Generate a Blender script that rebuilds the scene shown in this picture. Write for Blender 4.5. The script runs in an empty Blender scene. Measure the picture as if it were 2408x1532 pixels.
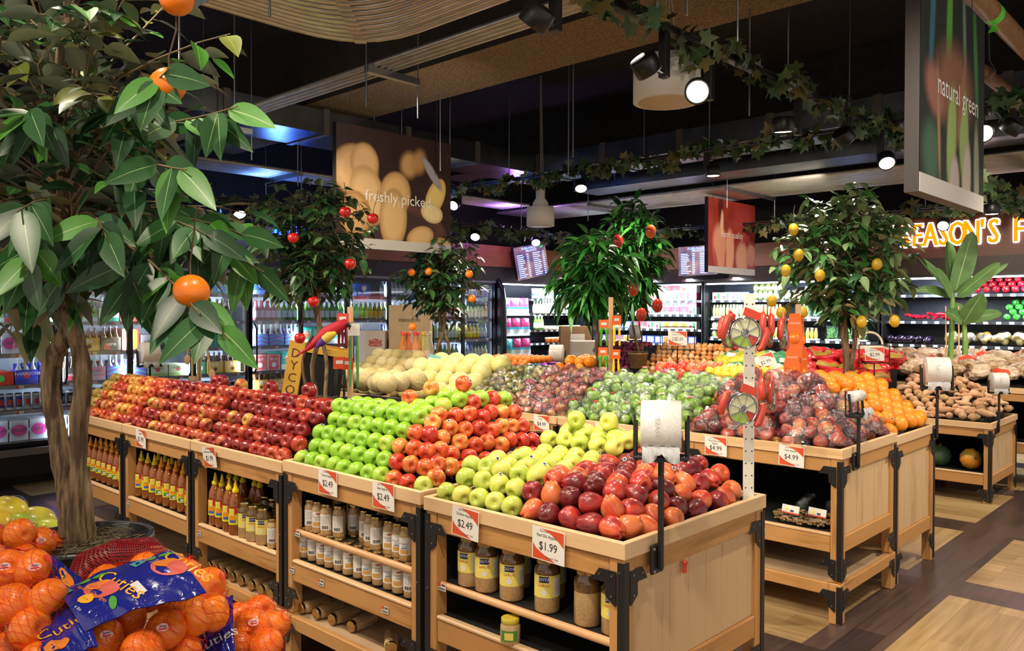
import bpy, math, random
from mathutils import Vector, Matrix, Euler
PI = math.pi
S = bpy.context.scene
COL = S.collection
# ---------------------------------------------------------------- camera, world, exposure
YAW, PIT, ROL, FPX, EYE = .814949, .016395, -.001258, 1914.7, 1.55
_f = Vector((0, math.cos(PIT), -math.sin(PIT))); _r = Vector((1, 0, 0)); _d = Vector((0, -math.sin(PIT), -math.cos(PIT)))
_r2 = math.cos(ROL)*_r + math.sin(ROL)*_d; _d2 = -math.sin(ROL)*_r + math.cos(ROL)*_d
_W = Matrix(((math.sin(YAW), -math.cos(YAW), 0), (math.cos(YAW), math.sin(YAW), 0), (0, 0, 1)))
CR, CD, CF = _W @ _r2, _W @ _d2, _W @ _f
CAM = Vector((0, 0, EYE))
cd = bpy.data.cameras.new('camera'); cam = bpy.data.objects.new('camera', cd); COL.objects.link(cam)
cd.sensor_width = 36; cd.lens = 36*FPX/2408; cd.clip_start = .05
_m = Matrix((CR, -CD, -CF)).transposed().to_4x4(); _m.translation = CAM; cam.matrix_world = _m
S.camera = cam
S.view_settings.view_transform = 'Standard'; S.view_settings.look = 'None'; S.view_settings.gamma = 1
S.view_settings.exposure = 0.22
w = bpy.data.worlds.new('world'); S.world = w; w.use_nodes = True
w.node_tree.nodes['Background'].inputs[0].default_value = (1, .88, .76, 1)
w.node_tree.nodes['Background'].inputs[1].default_value = .72

def ray(x, y): return (x-1204)/FPX*CR + (y-766)/FPX*CD + CF
def PZ(x, y, z): d = ray(x, y); return CAM + d*((z-EYE)/d.z)
def PY(x, y, Y): d = ray(x, y); return CAM + d*(Y/d.y)
def PX(x, y, X): d = ray(x, y); return CAM + d*(X/d.x)
def PD(x, y, t): return CAM + ray(x, y)*t
V = Vector
def rnd(a, b): return random.uniform(a, b)

def lamp(name, kind, loc, power, color=(1, 1, 1), target=None, size=.1, size_y=None, spot=1.2, blend=.6):
    l = bpy.data.lights.new(name, kind); l.energy = power; l.color = color
    if kind == 'AREA':
        l.size = size
        if size_y: l.shape = 'RECTANGLE'; l.size_y = size_y
    else: l.shadow_soft_size = size
    if kind == 'SPOT': l.spot_size = spot; l.spot_blend = blend
    o = bpy.data.objects.new(name, l); COL.objects.link(o); o.location = loc
    if target is not None: o.rotation_euler = (V(target)-V(loc)).to_track_quat('-Z', 'Y').to_euler()
    return o
WARM, COOL = (1, .86, .68), (.72, .84, 1)
# track spotlights, ordered along the aisles
for p, t, e in [((-2.25, .6, 2.95), (-1.7, 2.3, .8), 150), ((-2.25, 2.0, 2.85), (-2.3, 2.5, .9), 70),
                ((-.9, .9, 2.95), (-1.6, 2.3, .7), 120), ((-.9, 2.6, 2.95), (-1.7, 4.3, .7), 120),
                ((-2.25, 3.25, 2.8), (-3.1, 2.2, .9), 130), ((-2.25, 4.9, 2.8), (-2.3, 4.6, .9), 120),
                ((-4.2, .9, 2.95), (-3.6, 2.3, .8), 170), ((-5.6, 1.0, 2.95), (-4.6, 2.3, .8), 150),
                ((-1.2, -.3, 2.95), (-1.7, .9, .9), 85), ((-3.2, -.2, 2.95), (-2.6, .9, .9), 60),
                ((-.2, 5.2, 2.9), (-.9, 5.2, 0), 170), ((-5.2, 3.0, 2.9), (-5.0, 4.3, 1), 130),
                ((-4.0, 3.2, 2.9), (-3.9, 4.5, 1), 130), ((-2.6, 6.35, 2.8), (-2.3, 5.2, 1), 120),
                ((-4.0, 6.35, 2.8), (-3.8, 5.2, 1), 120), ((-5.6, 6.35, 2.8), (-5.2, 5.2, 1), 110),
                ((-3.2, 6.5, 2.8), (-3.4, 7.8, 1), 170), ((-5.0, 6.5, 2.8), (-5.2, 7.8, 1), 150),
                ((-1.2, 6.5, 2.9), (-1.9, 7.8, 1), 150), ((-.4, 8.0, 2.9), (-1.3, 8.9, 1), 150),
                ((-3.6, 3.9, 2.9), (-5.3, 4.3, 2.5), 50), ((-3.4, 8.2, 2.9), (-5.0, 9.3, 2.4), 85), ((.5, 3.2, 2.9), (-1.1, 4.2, 2.4), 36), ((-6.5, 8.3, 2.6), (-6.6, 10.3, 1.2), 80), ((-2.5, 8.6, 2.6), (-2.4, 10.3, 1.2), 80)]:  # first three added to brighten the hanging banners, away from any track
    lamp('track_or_added_spot', 'SPOT', p, e*1.0, WARM, t, .045, spot=1.75, blend=.8)
# ---------------------------------------------------------------- mesh helpers
class MB:
    def __init__(s): s.v = []; s.f = []; s.m = []; s.s = []; s.M = Matrix(); s.uv = None
    def add(s, vs, fs, mi=0, sm=False, M=None, uvs=None):
        M = s.M @ M if M is not None else s.M
        n = len(s.v); s.v += [tuple(M @ V(v)) for v in vs]
        s.f += [tuple(i+n for i in f) for f in fs]; s.m += [mi]*len(fs); s.s += [sm]*len(fs)
        if uvs is not None:
            if s.uv is None: s.uv = []
            s.uv += uvs
    def box(s, a, b, mi=0, bev=0, M=None):
        a, b = [min(p, q) for p, q in zip(a, b)], [max(p, q) for p, q in zip(a, b)]
        if bev <= 0:
            vs = [(x, y, z) for x in (a[0], b[0]) for y in (a[1], b[1]) for z in (a[2], b[2])]
            s.add(vs, [(0, 1, 3, 2), (4, 6, 7, 5), (0, 4, 5, 1), (2, 3, 7, 6), (0, 2, 6, 4), (1, 5, 7, 3)], mi, M=M); return
        vs = []; idx = {}
        for i in (0, 1):
            for j in (0, 1):
                for k in (0, 1):
                    c = [(a, b)[i][0], (a, b)[j][1], (a, b)[k][2]]; sg = [1-2*i, 1-2*j, 1-2*k]
                    for ax in range(3):
                        p = [c[q] + (0 if q == ax else sg[q]*bev) for q in range(3)]
                        idx[(i, j, k, ax)] = len(vs); vs.append(p)
        fs = []
        for ax in range(3):
            o = [q for q in range(3) if q != ax]
            for e in (0, 1):
                f = []
                for (p, q) in ((0, 0), (1, 0), (1, 1), (0, 1)):
                    t = [0, 0, 0]; t[ax] = e; t[o[0]] = p; t[o[1]] = q; f.append(idx[(*t, ax)])
                fs.append(f if (e == 1) ^ (ax == 1) else f[::-1])
            for p in (0, 1):
                for q in (0, 1):
                    t0 = [0, 0, 0]; t0[ax] = 0; t0[o[0]] = p; t0[o[1]] = q; t1 = list(t0); t1[ax] = 1
                    f = [idx[(*t0, o[0])], idx[(*t1, o[0])], idx[(*t1, o[1])], idx[(*t0, o[1])]]
                    fs.append(f if (p == q) ^ (ax == 1) else f[::-1])
        for i in (0, 1):
            for j in (0, 1):
                for k in (0, 1):
                    f = [idx[(i, j, k, q)] for q in range(3)]
                    fs.append(f if (i+j+k) % 2 else f[::-1])
        s.add(vs, fs, mi, M=M)
    def tube(s, pts, r, n=8, mi=0, sm=True, cap=True, M=None):
        pts = [V(p) for p in pts]; R = r if isinstance(r, (list, tuple)) else [r]*len(pts)
        vs = []; fs = []; up = None
        for i, p in enumerate(pts):
            t = (pts[min(i+1, len(pts)-1)] - pts[max(i-1, 0)]).normalized()
            if up is None: up = V((0, 0, 1)) if abs(t.z) < .9 else V((1, 0, 0))
            u = (up - t*up.dot(t)).normalized(); up = u; w_ = t.cross(u)
            for k in range(n):
                a = 2*PI*k/n; vs.append(tuple(p + (u*math.cos(a) + w_*math.sin(a))*R[i]))
        for i in range(len(pts)-1):
            for k in range(n): fs.append((i*n+k, i*n+(k+1) % n, (i+1)*n+(k+1) % n, (i+1)*n+k))
        s.add(vs, fs, mi, sm, M)
        if cap:
            s.add(vs[:n], [tuple(range(n))[::-1]], mi, False, M); s.add(vs[-n:], [tuple(range(n))], mi, False, M)
    def cyl(s, a, b, r, n=12, mi=0, sm=True, M=None, r1=None): s.tube([a, b], [r, r if r1 is None else r1], n, mi, sm, True, M)
    def lathe(s, prof, n=16, mi=0, sm=True, M=None, fn=None, mis=None):
        vs = []; fs = []; ms = []
        for (r, z) in prof:
            for k in range(n):
                a = 2*PI*k/n; p = V((r*math.cos(a), r*math.sin(a), z)); vs.append(tuple(fn(p, a) if fn else p))
        for i in range(len(prof)-1):
            for k in range(n):
                fs.append((i*n+k, i*n+(k+1) % n, (i+1)*n+(k+1) % n, (i+1)*n+k)); ms.append(mis[i] if mis else mi)
        s.add(vs, fs, mi, sm, M)
        if mis: s.m[-len(fs):] = ms
        if prof[0][0] > 1e-4: s.add(vs[:n], [tuple(range(n))[::-1]], mis[0] if mis else mi, False, M)
        if prof[-1][0] > 1e-4: s.add(vs[-n:], [tuple(range(n))], mis[-1] if mis else mi, False, M)
    def prism(s, pts, h, mi=0, M=None, mi2=None):      # 2D outline in XY extruded by h in Z
        n = len(pts); vs = [(x, y, 0) for x, y in pts] + [(x, y, h) for x, y in pts]
        s.add(vs, [tuple(range(n))[::-1]], mi, M=M); s.add(vs, [tuple(range(n, 2*n))], mi if mi2 is None else mi2, M=M)
        s.add(vs, [(i, (i+1) % n, n+(i+1) % n, n+i) for i in range(n)], mi, M=M)
    def text(s, body, size, M, mi=0, sx=1, depth=0, ax='CENTER', off=0):
        vs, fs = text_geo(body, ax, depth/size if depth else 0, off)
        s.add([(x*size*sx, y*size, z*size) for x, y, z in vs], fs, mi, M=M)
    def sphere(s, c, r, nu=16, nv=10, mi=0, fn=None, M=None):
        prof = [(math.sin(PI*i/nv), -math.cos(PI*i/nv)) for i in range(nv+1)]
        r = r if isinstance(r, (tuple, list)) else (r, r, r)
        s.lathe(prof, nu, mi, True, M, lambda p, a: V((p.x*r[0]+c[0], p.y*r[1]+c[1], p.z*r[2]+c[2])) if not fn else fn(p, a))
    def mesh(s, name, mats):
        me = bpy.data.meshes.new(name); me.from_pydata(s.v, [], s.f)
        for m in (mats if isinstance(mats, (list, tuple)) else [mats]): me.materials.append(m)
        me.polygons.foreach_set('material_index', s.m); me.polygons.foreach_set('use_smooth', s.s)
        if s.uv:
            l = me.uv_layers.new(name='UVMap'); l.data.foreach_set('uv', [c for i in [lp.vertex_index for lp in me.loops] for c in s.uv[i]])
        me.update(); return me
    def build(s, name, mats, parent=None, loc=(0, 0, 0), rot=(0, 0, 0)):
        return put(name, s.mesh(name, mats), parent, loc, rot)

def put(name, me, parent=None, loc=(0, 0, 0), rot=(0, 0, 0), sc=1):
    o = bpy.data.objects.new(name, me); COL.objects.link(o); o.parent = parent; o.location = loc; o.rotation_euler = rot
    o.scale = (sc, sc, sc) if not isinstance(sc, (tuple, list)) else sc
    return o
_tc = {}
def text_geo(body, ax, depth, off=0):
    k = (body, ax, round(depth, 3), off)
    if k not in _tc:
        c = bpy.data.curves.new('t', 'FONT'); c.body = body; c.size = 1; c.align_x = ax; c.align_y = 'CENTER'; c.resolution_u = 2; c.extrude = depth/2; c.offset = off
        o = bpy.data.objects.new('t', c); COL.objects.link(o); bpy.context.view_layer.update()
        me = bpy.data.meshes.new_from_object(o.evaluated_get(bpy.context.evaluated_depsgraph_get()))
        _tc[k] = ([tuple(v.co) for v in me.vertices], [tuple(p.vertices) for p in me.polygons])
        bpy.data.objects.remove(o); bpy.data.curves.remove(c); bpy.data.meshes.remove(me)
    return _tc[k]
def tag(o, label, cat, group=None):
    o['label'] = label; o['category'] = cat
    if group: o['group'] = group
    return o
def thing(name, label, cat, loc=(0, 0, 0), rot=(0, 0, 0), group=None, sc=1):
    o = put(name, None, None, loc, rot, sc); o.empty_display_size = .05
    return tag(o, label, cat, group)
def struct(o): o['kind'] = 'structure'; return o
def stuff(o): o['kind'] = 'stuff'; return o
def dup(o, loc=None, rot=None, label=None, group=None, parent=None, sc=None):
    c = o.copy(); COL.objects.link(c)
    if parent: c.parent = parent
    if loc is not None: c.location = loc
    if rot is not None: c.rotation_euler = rot
    if sc is not None: c.scale = (sc, sc, sc)
    if label: c['label'] = label
    if group: c['group'] = group
    for ch in KIDS.get(o.name, o.children): dup(ch, parent=c)
    return c
KIDS = {}
class Proto:            # keep a template's meshes only; spawn(...) makes the thing and its parts
    def __init__(s, name, cat, parts): s.name, s.cat, s.parts = name, cat, parts
    def spawn(s, label, loc, rot=(0, 0, 0), group=None, sc=1, swap=None):
        if s.parts[0][0] is None:                  # first entry is the thing's own mesh
            t = put(s.name, s.parts[0][1], None, loc, rot, sc); tag(t, label, s.cat, group); rest = s.parts[1:]
        else: t = thing(s.name, label, s.cat, loc, rot, group, sc); rest = s.parts
        for p in rest:
            o = put(p[0], (swap or {}).get(p[0], p[1]), t, p[2] if len(p) > 2 else (0, 0, 0), p[3] if len(p) > 3 else (0, 0, 0))
            for q in (p[4] if len(p) > 4 else []): put(q[0], q[1], o, q[2] if len(q) > 2 else (0, 0, 0))
        return t
def ico(sub):
    import bmesh
    bm = bmesh.new(); bmesh.ops.create_icosphere(bm, subdivisions=sub, radius=1)
    vs = [v.co.normalized() for v in bm.verts]; fs = [tuple(v.index for v in f.verts) for f in bm.faces]
    nb = [[e.other_vert(v).index for e in v.link_edges] for v in bm.verts]; bm.free(); return vs, fs, nb
_ico = {}
def shell(spheres, sub=4, infl=.004, smooth=6, wr=.0, seed=0):     # a bag drawn round a cluster of spheres
    if sub not in _ico: _ico[sub] = ico(sub)
    ds, fs, nb = _ico[sub]; c = sum((V(p) for p, r in spheres), V())/len(spheres); R = []
    for d in ds:
        m = .3*max(r for p, r in spheres)
        for p, r in spheres:
            q = V(p)-c; b = d.dot(q); k = b*b-(q.length_squared-(r+infl)**2)
            if k > 0: m = max(m, b+math.sqrt(k))
        R.append(m)
    base = R[:]
    for _ in range(smooth): R = [max(base[i], .25*R[i]+.75*sum(R[j] for j in nb[i])/len(nb[i])) for i in range(len(R))]
    rg = random.Random(seed); off = [rg.uniform(-wr, wr) for _ in R]
    off = [sum(off[j] for j in nb[i])/len(nb[i])*.5 + off[i]*.5 for i in range(len(R))]
    return [tuple(c + d*(r+abs(o))) for d, r, o in zip(ds, R, off)], fs, c
ORD = ['first', 'second', 'third', 'fourth', 'fifth', 'sixth', 'seventh', 'eighth', 'ninth', 'tenth', 'eleventh', 'twelfth', 'thirteenth',
       'fourteenth', 'fifteenth', 'sixteenth', 'seventeenth', 'eighteenth', 'nineteenth', 'twentieth']
def nth(i): return ORD[i] if i < 20 else (['twenty', 'thirty', 'forty', 'fifty', 'sixty', 'seventy'][i//10-2] + '-' + ORD[i % 10] if i % 10 != 9 or 1 else '')
def nth(i):
    if i < 20: return ORD[i]
    n = i+1; t = ['twenty', 'thirty', 'forty', 'fifty', 'sixty', 'seventy', 'eighty', 'ninety'][n//10-2]
    return (t+'-'+ORD[n % 10-1]) if n % 10 else t[:-1]+'ieth'

# ---------------------------------------------------------------- materials
def srgb(h):
    c = [int(h[i:i+2], 16)/255 for i in (0, 2, 4)]
    return tuple((x/12.92 if x <= .04045 else ((x+.055)/1.055)**2.4) for x in c) + (1,)
MATS = {}
def mat(name, hexc, rough=.5, metal=0, spec=.5, emit=None, es=1, coat=0, sss=0):
    m = bpy.data.materials.new(name); m.use_nodes = True; b = m.node_tree.nodes['Principled BSDF']
    b.inputs['Base Color'].default_value = srgb(hexc); b.inputs['Roughness'].default_value = rough; b.inputs['Metallic'].default_value = metal
    b.inputs['Specular IOR Level'].default_value = spec; b.inputs['Coat Weight'].default_value = coat; b.inputs['Coat Roughness'].default_value = .08
    if emit: b.inputs['Emission Color'].default_value = srgb(emit); b.inputs['Emission Strength'].default_value = es
    MATS[name] = m; return m
def N(m, t, **kw):
    n = m.node_tree.nodes.new(t)
    for k, v_ in kw.items():
        if k.startswith('i_'): n.inputs[k[2:].replace('_', ' ')].default_value = v_
        else: setattr(n, k, v_)
    return n
def L(m, a, b): m.node_tree.links.new(a, b)
def coords(m, sc=(1, 1, 1), rand=True, kind='Object'):
    tc = N(m, 'ShaderNodeTexCoord'); mp = N(m, 'ShaderNodeMapping'); mp.inputs['Scale'].default_value = sc
    if rand:
        oi = N(m, 'ShaderNodeObjectInfo'); mu = N(m, 'ShaderNodeMath', operation='MULTIPLY'); mu.inputs[1].default_value = 37.
        L(m, oi.outputs['Random'], mu.inputs[0]); L(m, mu.outputs[0], mp.inputs['Location'])
    L(m, tc.outputs[kind], mp.inputs[0]); return mp.outputs[0]
def ramp(m, fac, stops):
    r = N(m, 'ShaderNodeValToRGB'); e = r.color_ramp.elements
    while len(e) < len(stops): e.new(.5)
    for i, (p, c) in enumerate(stops): e[i].position = p; e[i].color = srgb(c) if isinstance(c, str) else c
    L(m, fac, r.inputs[0]); return r.outputs[0]
def noise(m, vec, scale, detail=3, rough=.5, dist=0):
    n = N(m, 'ShaderNodeTexNoise'); n.inputs['Scale'].default_value = scale; n.inputs['Detail'].default_value = detail
    n.inputs['Roughness'].default_value = rough; n.inputs['Distortion'].default_value = dist; L(m, vec, n.inputs['Vector']); return n.outputs['Fac']
def bump(m, h, st=.3, dist=.002):
    b = N(m, 'ShaderNodeBump'); b.inputs['Strength'].default_value = st; b.inputs['Distance'].default_value = dist
    L(m, h, b.inputs['Height']); L(m, b.outputs[0], m.node_tree.nodes['Principled BSDF'].inputs['Normal'])
def base(m, c): L(m, c, m.node_tree.nodes['Principled BSDF'].inputs['Base Color'])
def addrand(m, fac, amt):      # shift a 0..1 factor by the object's own random number
    oi = N(m, 'ShaderNodeObjectInfo'); a = N(m, 'ShaderNodeMath', operation='MULTIPLY_ADD'); a.inputs[1].default_value = amt; a.inputs[2].default_value = -amt/2
    L(m, oi.outputs['Random'], a.inputs[0]); b = N(m, 'ShaderNodeMath', operation='ADD'); L(m, fac, b.inputs[0]); L(m, a.outputs[0], b.inputs[1]); return b.outputs[0]
def wood(name, c1, c2, axis, rough=.5, k=1):
    m = mat(name, c1, rough); sc = [9*k, 9*k, 9*k]; sc[axis] = .7*k
    v = coords(m, sc); f = noise(m, v, 1.6, 5, .6, .8); f2 = noise(m, coords(m, [s_*5 for s_ in sc]), 1.5, 2)
    mx = N(m, 'ShaderNodeMath', operation='MULTIPLY_ADD'); mx.inputs[1].default_value = .3; L(m, f2, mx.inputs[0]); L(m, f, mx.inputs[2])
    base(m, ramp(m, addrand(m, mx.outputs[0], .12), [(.42, c2), (.6, c1), (.85, c1)])); bump(m, f2, .12); return m
def noisy(name, c1, c2, scale, rough=.6, bst=0, lo=.35, hi=.65, detail=4, metal=0, spec=.5, coat=0, rand=.2, stretch=(1, 1, 1), bdist=.002):
    m = mat(name, c1, rough, metal, spec, coat=coat); f = noise(m, coords(m, stretch), scale, detail)
    base(m, ramp(m, addrand(m, f, rand), [(lo, c1), (hi, c2)]))
    if bst: bump(m, f, bst, bdist)
    return m
FX = [wood('fir_x', 'bf8d54', '9a6b36', 0), wood('fir_y', 'bf8d54', '9a6b36', 1), wood('fir_z', 'bf8d54', '9a6b36', 2)]
PX_ = [wood('pine_x', 'dcb88c', 'cfa676', 0), wood('pine_y', 'd8b68c', 'cca678', 1), wood('pine_z', 'cfae84', 'b4906a', 2)]
BLK = mat('black_steel', '17171a', .45); BLKM = mat('black_matte', '0d0d0e', .8); LINER = mat('black_liner', '0b0a0a', .9)
WHITE = mat('white_paint', 'e8e6e2', .5); PAPER = mat('paper', 'e6e2da', .6); RED = mat('sign_red', 'd2402a', .5); INK = mat('ink', '1c1a1c', .6)
STEEL = mat('galvanised', '9a9ea4', .32, 1); CHROME = mat('chrome', 'c8c8cc', .15, 1); GOLD = mat('lid_gold', 'b8a070', .25, 1)
# ---------------------------------------------------------------- the room
def slab(name, a, b, m, **k):
    q = MB(); q.box(a, b); return struct(q.build(name, m))
X0, Y1, ZC = -8.9, 11.4, 4.1
# floor: dark plank vinyl with pale square panels
dk = mat('floor_dark', '4a3630', .32); v = coords(dk, (1, 1, 1), False)
wv = N(dk, 'ShaderNodeTexBrick'); wv.offset = .4; wv.inputs['Scale'].default_value = 1; wv.inputs['Brick Width'].default_value = .92; wv.inputs['Row Height'].default_value = .15
for i, c in ((1, '5e4c46'), (2, '3a3234'), (3, '2a2220')): wv.inputs[i].default_value = srgb(c)
wv.inputs['Mortar Size'].default_value = .0015
rt = N(dk, 'ShaderNodeMapping'); rt.inputs['Rotation'].default_value = (0, 0, PI/2); L(dk, v, rt.inputs[0]); L(dk, rt.outputs[0], wv.inputs['Vector'])
nz = noise(dk, coords(dk, (22, 1.2, 1), False), 1.5, 4); mxx = N(dk, 'ShaderNodeMix', data_type='RGBA', blend_type='MULTIPLY'); mxx.inputs[0].default_value = .6
L(dk, wv.outputs[0], mxx.inputs[6]); L(dk, ramp(dk, nz, [(.3, '9a8a86'), (.7, 'ffffff')]), mxx.inputs[7]); base(dk, mxx.outputs[2])
def tan(name, ax):
    m = mat(name, 'b89a6a', .32); sc = [1.2, 22, 1] if ax == 0 else [22, 1.2, 1]
    br = N(m, 'ShaderNodeTexBrick'); br.offset = .5; br.inputs['Scale'].default_value = 1; br.inputs['Brick Width'].default_value = 1.19; br.inputs['Row Height'].default_value = .149
    br.inputs['Mortar Size'].default_value = .001
    for i, c in ((1, 'c2a678'), (2, 'a98c60'), (3, '6e5a40')): br.inputs[i].default_value = srgb(c)
    mp = N(m, 'ShaderNodeMapping'); mp.inputs['Rotation'].default_value = (0, 0, 0 if ax == 0 else PI/2); L(m, coords(m, rand=False), mp.inputs[0]); L(m, mp.outputs[0], br.inputs['Vector'])
    mx = N(m, 'ShaderNodeMix', data_type='RGBA', blend_type='MULTIPLY'); mx.inputs[0].default_value = .7
    L(m, br.outputs[0], mx.inputs[6]); L(m, ramp(m, noise(m, coords(m, sc, False), 1.5, 4), [(.3, 'b4a890'), (.7, 'ffffff')]), mx.inputs[7]); base(m, mx.outputs[2]); return m
q = MB(); xs = [-9.1]; ys = [-2.5]
k = -1.3-1.5*5
while k < 2.5: xs += [k, k+1.19]; k += 1.5
k = .69-3
while k < 11: ys += [k, k+1.19]; k += 1.5
xs = sorted(x for x in xs if x <= 2.6); ys = sorted(ys)
for i in range(len(xs)-1):
    for j in range(len(ys)-1):
        tn = (i % 2 == 1) and (j % 2 == 1)
        q.add([(xs[i], ys[j], 0), (xs[i+1], ys[j], 0), (xs[i+1], ys[j+1], 0), (xs[i], ys[j+1], 0)], [(0, 1, 2, 3)], (1 + (i//2+j//2) % 2) if tn else 0)
struct(q.build('floor', [dk, tan('floor_tan', 0), tan('floor_tan_across', 1)]))
CEIL = noisy('ceiling_black', '1c1715', '2a221d', 14, .95, .2); SOFF = noisy('sprayed_concrete', '8e7650', '604c30', 60, .95, .6, .3, .6, 6, rand=0, bdist=.01)
slab('ceiling', (-9.2, -2.6, ZC), (2.7, 11.6, ZC+.1), CEIL)
slab('wall_left', (-9.2, -2.6, 0), (X0-.05, 11.6, ZC), mat('wall_dark', '14110f', .9))
slab('wall_back', (-9.2, 11.5, 0), (2.7, 11.6, ZC), MATS['wall_dark'])
def beam(n, y0, y1, z, x0=-8.95, x1=2.6):
    q = MB(); q.box((x0, y0, z), (x1, y1, ZC)); q.m = [1, 1, 1, 1, 0, 1]; return struct(q.build(n, [SOFF, CEIL]))
beam('trim_1', 4.05, 4.75, 3.4); beam('trim_2', 7.9, 8.4, 3.5); beam('trim_3', .2, .9, 3.4)
# wood fascia above the coolers on both walls
FAS = wood('fascia_walnut', '9a5c34', '7e4726', 1, .45, .6); FASB = wood('fascia_rose', 'a06a58', '8c5848', 0, .45, .6); HEAD = mat('header_brown', '2c1a17', .5); SIGNW = wood('sign_walnut', '6c4436', '573428', 0, .5, .5)
q = MB(); q.box((-8.5, -1, 2.0), (-8.19, 10.75, 2.2)); struct(q.build('trim_4', HEAD))
q = MB(); q.box((-8.5, 6.0, 2.2), (-8.16, 10.7, 2.5)); struct(q.build('trim_5', FAS))
q = MB(); q.box((-8.5, -1, 2.2), (-8.2, 6.0, 2.5)); struct(q.build('trim_6', wood('fascia_dark', '5c3424', '4a2a1e', 1, .5, .6)))
q = MB(); q.box((-8.15, 10.69, 2.0), (-3.6, 11, 2.2)); q.box((-3.6, 10.5, 2.0), (2.6, 11, 2.2)); struct(q.build('trim_7', HEAD))
q = MB(); q.box((-8.15, 10.66, 2.2), (-3.6, 11, 2.52)); struct(q.build('trim_8', FASB))
q = MB(); q.box((-3.6, 10.62, 2.2), (2.6, 11, 2.7)); struct(q.build('trim_9', SIGNW))
# ---------------------------------------------------------------- wooden display stands
def Lpts(a=.085, b=.10, t=.038, c=.022):    # bracket outline: corner at origin, arms along +x and -y
    return [(0, 0), (a-c, 0), (a+.004, -t), (t+.004, -t), (t, -t-.004), (t, -b+c), (.004, -b-.004), (0, -b)]
def bracket(parent, x, y, z, sx, sz, side=None):
    q = MB(); pts = [(px*sx, py*sz) for px, py in Lpts()]
    if sx*sz < 0: pts = pts[::-1]
    if side is None: M = Matrix.Translation((x, y, z)) @ Matrix.Rotation(PI/2, 4, 'X')
    else: M = Matrix.Translation((x, y, z)) @ Matrix.Rotation(PI/2, 4, 'Z') @ Matrix.Rotation(PI/2, 4, 'X')
    q.prism(pts, .004, M=M)
    for (px, py) in ((.014, -.014), (.06, -.016), (.016, -.075)):
        c = M @ V((px*sx, py*sz, .004)); c2 = M @ V((px*sx, py*sz, .007)); q.cyl(c, c2, .0035, 6, 1)
    q.build('bracket', [BLK, CHROME], parent)
STANDS = {}
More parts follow.
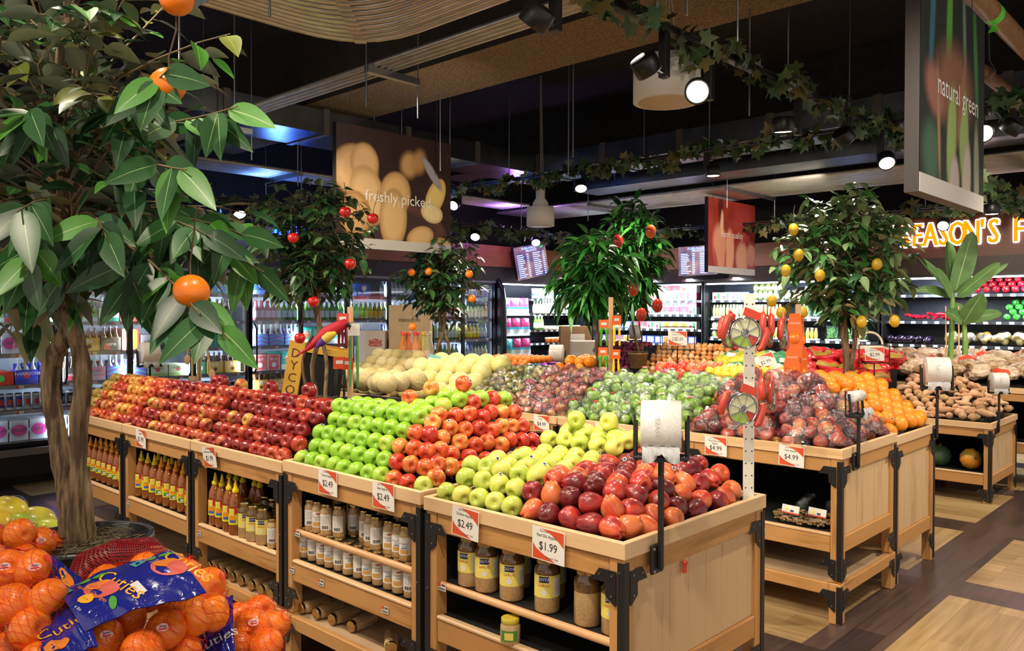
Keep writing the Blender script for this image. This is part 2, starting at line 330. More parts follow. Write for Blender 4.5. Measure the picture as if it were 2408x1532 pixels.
def stand(x0, x1, y0, y1, z0, zt, label, mid=False, right=False, railz=.35, boards=7, group=None, shelf=True, panel_bottom=None):
    w, d, h = x1-x0, y1-y0, zt-z0
    t = STANDS[label] = thing('display_stand', label, 'display stand', ((x0+x1)/2, y0, z0), group=group or 'wooden produce display stands')
    hw = w/2; L_ = .05; rz = railz-z0; pb = rz+.085
    q = MB(); o = .008; th = .022
    q.box((-hw-o, -o, h-L_), (hw+o, th-o, h), 0, .002); q.box((-hw-o, d+o-th, h-L_), (hw+o, d+o, h), 0, .002)
    q.box((-hw-o, th-o+.0005, h-L_), (-hw-o+th, d+o-th-.0005, h), 1, .002); q.box((hw+o-th, th-o+.0005, h-L_), (hw+o, d+o-th-.0005, h), 1, .002)
    q.build('tray_lip', [PX_[0], PX_[1]], t)
    p = .054
    for sx in (-1, 1):
        for yy in (0, d-p):
            q = MB(); xa = -hw if sx < 0 else hw-p; q.box((xa, yy, 0), (xa+p, yy+p, h-L_-.0005), 0, .003); q.build('leg', FX[2], t)
            if yy == 0 or (right and sx > 0):
                q = MB(); e = .0045; s_ = .021; xo = -hw if sx < 0 else hw; ye = 0 if yy == 0 else d; yd = -1 if yy == 0 else 1
                q.box((xo+sx*e, ye+yd*e, .01), (xo-sx*s_, ye, h-L_-.012)); q.box((xo+sx*e, ye, .01), (xo, ye-yd*s_, h-L_-.012))
                for zz in (.06, h*.5, h-.09): q.cyl((xo-sx*.012, ye+yd*e, zz), (xo-sx*.012, ye+yd*(e+.002), zz), .003, 6, 1)
                q.build('corner_strip', [BLK, CHROME], t)
    for nm, za, zb in (('top_rail', h-L_-.072, h-L_-.0005), ('shelf_rail', rz, pb-.004)):
        q = MB()
        for ya in (.003, d-.03): q.box((-hw+p+.001, ya, za), (hw-p-.001, ya+.027, zb), 0, .004)
        for xa in (-hw+.003, hw-.03): q.box((xa, p+.001, za), (xa+.027, d-p-.001, zb), 1, .004)
        q.build(nm, [FX[0], FX[1]], t)
    for sx in (-1, 1):
        for z_, s_ in ((h-L_-.04, 1), (rz-.03, 1)): bracket(t, sx*(hw-.024), -.0035, z_, -sx, s_)
    if right:
        for yy, sy in ((.028, 1), (d-.024, -1)):
            for z_ in (h-L_-.04, rz-.03): bracket(t, hw-.0005, yy, z_, sy, 1, 1)
    for sx in (-1, 1):                         # side panels of upright boards
        q = MB(); n = boards; ya, yb = p, d-p
        xi = hw-.016 if sx > 0 else -hw+.016; xj = xi-sx*.01
        for i in range(n):
            a, b = ya+(yb-ya)*i/n, ya+(yb-ya)*(i+1)/n; q.box((xi, a+.0008, pb-.003), (xj, b-.0008, h-L_-.07), 0 if sx > 0 and right else 1, .0012)
        q.build('side_panel', [PX_[2], LINER], t)
    q = MB(); a, b = -hw+.036, hw-.036
    q.box((a, d-.04, pb), (b, d-.034, h-L_-.075)); q.box((a, .036, h-L_-.08), (b, d-.034, h-L_-.074))
    for xx in (a, b-.004): q.box((xx, .056, pb), (xx+.004, d-.042, h-L_-.082))
    q.build('liner', LINER, t)
    q = MB(); q.box((a+.005, .03, pb-.003), (b-.005, d-.045, pb+.006)); q.build('shelf', BLKM, t)
    q = MB(); q.box((-hw+p, -.001, pb-.0035), (hw-p, .028, pb+.012), 0, .005); q.build('shelf_edge', PX_[0], t)
    if mid:
        zm = mid-z0
        q = MB(); q.box((a+.005, .045, zm-.012), (b-.005, d-.045, zm)); q.build('middle_shelf', BLKM, t)
        q = MB(); q.cyl((-hw+p-.004, .028, zm-.008), (hw-p+.004, .028, zm-.008), .0135, 14); q.build('dowel', FXD, t)
    q = MB(); q.box((-hw+.016, .016, h-L_-.002), (hw-.016, d-.016, h-L_+.008)); q.build('tray', BLKM, t)
    return t
FXD = wood('dowel_wood', 'd9a878', 'c48c5c', 0, .4)
def base_unit(x0, x1, y0, y1, zt, label, right=False):
    w, d = x1-x0, y1-y0; hw = w/2
    t = thing('base_platform', label, 'platform', ((x0+x1)/2, y0, 0), group='low wooden bases under the stands')
    p = .06; hw += .008; q = MB(); y_ = -.012; d += .024
    for sx in (-1, 1):
        for yy in (y_, y_+d-p):
            q = MB(); xa = -hw if sx < 0 else hw-p; q.box((xa, yy, 0), (xa+p, yy+p, zt), 0, .004); q.build('leg', FX[2], t)
        q = MB(); xo = hw*sx; q.box((xo+sx*.004, y_-.004, .008), (xo-sx*.02, y_, zt-.012)); q.box((xo+sx*.004, y_, .008), (xo, y_+.02, zt-.012)); q.build('corner_strip', BLK, t)
        bracket(t, sx*(hw-.024), y_-.0035, zt-.035, -sx, 1)
    if right:
        for yy, sy in ((y_+.028, 1), (y_+d-.024, -1)): bracket(t, hw-.0005, yy, zt-.035, sy, 1, 1)
    q = MB()
    for ya in (y_+.003, y_+d-.03): q.box((-hw+p+.001, ya, zt-.065), (hw-p-.001, ya+.027, zt-.003), 0, .004)
    for xa in (-hw+.003, hw-.03): q.box((xa, y_+p+.001, zt-.065), (xa+.027, y_+d-p-.001, zt-.003), 1, .004)
    q.build('rail', [FX[0], FX[1]], t)
    q = MB(); q.box((-hw+.03, y_+.031, zt-.02), (hw-.03, y_+d-.031, zt-.008)); q.build('deck', PLY, t)
    return t
PLY = wood('plywood', 'b89a78', '9c8064', 0, .6, .4)
YN, WN = 1.955, .885
NEAR = [(-2.282, -1.382), (-3.25, -2.30), (-4.155, -3.262), (-5.06, -4.165), (-5.965, -5.07)]
nm = ['holding golden and dark red apples', 'holding green and gala apples', 'holding deep red apples', 'holding rosy striped apples', 'holding orange yellow apples']
for i, (a, b) in enumerate(NEAR):
    dz = .012 if i == 1 else 0
    stand(a+.008, b-.008, YN, YN+WN, .205, .873+dz, 'wooden display stand of the front row '+nm[i], mid=(.56 if i == 0 else .575 if i == 1 else False), right=(i == 0))
    base_unit(a+.012, b-.012, YN, YN+WN, .203, 'low wooden base under the stand '+nm[i], right=(i == 0))
FAR = [(-2.455, -1.555), (-3.385, -2.48), (-4.3, -3.4), (-5.22, -4.32), (-6.14, -5.24), (-7.06, -6.16)]
fm = ['of bagged red apples', 'of bagged green apples', 'of bagged peaches and grapes', 'of honeydew melons', 'of cantaloupes', 'at the far left of the middle row']
for i, (a, b) in enumerate(FAR):
    stand(a+.008, b-.008, 4.03, 4.80, .205, .873, 'wooden stand in the middle row '+fm[i], right=(i == 0))
    base_unit(a+.012, b-.012, 4.03, 4.80, .203, 'low middle row base under the stand '+fm[i], right=(i == 0))
fm2 = ['with the orange pile, planked end', 'behind the bagged green apples', 'behind the bagged peaches', 'behind the honeydews', 'behind the cantaloupes']
for i, (a, b) in enumerate(FAR[:5]):
    stand(a+.008, b-.012, 4.83, 5.53, 0, .85, 'taller wooden stand '+fm2[i], right=(i == 0), railz=.20)
for i, x in enumerate([-1.68, -2.6, -3.52, -4.44, -5.36]):
    stand(x-.9, x, 7.42, 8.28, 0, .657, 'low wooden stand in the third row '+['heaped with sweet potatoes, melons below', 'of red bagged potatoes', 'of squash bags', 'of yellow onions', 'of garlic and red onions'][i], right=(i == 0), railz=.145)
stand(-2.3, -1.4, 8.34, 9.2, 0, .88, 'wooden stand behind the sweet potatoes', right=True, railz=.3); stand(-3.25, -2.35, 8.34, 9.2, 0, .88, 'wooden stand under the banana plant', right=True, railz=.3)
for i, x in enumerate([-4.2, -5.12, -6.04]): stand(x-.9, x, 2.93, 3.85, 0, .8, 'wooden stand in the aisle gap '+['beside the apple tree', 'under the yellow carton', 'at its left end'][i])
# ---------------------------------------------------------------- fruit
random.seed(7)
def apple_mesh(name, m, R=.037, h=.92, taper=.1, lobe=0, nu=20, nv=14, seed=0):
    q = MB(); rg = random.Random(seed); ph = rg.uniform(0, 6); e = rg.uniform(-.03, .03)
    prof = [(math.sin(PI*(.02+.96*i/nv)), -math.cos(PI*(.02+.96*i/nv))) for i in range(nv+1)]
    def fn(p, a):
        r = math.hypot(p.x, p.y); z = p.z; s = (1-taper*(.5-z*.5)**1.5) if taper else 1
        zz = z*h + (.0 if z < 0 else -.42)*math.exp(-(r/.3)**2) + (.22*math.exp(-(r/.26)**2) if z < 0 else 0)
        lb = 1+.02*math.cos(5*a+ph)+e*math.cos(a)
        if lobe and z < 0: zz -= lobe*(.5+.5*math.cos(5*a+ph))*math.exp(-((r-.5)/.3)**2)*(-z)
        return V((r*math.cos(a)*s*lb*R, r*math.sin(a)*s*lb*R, zz*R))
    q.lathe(prof, nu, 0, True, fn=fn); return q.mesh(name, m)
def fruit_mat(name, stops, sc=14, stretch=(1, 1, .35), rough=.28, rand=.5, coat=.35, detail=3, speck=None):
    m = mat(name, 'aaaaaa', rough, coat=coat); f = noise(m, coords(m, stretch), sc, detail, .6, .4); c = ramp(m, addrand(m, f, rand), stops)
    if speck:
        n2 = noise(m, coords(m), 420, 1); mx = N(m, 'ShaderNodeMix', data_type='RGBA'); L(m, ramp(m, n2, [(.66, '000000'), (.72, 'ffffff')]), mx.inputs[0])
        L(m, c, mx.inputs[6]); mx.inputs[7].default_value = srgb(speck); c = mx.outputs[2]
    base(m, c); return m
GOLD_A = fruit_mat('skin_golden', [(.2, 'b2c64c'), (.5, 'c8d25c'), (.8, 'dcd664')], speck='d6d890'); GREEN_A = fruit_mat('skin_green', [(.25, '84b82c'), (.7, '97c43a'), (.9, 'b4c24a')], speck='c4dc80')
GALA_A = fruit_mat('skin_gala', [(.2, 'd9a24a'), (.36, 'd87034'), (.55, 'c43a22'), (.8, 'a81e1c')], 30, (1, 1, .12), speck='e0a070')
REDD_A = fruit_mat('skin_dark_red', [(.2, 'd4703c'), (.42, 'c44028'), (.58, '98262a'), (.8, '601820')], 26, (1, 1, .15), rand=.75, rough=.34, coat=.25, speck='a05a50')
DEEP_A = fruit_mat('skin_deep_red', [(.2, 'bc5430'), (.42, 'a42c20'), (.7, '7c181c')], 30, (1, 1, .12), speck='b4604c')
ROSY_A = fruit_mat('skin_rosy', [(.3, 'c89c4c'), (.44, 'c46a3c'), (.58, 'ac3c2c'), (.8, '8e2424')], 26, (1, 1, .15), rand=.42)
ORAN_A = fruit_mat('skin_orange_yellow', [(.3, 'e0a848'), (.45, 'dc7834'), (.6, 'c44426'), (.85, 'ac2820')], 26, (1, 1, .15), rand=.45)
PEAR_A = fruit_mat('skin_tan', [(.3, 'a08a3a'), (.7, 'c09a4c')], rand=.5, rough=.45, coat=0)
STK = mat('sticker', 'e8e8ea', .4); STKB = mat('sticker_ink', '54606c', .4); STEMM = mat('stem', '5a3c20', .8)
q = MB(); q.lathe([(0, .0005), (.0085, .0005), (.0085, 0)], 14, 0, False); q.lathe([(.004, .0007), (.0062, .0007)], 10, 1, False); q.box((-.003, -.001, .0005), (.003, .001, .0009), 1); STICK = q.mesh('sticker', [STK, STKB])
q = MB(); q.tube([(0, 0, .012), (.001, 0, .024), (.005, .001, .036)], [.0013, .0011, .0016], 6); STEM = q.mesh('stem', STEMM)
def stick_at(R, ang, up):      # local transform putting a sticker on the skin
    d = V((math.cos(ang)*math.cos(up), math.sin(ang)*math.cos(up), math.sin(up)))
    return d*(R*1.0), d.to_track_quat('Z', 'Y').to_euler()
class Fruit:
    def __init__(s, name, cat, mats, n=3, stems=.35, stick=.3, R=.042, **k):
        s.name, s.cat, s.R, s.stems, s.stick = name, cat, R, stems, stick
        s.me = [apple_mesh(name, mats, R=R, seed=i+3, **k) for i in range(n)]
    def spawn(s, label, loc, rot, group, sc=1, rg=random):
        o = put(s.name, rg.choice(s.me), None, loc, rot, sc); tag(o, label, s.cat, group)
        if rg.random() < s.stems: put('stem', STEM, o)
        if rg.random() < s.stick:
            p, r = stick_at(s.R*.985, rg.uniform(0, 6.28), rg.uniform(-.2, .2)); put('sticker', STICK, o, p, r)
        return o
A_GOLD = Fruit('golden_apple', 'apple', GOLD_A, taper=.22, h=.95); A_GREEN = Fruit('green_apple', 'apple', GREEN_A, taper=.1, h=.9)
A_GALA = Fruit('gala_apple', 'apple', GALA_A, R=.0405, taper=.2, h=.92, lobe=.12); A_REDD = Fruit('dark_red_apple', 'apple', REDD_A, R=.0425, taper=.3, h=1.06, lobe=.2)
A_DEEP = Fruit('deep_red_apple', 'apple', DEEP_A, taper=.12, h=.92); A_ROSY = Fruit('rosy_striped_apple', 'apple', ROSY_A, taper=.14, h=.9, stems=.2, stick=.1)
A_ORAN = Fruit('orange_yellow_apple', 'apple', ORAN_A, taper=.14, h=.9, stems=.1, stick=.1); A_PEAR = Fruit('tan_pear', 'pear', PEAR_A, R=.039, taper=-.1, h=1.05, stems=.4, stick=.0)
def march(H, x, y, dx, dy, d):
    t = d
    while t > .3*d:
        if math.sqrt(t*t + (H(x+dx*t, y+dy*t)-H(x, y))**2) <= d*1.0: return t
        t -= d*.02
    return t
def rows(H, x0, x1, y0, y1, d, ry=.9, jit=.0, rg=random):
    y = y0+d*.52; k = 0; out = []; xm = (x0+x1)/2
    while y < y1-d*.45:
        x = x0+d*(.52 if k % 2 == 0 else 1.0); r = []
        while x < x1-d*.45:
            r.append((x+rg.uniform(-jit, jit), y+rg.uniform(-jit, jit), H(x, y)+abs(rg.uniform(-jit, jit)))); x += march(H, x, y, 1, 0, d)
        xe = x1-d*.5
        if r and xe-r[-1][0] > d*.55: r.append((xe, y, H(xe, y)+.004))
        out.append(r); y += march(H, xm, y, 0, 1, d*ry); k += 1
    return out
def clampf(a, lo, hi): return max(lo, min(hi, a))
def riser(H, x0, x1, y0, y1, drop, label, zt, k=14):
    q = MB(); vs = []; x0 += .045; x1 -= .045; y1 -= .045; y0 += .02
    for i in range(k+1):
        for j in range(k+1):
            x = x0+(x1-x0)*i/k; y = y0+(y1-y0)*j/k; vs.append((x, y, max(zt, H(x, y)-drop)))
    n = len(vs); vs += [(x, y, zt-.004) for x, y, z in vs]
    for i in range(k):
        for j in range(k):
            a = i*(k+1)+j; q.f.append((a, a+k+1, a+k+2, a+1)); q.f.append((n+a, n+a+1, n+a+k+2, n+a+k+1))
    ed = [j for j in range(k+1)] + [i*(k+1)+k for i in range(1, k+1)] + [k*(k+1)+j for j in range(k-1, -1, -1)] + [i*(k+1) for i in range(k-1, -1, -1)]
    for a, b in zip(ed, ed[1:]): q.f.append((a, b, b+n, a+n))
    xm, ym = (x0+x1)/2, (y0+y1)/2; st = [s_ for s_ in STANDS.values() if abs(s_.location.x-xm) < .47 and s_.location.y-.02 < ym < s_.location.y+.95][0]
    q.v = [tuple(V(v_)-st.location) for v_ in vs]; q.m = [0]*len(q.f); q.s = [False]*len(q.f)
    return q.build('riser', BLKM, st)
def pile(kinds, H, x0, x1, y0, y1, d, pile_name, word, cat_rot='side', jit=.003, group=None, seed=1, ry=.9, scj=.04):
    rg = random.Random(seed); rr = rows(H, x0, x1, y0, y1, d, ry, jit, rg)
    for k, row in enumerate(rr):
        for i, (x, y, z) in enumerate(row):
            K = kinds(x, y, rg) if callable(kinds) else kinds
            if cat_rot == 'side' or (cat_rot == 'mix' and K is A_GOLD): rot = (rg.uniform(1.2, 2.1), rg.uniform(-.5, .5), rg.uniform(.1, 1.5))
            else: rot = (rg.uniform(0, 6.28), rg.uniform(0, 6.28), rg.uniform(0, 6.28))
            wd = word(K) if callable(word) else word
            pn = pile_name(K) if callable(pile_name) else pile_name
            K.spawn('%s, %s row back, %s from left, in %s' % (wd, nth(k), nth(i), pn), (x, y, z), rot, pn, rg.uniform(1-scj, 1), rg)
def slope(zl, run, rise, back=0, y0=YN+.03):
    return lambda x, y: zl + rise*min(1, max(0, (y-y0-.02)/run)) + back*clampf((y-y0-run)/.45, 0, 1)
WD = {'golden_apple': 'golden apple', 'green_apple': 'green apple', 'gala_apple': 'gala apple', 'dark_red_apple': 'dark red apple', 'deep_red_apple': 'deep red apple', 'rosy_striped_apple': 'rosy apple', 'orange_yellow_apple': 'orange apple', 'tan_pear': 'tan pear'}
wd = lambda K: WD[K.name]
D_ = .083
# first stand: golden left, dark red right, low mound falling to the right edge
ZL = .868
PN = {'golden_apple': 'the golden heap', 'green_apple': 'the green heap', 'gala_apple': 'the gala heap', 'dark_red_apple': 'the dark red heap'}
pn_ = lambda K: PN.get(K.name, 'the heap')
def H1(x, y):
    a = .85*min(y-(YN+.04), (-1.435-x)); return ZL + clampf(a, 0, .10) + (.07*clampf((y-2.5)/.12, 0, 1) if x < -1.88 else 0)
pile(lambda x, y, rg: A_GOLD if x < -1.885 else A_REDD, H1, -2.268, -1.398, YN+.018, YN+WN-.02, D_, pn_, wd, 'mix', seed=4, jit=.004)
riser(H1, -2.25, -1.415, YN+.02, YN+WN-.02, .075, '', .834)
# second stand
def H2(x, y):
    f = clampf((y-YN-.055)/.21, 0, 1)
    return ZL+.012+min(.235*f+.055*clampf((x+2.85)/.15, 0, 1)*clampf((y-2.3)/.12, 0, 1), .02+.95*max(0, -2.335-x))-(.3*max(0, y-2.3) if x < -2.8 else .1*max(0, y-2.45))
pile(lambda x, y, rg: (A_GREEN if rg.random() < .97 else A_GALA) if x < -2.61-.06*(rg.random()-.5) else (A_GALA if rg.random() < .95 else A_GOLD), H2, -3.243, -2.305, YN+.018, YN+WN-.02, D_, pn_, wd, seed=5, jit=.004)
riser(H2, -3.235, -2.31, YN+.02, YN+WN-.02, .078, '', .846)
def H3(x, y): return ZL+.225*clampf((y-YN-.055)/.20, 0, 1)-.35*max(0, y-2.27)
pile(lambda x, y, rg: A_DEEP if rg.random() < .85+.9*(x+3.9) else A_ROSY, H3, -4.145, -3.27, YN+.022, YN+.62, D_, 'the deep red heap', wd, seed=7)
riser(H3, -4.14, -3.275, YN+.02, YN+WN-.02, .078, 'black riser under the deep red apples', .834)
pile(lambda x, y, rg: A_ROSY if rg.random() < .8 else A_DEEP, H3, -5.05, -4.17, YN+.022, YN+.62, D_, 'the rosy heap', wd, seed=8)
riser(H3, -5.045, -4.175, YN+.02, YN+WN-.02, .078, 'black riser under the rosy apples', .834)
def H5(x, y): return ZL+.21*clampf((y-YN-.055)/.20, 0, 1)-.18*max(0, y-2.3)
pile(lambda x, y, rg: A_PEAR if (x < -5.75 or y > 2.5) else (A_ORAN if rg.random() < .85 else A_ROSY), H5, -5.955, -5.075, YN+.022, YN+.74, D_, 'the orange yellow heap', wd, seed=9)
riser(H5, -5.95, -5.08, YN+.02, YN+WN-.02, .078, 'black riser under the orange yellow apples and pears', .834)
# ---- round fruit and vegetables of the middle rows
ORG = fruit_mat('orange_peel', [(.2, 'dc7c10'), (.8, 'e89418')], 10, (1, 1, 1), .4, .5, .1); bump(ORG, noise(ORG, coords(ORG), 260, 2), .35, .001)
CANT = noisy('cantaloupe_rind', 'b8a468', 'd0c290', 90, .7, .5, .4, .6, rand=.4); HONEY = fruit_mat('honeydew_rind', [(.2, 'd6cc7c'), (.8, 'e4dc98')], 6, (1, 1, 1), .45, .5, .05)
CLEM = fruit_mat('clementine_peel', [(.2, 'e07010'), (.8, 'ee8a20')], 10, (1, 1, 1), .4, .5, .1)
LEM = fruit_mat('lemon_peel', [(.2, 'dcb41c'), (.8, 'ecca38')], 10, (1, 1, 1), .4, .5, .1); GRPF = fruit_mat('tomato_skin', [(.2, 'd83c24'), (.5, 'e0603a'), (.8, 'e88850')], 4, (1, 1, 1), .35, 1.2, .2)
class Round(Fruit):
    def __init__(s, name, cat, m, r, seg=(18, 12), var=.04, n=2, sticker=0):
        s.name, s.cat, s.R, s.stems, s.stick = name, cat, r[0], 0, sticker; s.me = []
        for i in range(n):
            rg = random.Random(i+9); ph = rg.uniform(0, 6); q = MB()
            def fn(p, a): k = 1+var*math.sin(2*a+ph)*.5+var*math.sin(3*a+p.z*2+ph)*.4; return V((p.x*r[0]*k, p.y*r[0]*k, p.z*r[-1]*(1+var*.3*math.cos(a+ph))))
            q.sphere((0, 0, 0), 1, seg[0], seg[1], fn=fn); s.me.append(q.mesh(name, m))
R_CANT = Round('cantaloupe', 'melon', CANT, (.072, .07)); R_HON = Round('honeydew_melon', 'melon', HONEY, (.085, .09)); R_ORG = Round('orange', 'orange', ORG, (.051, .048), sticker=.25)
R_CLEM = Round('clementine', 'clementine', CLEM, (.034, .030)); R_LEM = Round('lemon', 'lemon', LEM, (.030, .038)); R_TOM = Round('tomato', 'tomato', GRPF, (.042, .034))
def HM(x, y): return .905+.25*clampf((y-4.12)/.5, 0, 1)
W2 = lambda s_: (lambda K: s_)
pile(R_CANT, HM, -6.1, -5.33, 4.06, 4.78, .146, 'the cantaloupe heap', 'netted cantaloupe', 'any', seed=11, jit=.006)
def HH(x, y): return .92+.21*clampf((y-4.12)/.4, 0, 1)
pile(R_HON, HH, -5.30, -4.34, 4.05, 4.8, .178, 'the honeydew heap', 'pale honeydew', 'any', seed=12, jit=.006)
riser(HM, -6.13, -5.25, 4.06, 4.78, .15, '', .834); riser(HH, -5.21, -4.4, 4.06, 4.78, .17, '', .834)
pile(R_CANT, lambda x, y: .92+.15*clampf((y-3.0)/.3, 0, 1), -5.09, -4.25, 3.3, 3.8, .146, 'the small melon heap', 'netted cantaloupe', 'any', seed=13, jit=.006)
riser(lambda x, y: 1.07, -5.1, -4.25, 3.3, 3.8, .15, '', .81)
def HO(x, y): return .862+clampf(.80*(-1.60-x), 0, .25)-.1*clampf((5.0-y)/.3, 0, 1)
pile(R_ORG, HO, -2.42, -1.575, 4.86, 5.5, .101, 'the orange heap', 'big navel orange', 'any', seed=14, jit=.003)
riser(HO, -2.43, -1.6, 4.86, 5.5, .08, 'black riser under the oranges', .815)
for i, (K, wdn, a, b, nmn) in enumerate([(R_LEM, 'yellow lemon', -2.95, -2.49, 'the lemon heap'), (R_TOM, 'red and orange tomato', -3.37, -2.97, 'the tomato heap'), (R_ORG, 'round orange', -4.28, -3.92, 'the second orange heap'), (R_CLEM, 'small clementine', -5.2, -4.6, 'the clementine heap')]):
    Hc = (lambda z: (lambda x, y: z+.28*clampf((y-4.84)/.25, 0, 1)))(.86+K.R*.8-.03)
    pile(K, Hc, a, b, 4.86, 5.5, K.R*2.06, nmn, wdn, 'any', seed=20+i); riser(Hc, a, b, 4.87, 5.49, K.R*1.6, 'black riser under '+nmn, .815)
# ---- bagged produce
def cluster(n, r, flat, seed):
    rg = random.Random(seed); P_ = [V((rg.uniform(-1, 1)*r*2.6, rg.uniform(-1, 1)*r*1.8, rg.uniform(-1, 1)*r*flat)) for _ in range(n)]
    for it in range(120):
        for i in range(n):
            P_[i] *= .985; P_[i].z = clampf(P_[i].z, -r*flat, r*flat)
            for j in range(n):
                if i != j:
                    d = P_[i]-P_[j]; l = d.length or 1e-4
                    if l < 2*r: P_[i] += d/l*(2*r-l)*.5
    return P_
def film(name, tint='f4f6f8', alpha=.74, rough=.10, bs=.8, sc=17, gl='dfe3ea'):
    m = bpy.data.materials.new(name); m.use_nodes = True; nt = m.node_tree; nt.nodes.remove(nt.nodes['Principled BSDF'])
    tr = N(m, 'ShaderNodeBsdfTransparent'); tr.inputs[0].default_value = srgb(tint); g = N(m, 'ShaderNodeBsdfGlossy'); g.inputs[0].default_value = srgb(gl); g.inputs['Roughness'].default_value = rough
    mx = N(m, 'ShaderNodeMixShader'); b = N(m, 'ShaderNodeBump'); b.inputs['Strength'].default_value = bs; b.inputs['Distance'].default_value = .01
    f = noise(m, coords(m, (1, 1, 2.2)), sc, 4, .6, 2.5); L(m, f, b.inputs['Height']); L(m, b.outputs[0], g.inputs['Normal'])
    r = ramp(m, noise(m, coords(m, (2, 1, 1)), sc*.7, 3, .6, 3), [(.45, (.35*(1-alpha),)*3+(1,)), (.62, (min(1, 1.7*(1-alpha)),)*3+(1,))])
    L(m, r, mx.inputs[0]); L(m, tr.outputs[0], mx.inputs[1]); L(m, g.outputs[0], mx.inputs[2]); L(m, mx.outputs[0], nt.nodes['Material Output'].inputs[0]); return m
FILM = film('clear_film'); FILMM = film('milky_film', 'e8eaec', .6)
def bag_proto(name, cat, part, mesh_r, n, flat, filmm, nvar=3, sub=3, label_m=None, mesh_list=None, sc=1):
    out = []
    for s_ in range(nvar):
        P_ = cluster(n, mesh_r, flat, s_+31); vs, fs, c = shell([(p, mesh_r) for p in P_], sub, .004, 10, .007, s_)
        q = MB(); q.add(vs, fs, 0, True); e = c+V((mesh_r*3.2, 0, mesh_r*.6))
        q.tube([c+V((mesh_r*2.1, 0, 0)), c+V((mesh_r*3.2, .004, mesh_r*.3)), c+V((mesh_r*3.9, -.006, mesh_r*.5)), c+V((mesh_r*4.8, .01, mesh_r*.3))], [mesh_r*1.3, mesh_r*.35, mesh_r*.2, mesh_r*.7], 9, 0, True, False)
        parts = [('film', q.mesh('film', filmm))]
        for i, p in enumerate(P_): parts.append((part, mesh_list[i % len(mesh_list)], tuple(p), (i*1.3, i*.7, i*2.1)))
        if label_m:
            q = MB(); q.lathe([(0, .0), (.012, 0), (.02, -.002)], 8, 0, False); top = max(P_, key=lambda v_: v_.z); parts.append(('label', q.mesh('label', label_m), tuple(top+V((0, 0, mesh_r+.007)))))
        out.append(Proto(name, cat, parts))
    return out
REDL = mat('red_label', 'c42a28', .4)
sm = lambda K, m, r: [apple_mesh(K, m, R=r, seed=5, nu=14, nv=10)]
BG_RED = bag_proto('bag_of_red_apples', 'bag of apples', 'apple', .039, 8, 1.2, FILM, mesh_list=[apple_mesh('apple', REDD_A, R=.039, nu=14, nv=10, taper=.3, h=1.0), apple_mesh('apple', GALA_A, R=.038, nu=14, nv=10), apple_mesh('apple', REDD_A, R=.039, nu=14, nv=10, taper=.25, h=1.02)])
BG_GRN = bag_proto('bag_of_green_apples', 'bag of apples', 'apple', .037, 8, 1.2, FILM, label_m=REDL, mesh_list=sm('apple', GREEN_A, .037))
BG_PCH = bag_proto('bag_of_small_red_apples', 'bag of apples', 'apple', .031, 9, 1.3, FILM, mesh_list=sm('apple', fruit_mat('skin_pinkish', [(.3, 'c08a50'), (.5, 'b4523c'), (.8, '9a2e30')], 18, rand=.5), .031))
BG_GRP = bag_proto('bag_of_yellow_plums', 'bag of fruit', 'fruit', .026, 10, 1.4, FILM, mesh_list=sm('fruit', fruit_mat('skin_plum', [(.3, '9aa84a'), (.7, 'b8a03a')], 10, rand=.8), .026))
def bagpile(protos, H, x0, x1, y0, y1, dx, pn, word, seed, group, wy=.72, skip=0, rotz=None):
    rg = random.Random(seed); y = y0+dx*.45; k = 0; lx = 0
    while y < y1:
        x = x0+dx*(.4+.3*(k % 2)); i = 0
        while x < x1-dx*.25:
            if rg.random() >= skip:
                rg.choice(protos).spawn('%s, %s row back, %s from left, %s' % (word, nth(k), nth(i), pn[4:]), (x, y, H(x, y)), (rg.uniform(-.25, .25), rg.uniform(-.25, .25), rg.uniform(0, 6.28) if rotz is None else rotz+rg.uniform(-.4, .4)), group, rg.uniform(.9, 1.08)); i += 1; lx = x
            x += dx*rg.uniform(.94, 1.06)
        if x1-dx*.42-lx > dx*.45: x = x1-dx*.42; rg.choice(protos).spawn('%s, %s row back, %s from left, %s' % (word, nth(k), nth(i), pn[4:] if pn[:4] == 'the ' else pn), (x, y, H(x, y)+.01), (0, 0, 1.5), group)
        y += dx*wy; k += 1
bz = lambda z0, up, yy=4.1: (lambda x, y: z0+up*clampf((y-yy)/.45, 0, 1))
def HB0(x, y): return .885+min(.24*clampf((y-4.1)/.4, 0, 1), 1.0*max(0, -1.66-x))
for K, Hh, a, b, pn, wdn, sd, dx in [(BG_RED, HB0, -2.45, -1.6, 'the bagged red apple heap', 'bag of red apples', 41, .185), (BG_GRN, bz(.895, .19), -3.375, -2.5, 'the bagged green apple heap', 'bag of green apples', 42, .175),
                                 (BG_PCH, bz(.885, .2), -3.95, -3.41, 'the small apple heap', 'bag of small red apples', 43, .155), (BG_GRP, bz(.885, .2), -4.42, -3.93, 'the yellow plum bag heap', 'bag of yellow plums', 44, .145)]:
    bagpile(K, Hh, a, b, 4.06, 4.75, dx, pn, wdn, sd, pn); riser(Hh, a+.01, b-(.14 if b > -1.7 else .01), 4.05, 4.78, .12, '', .834)
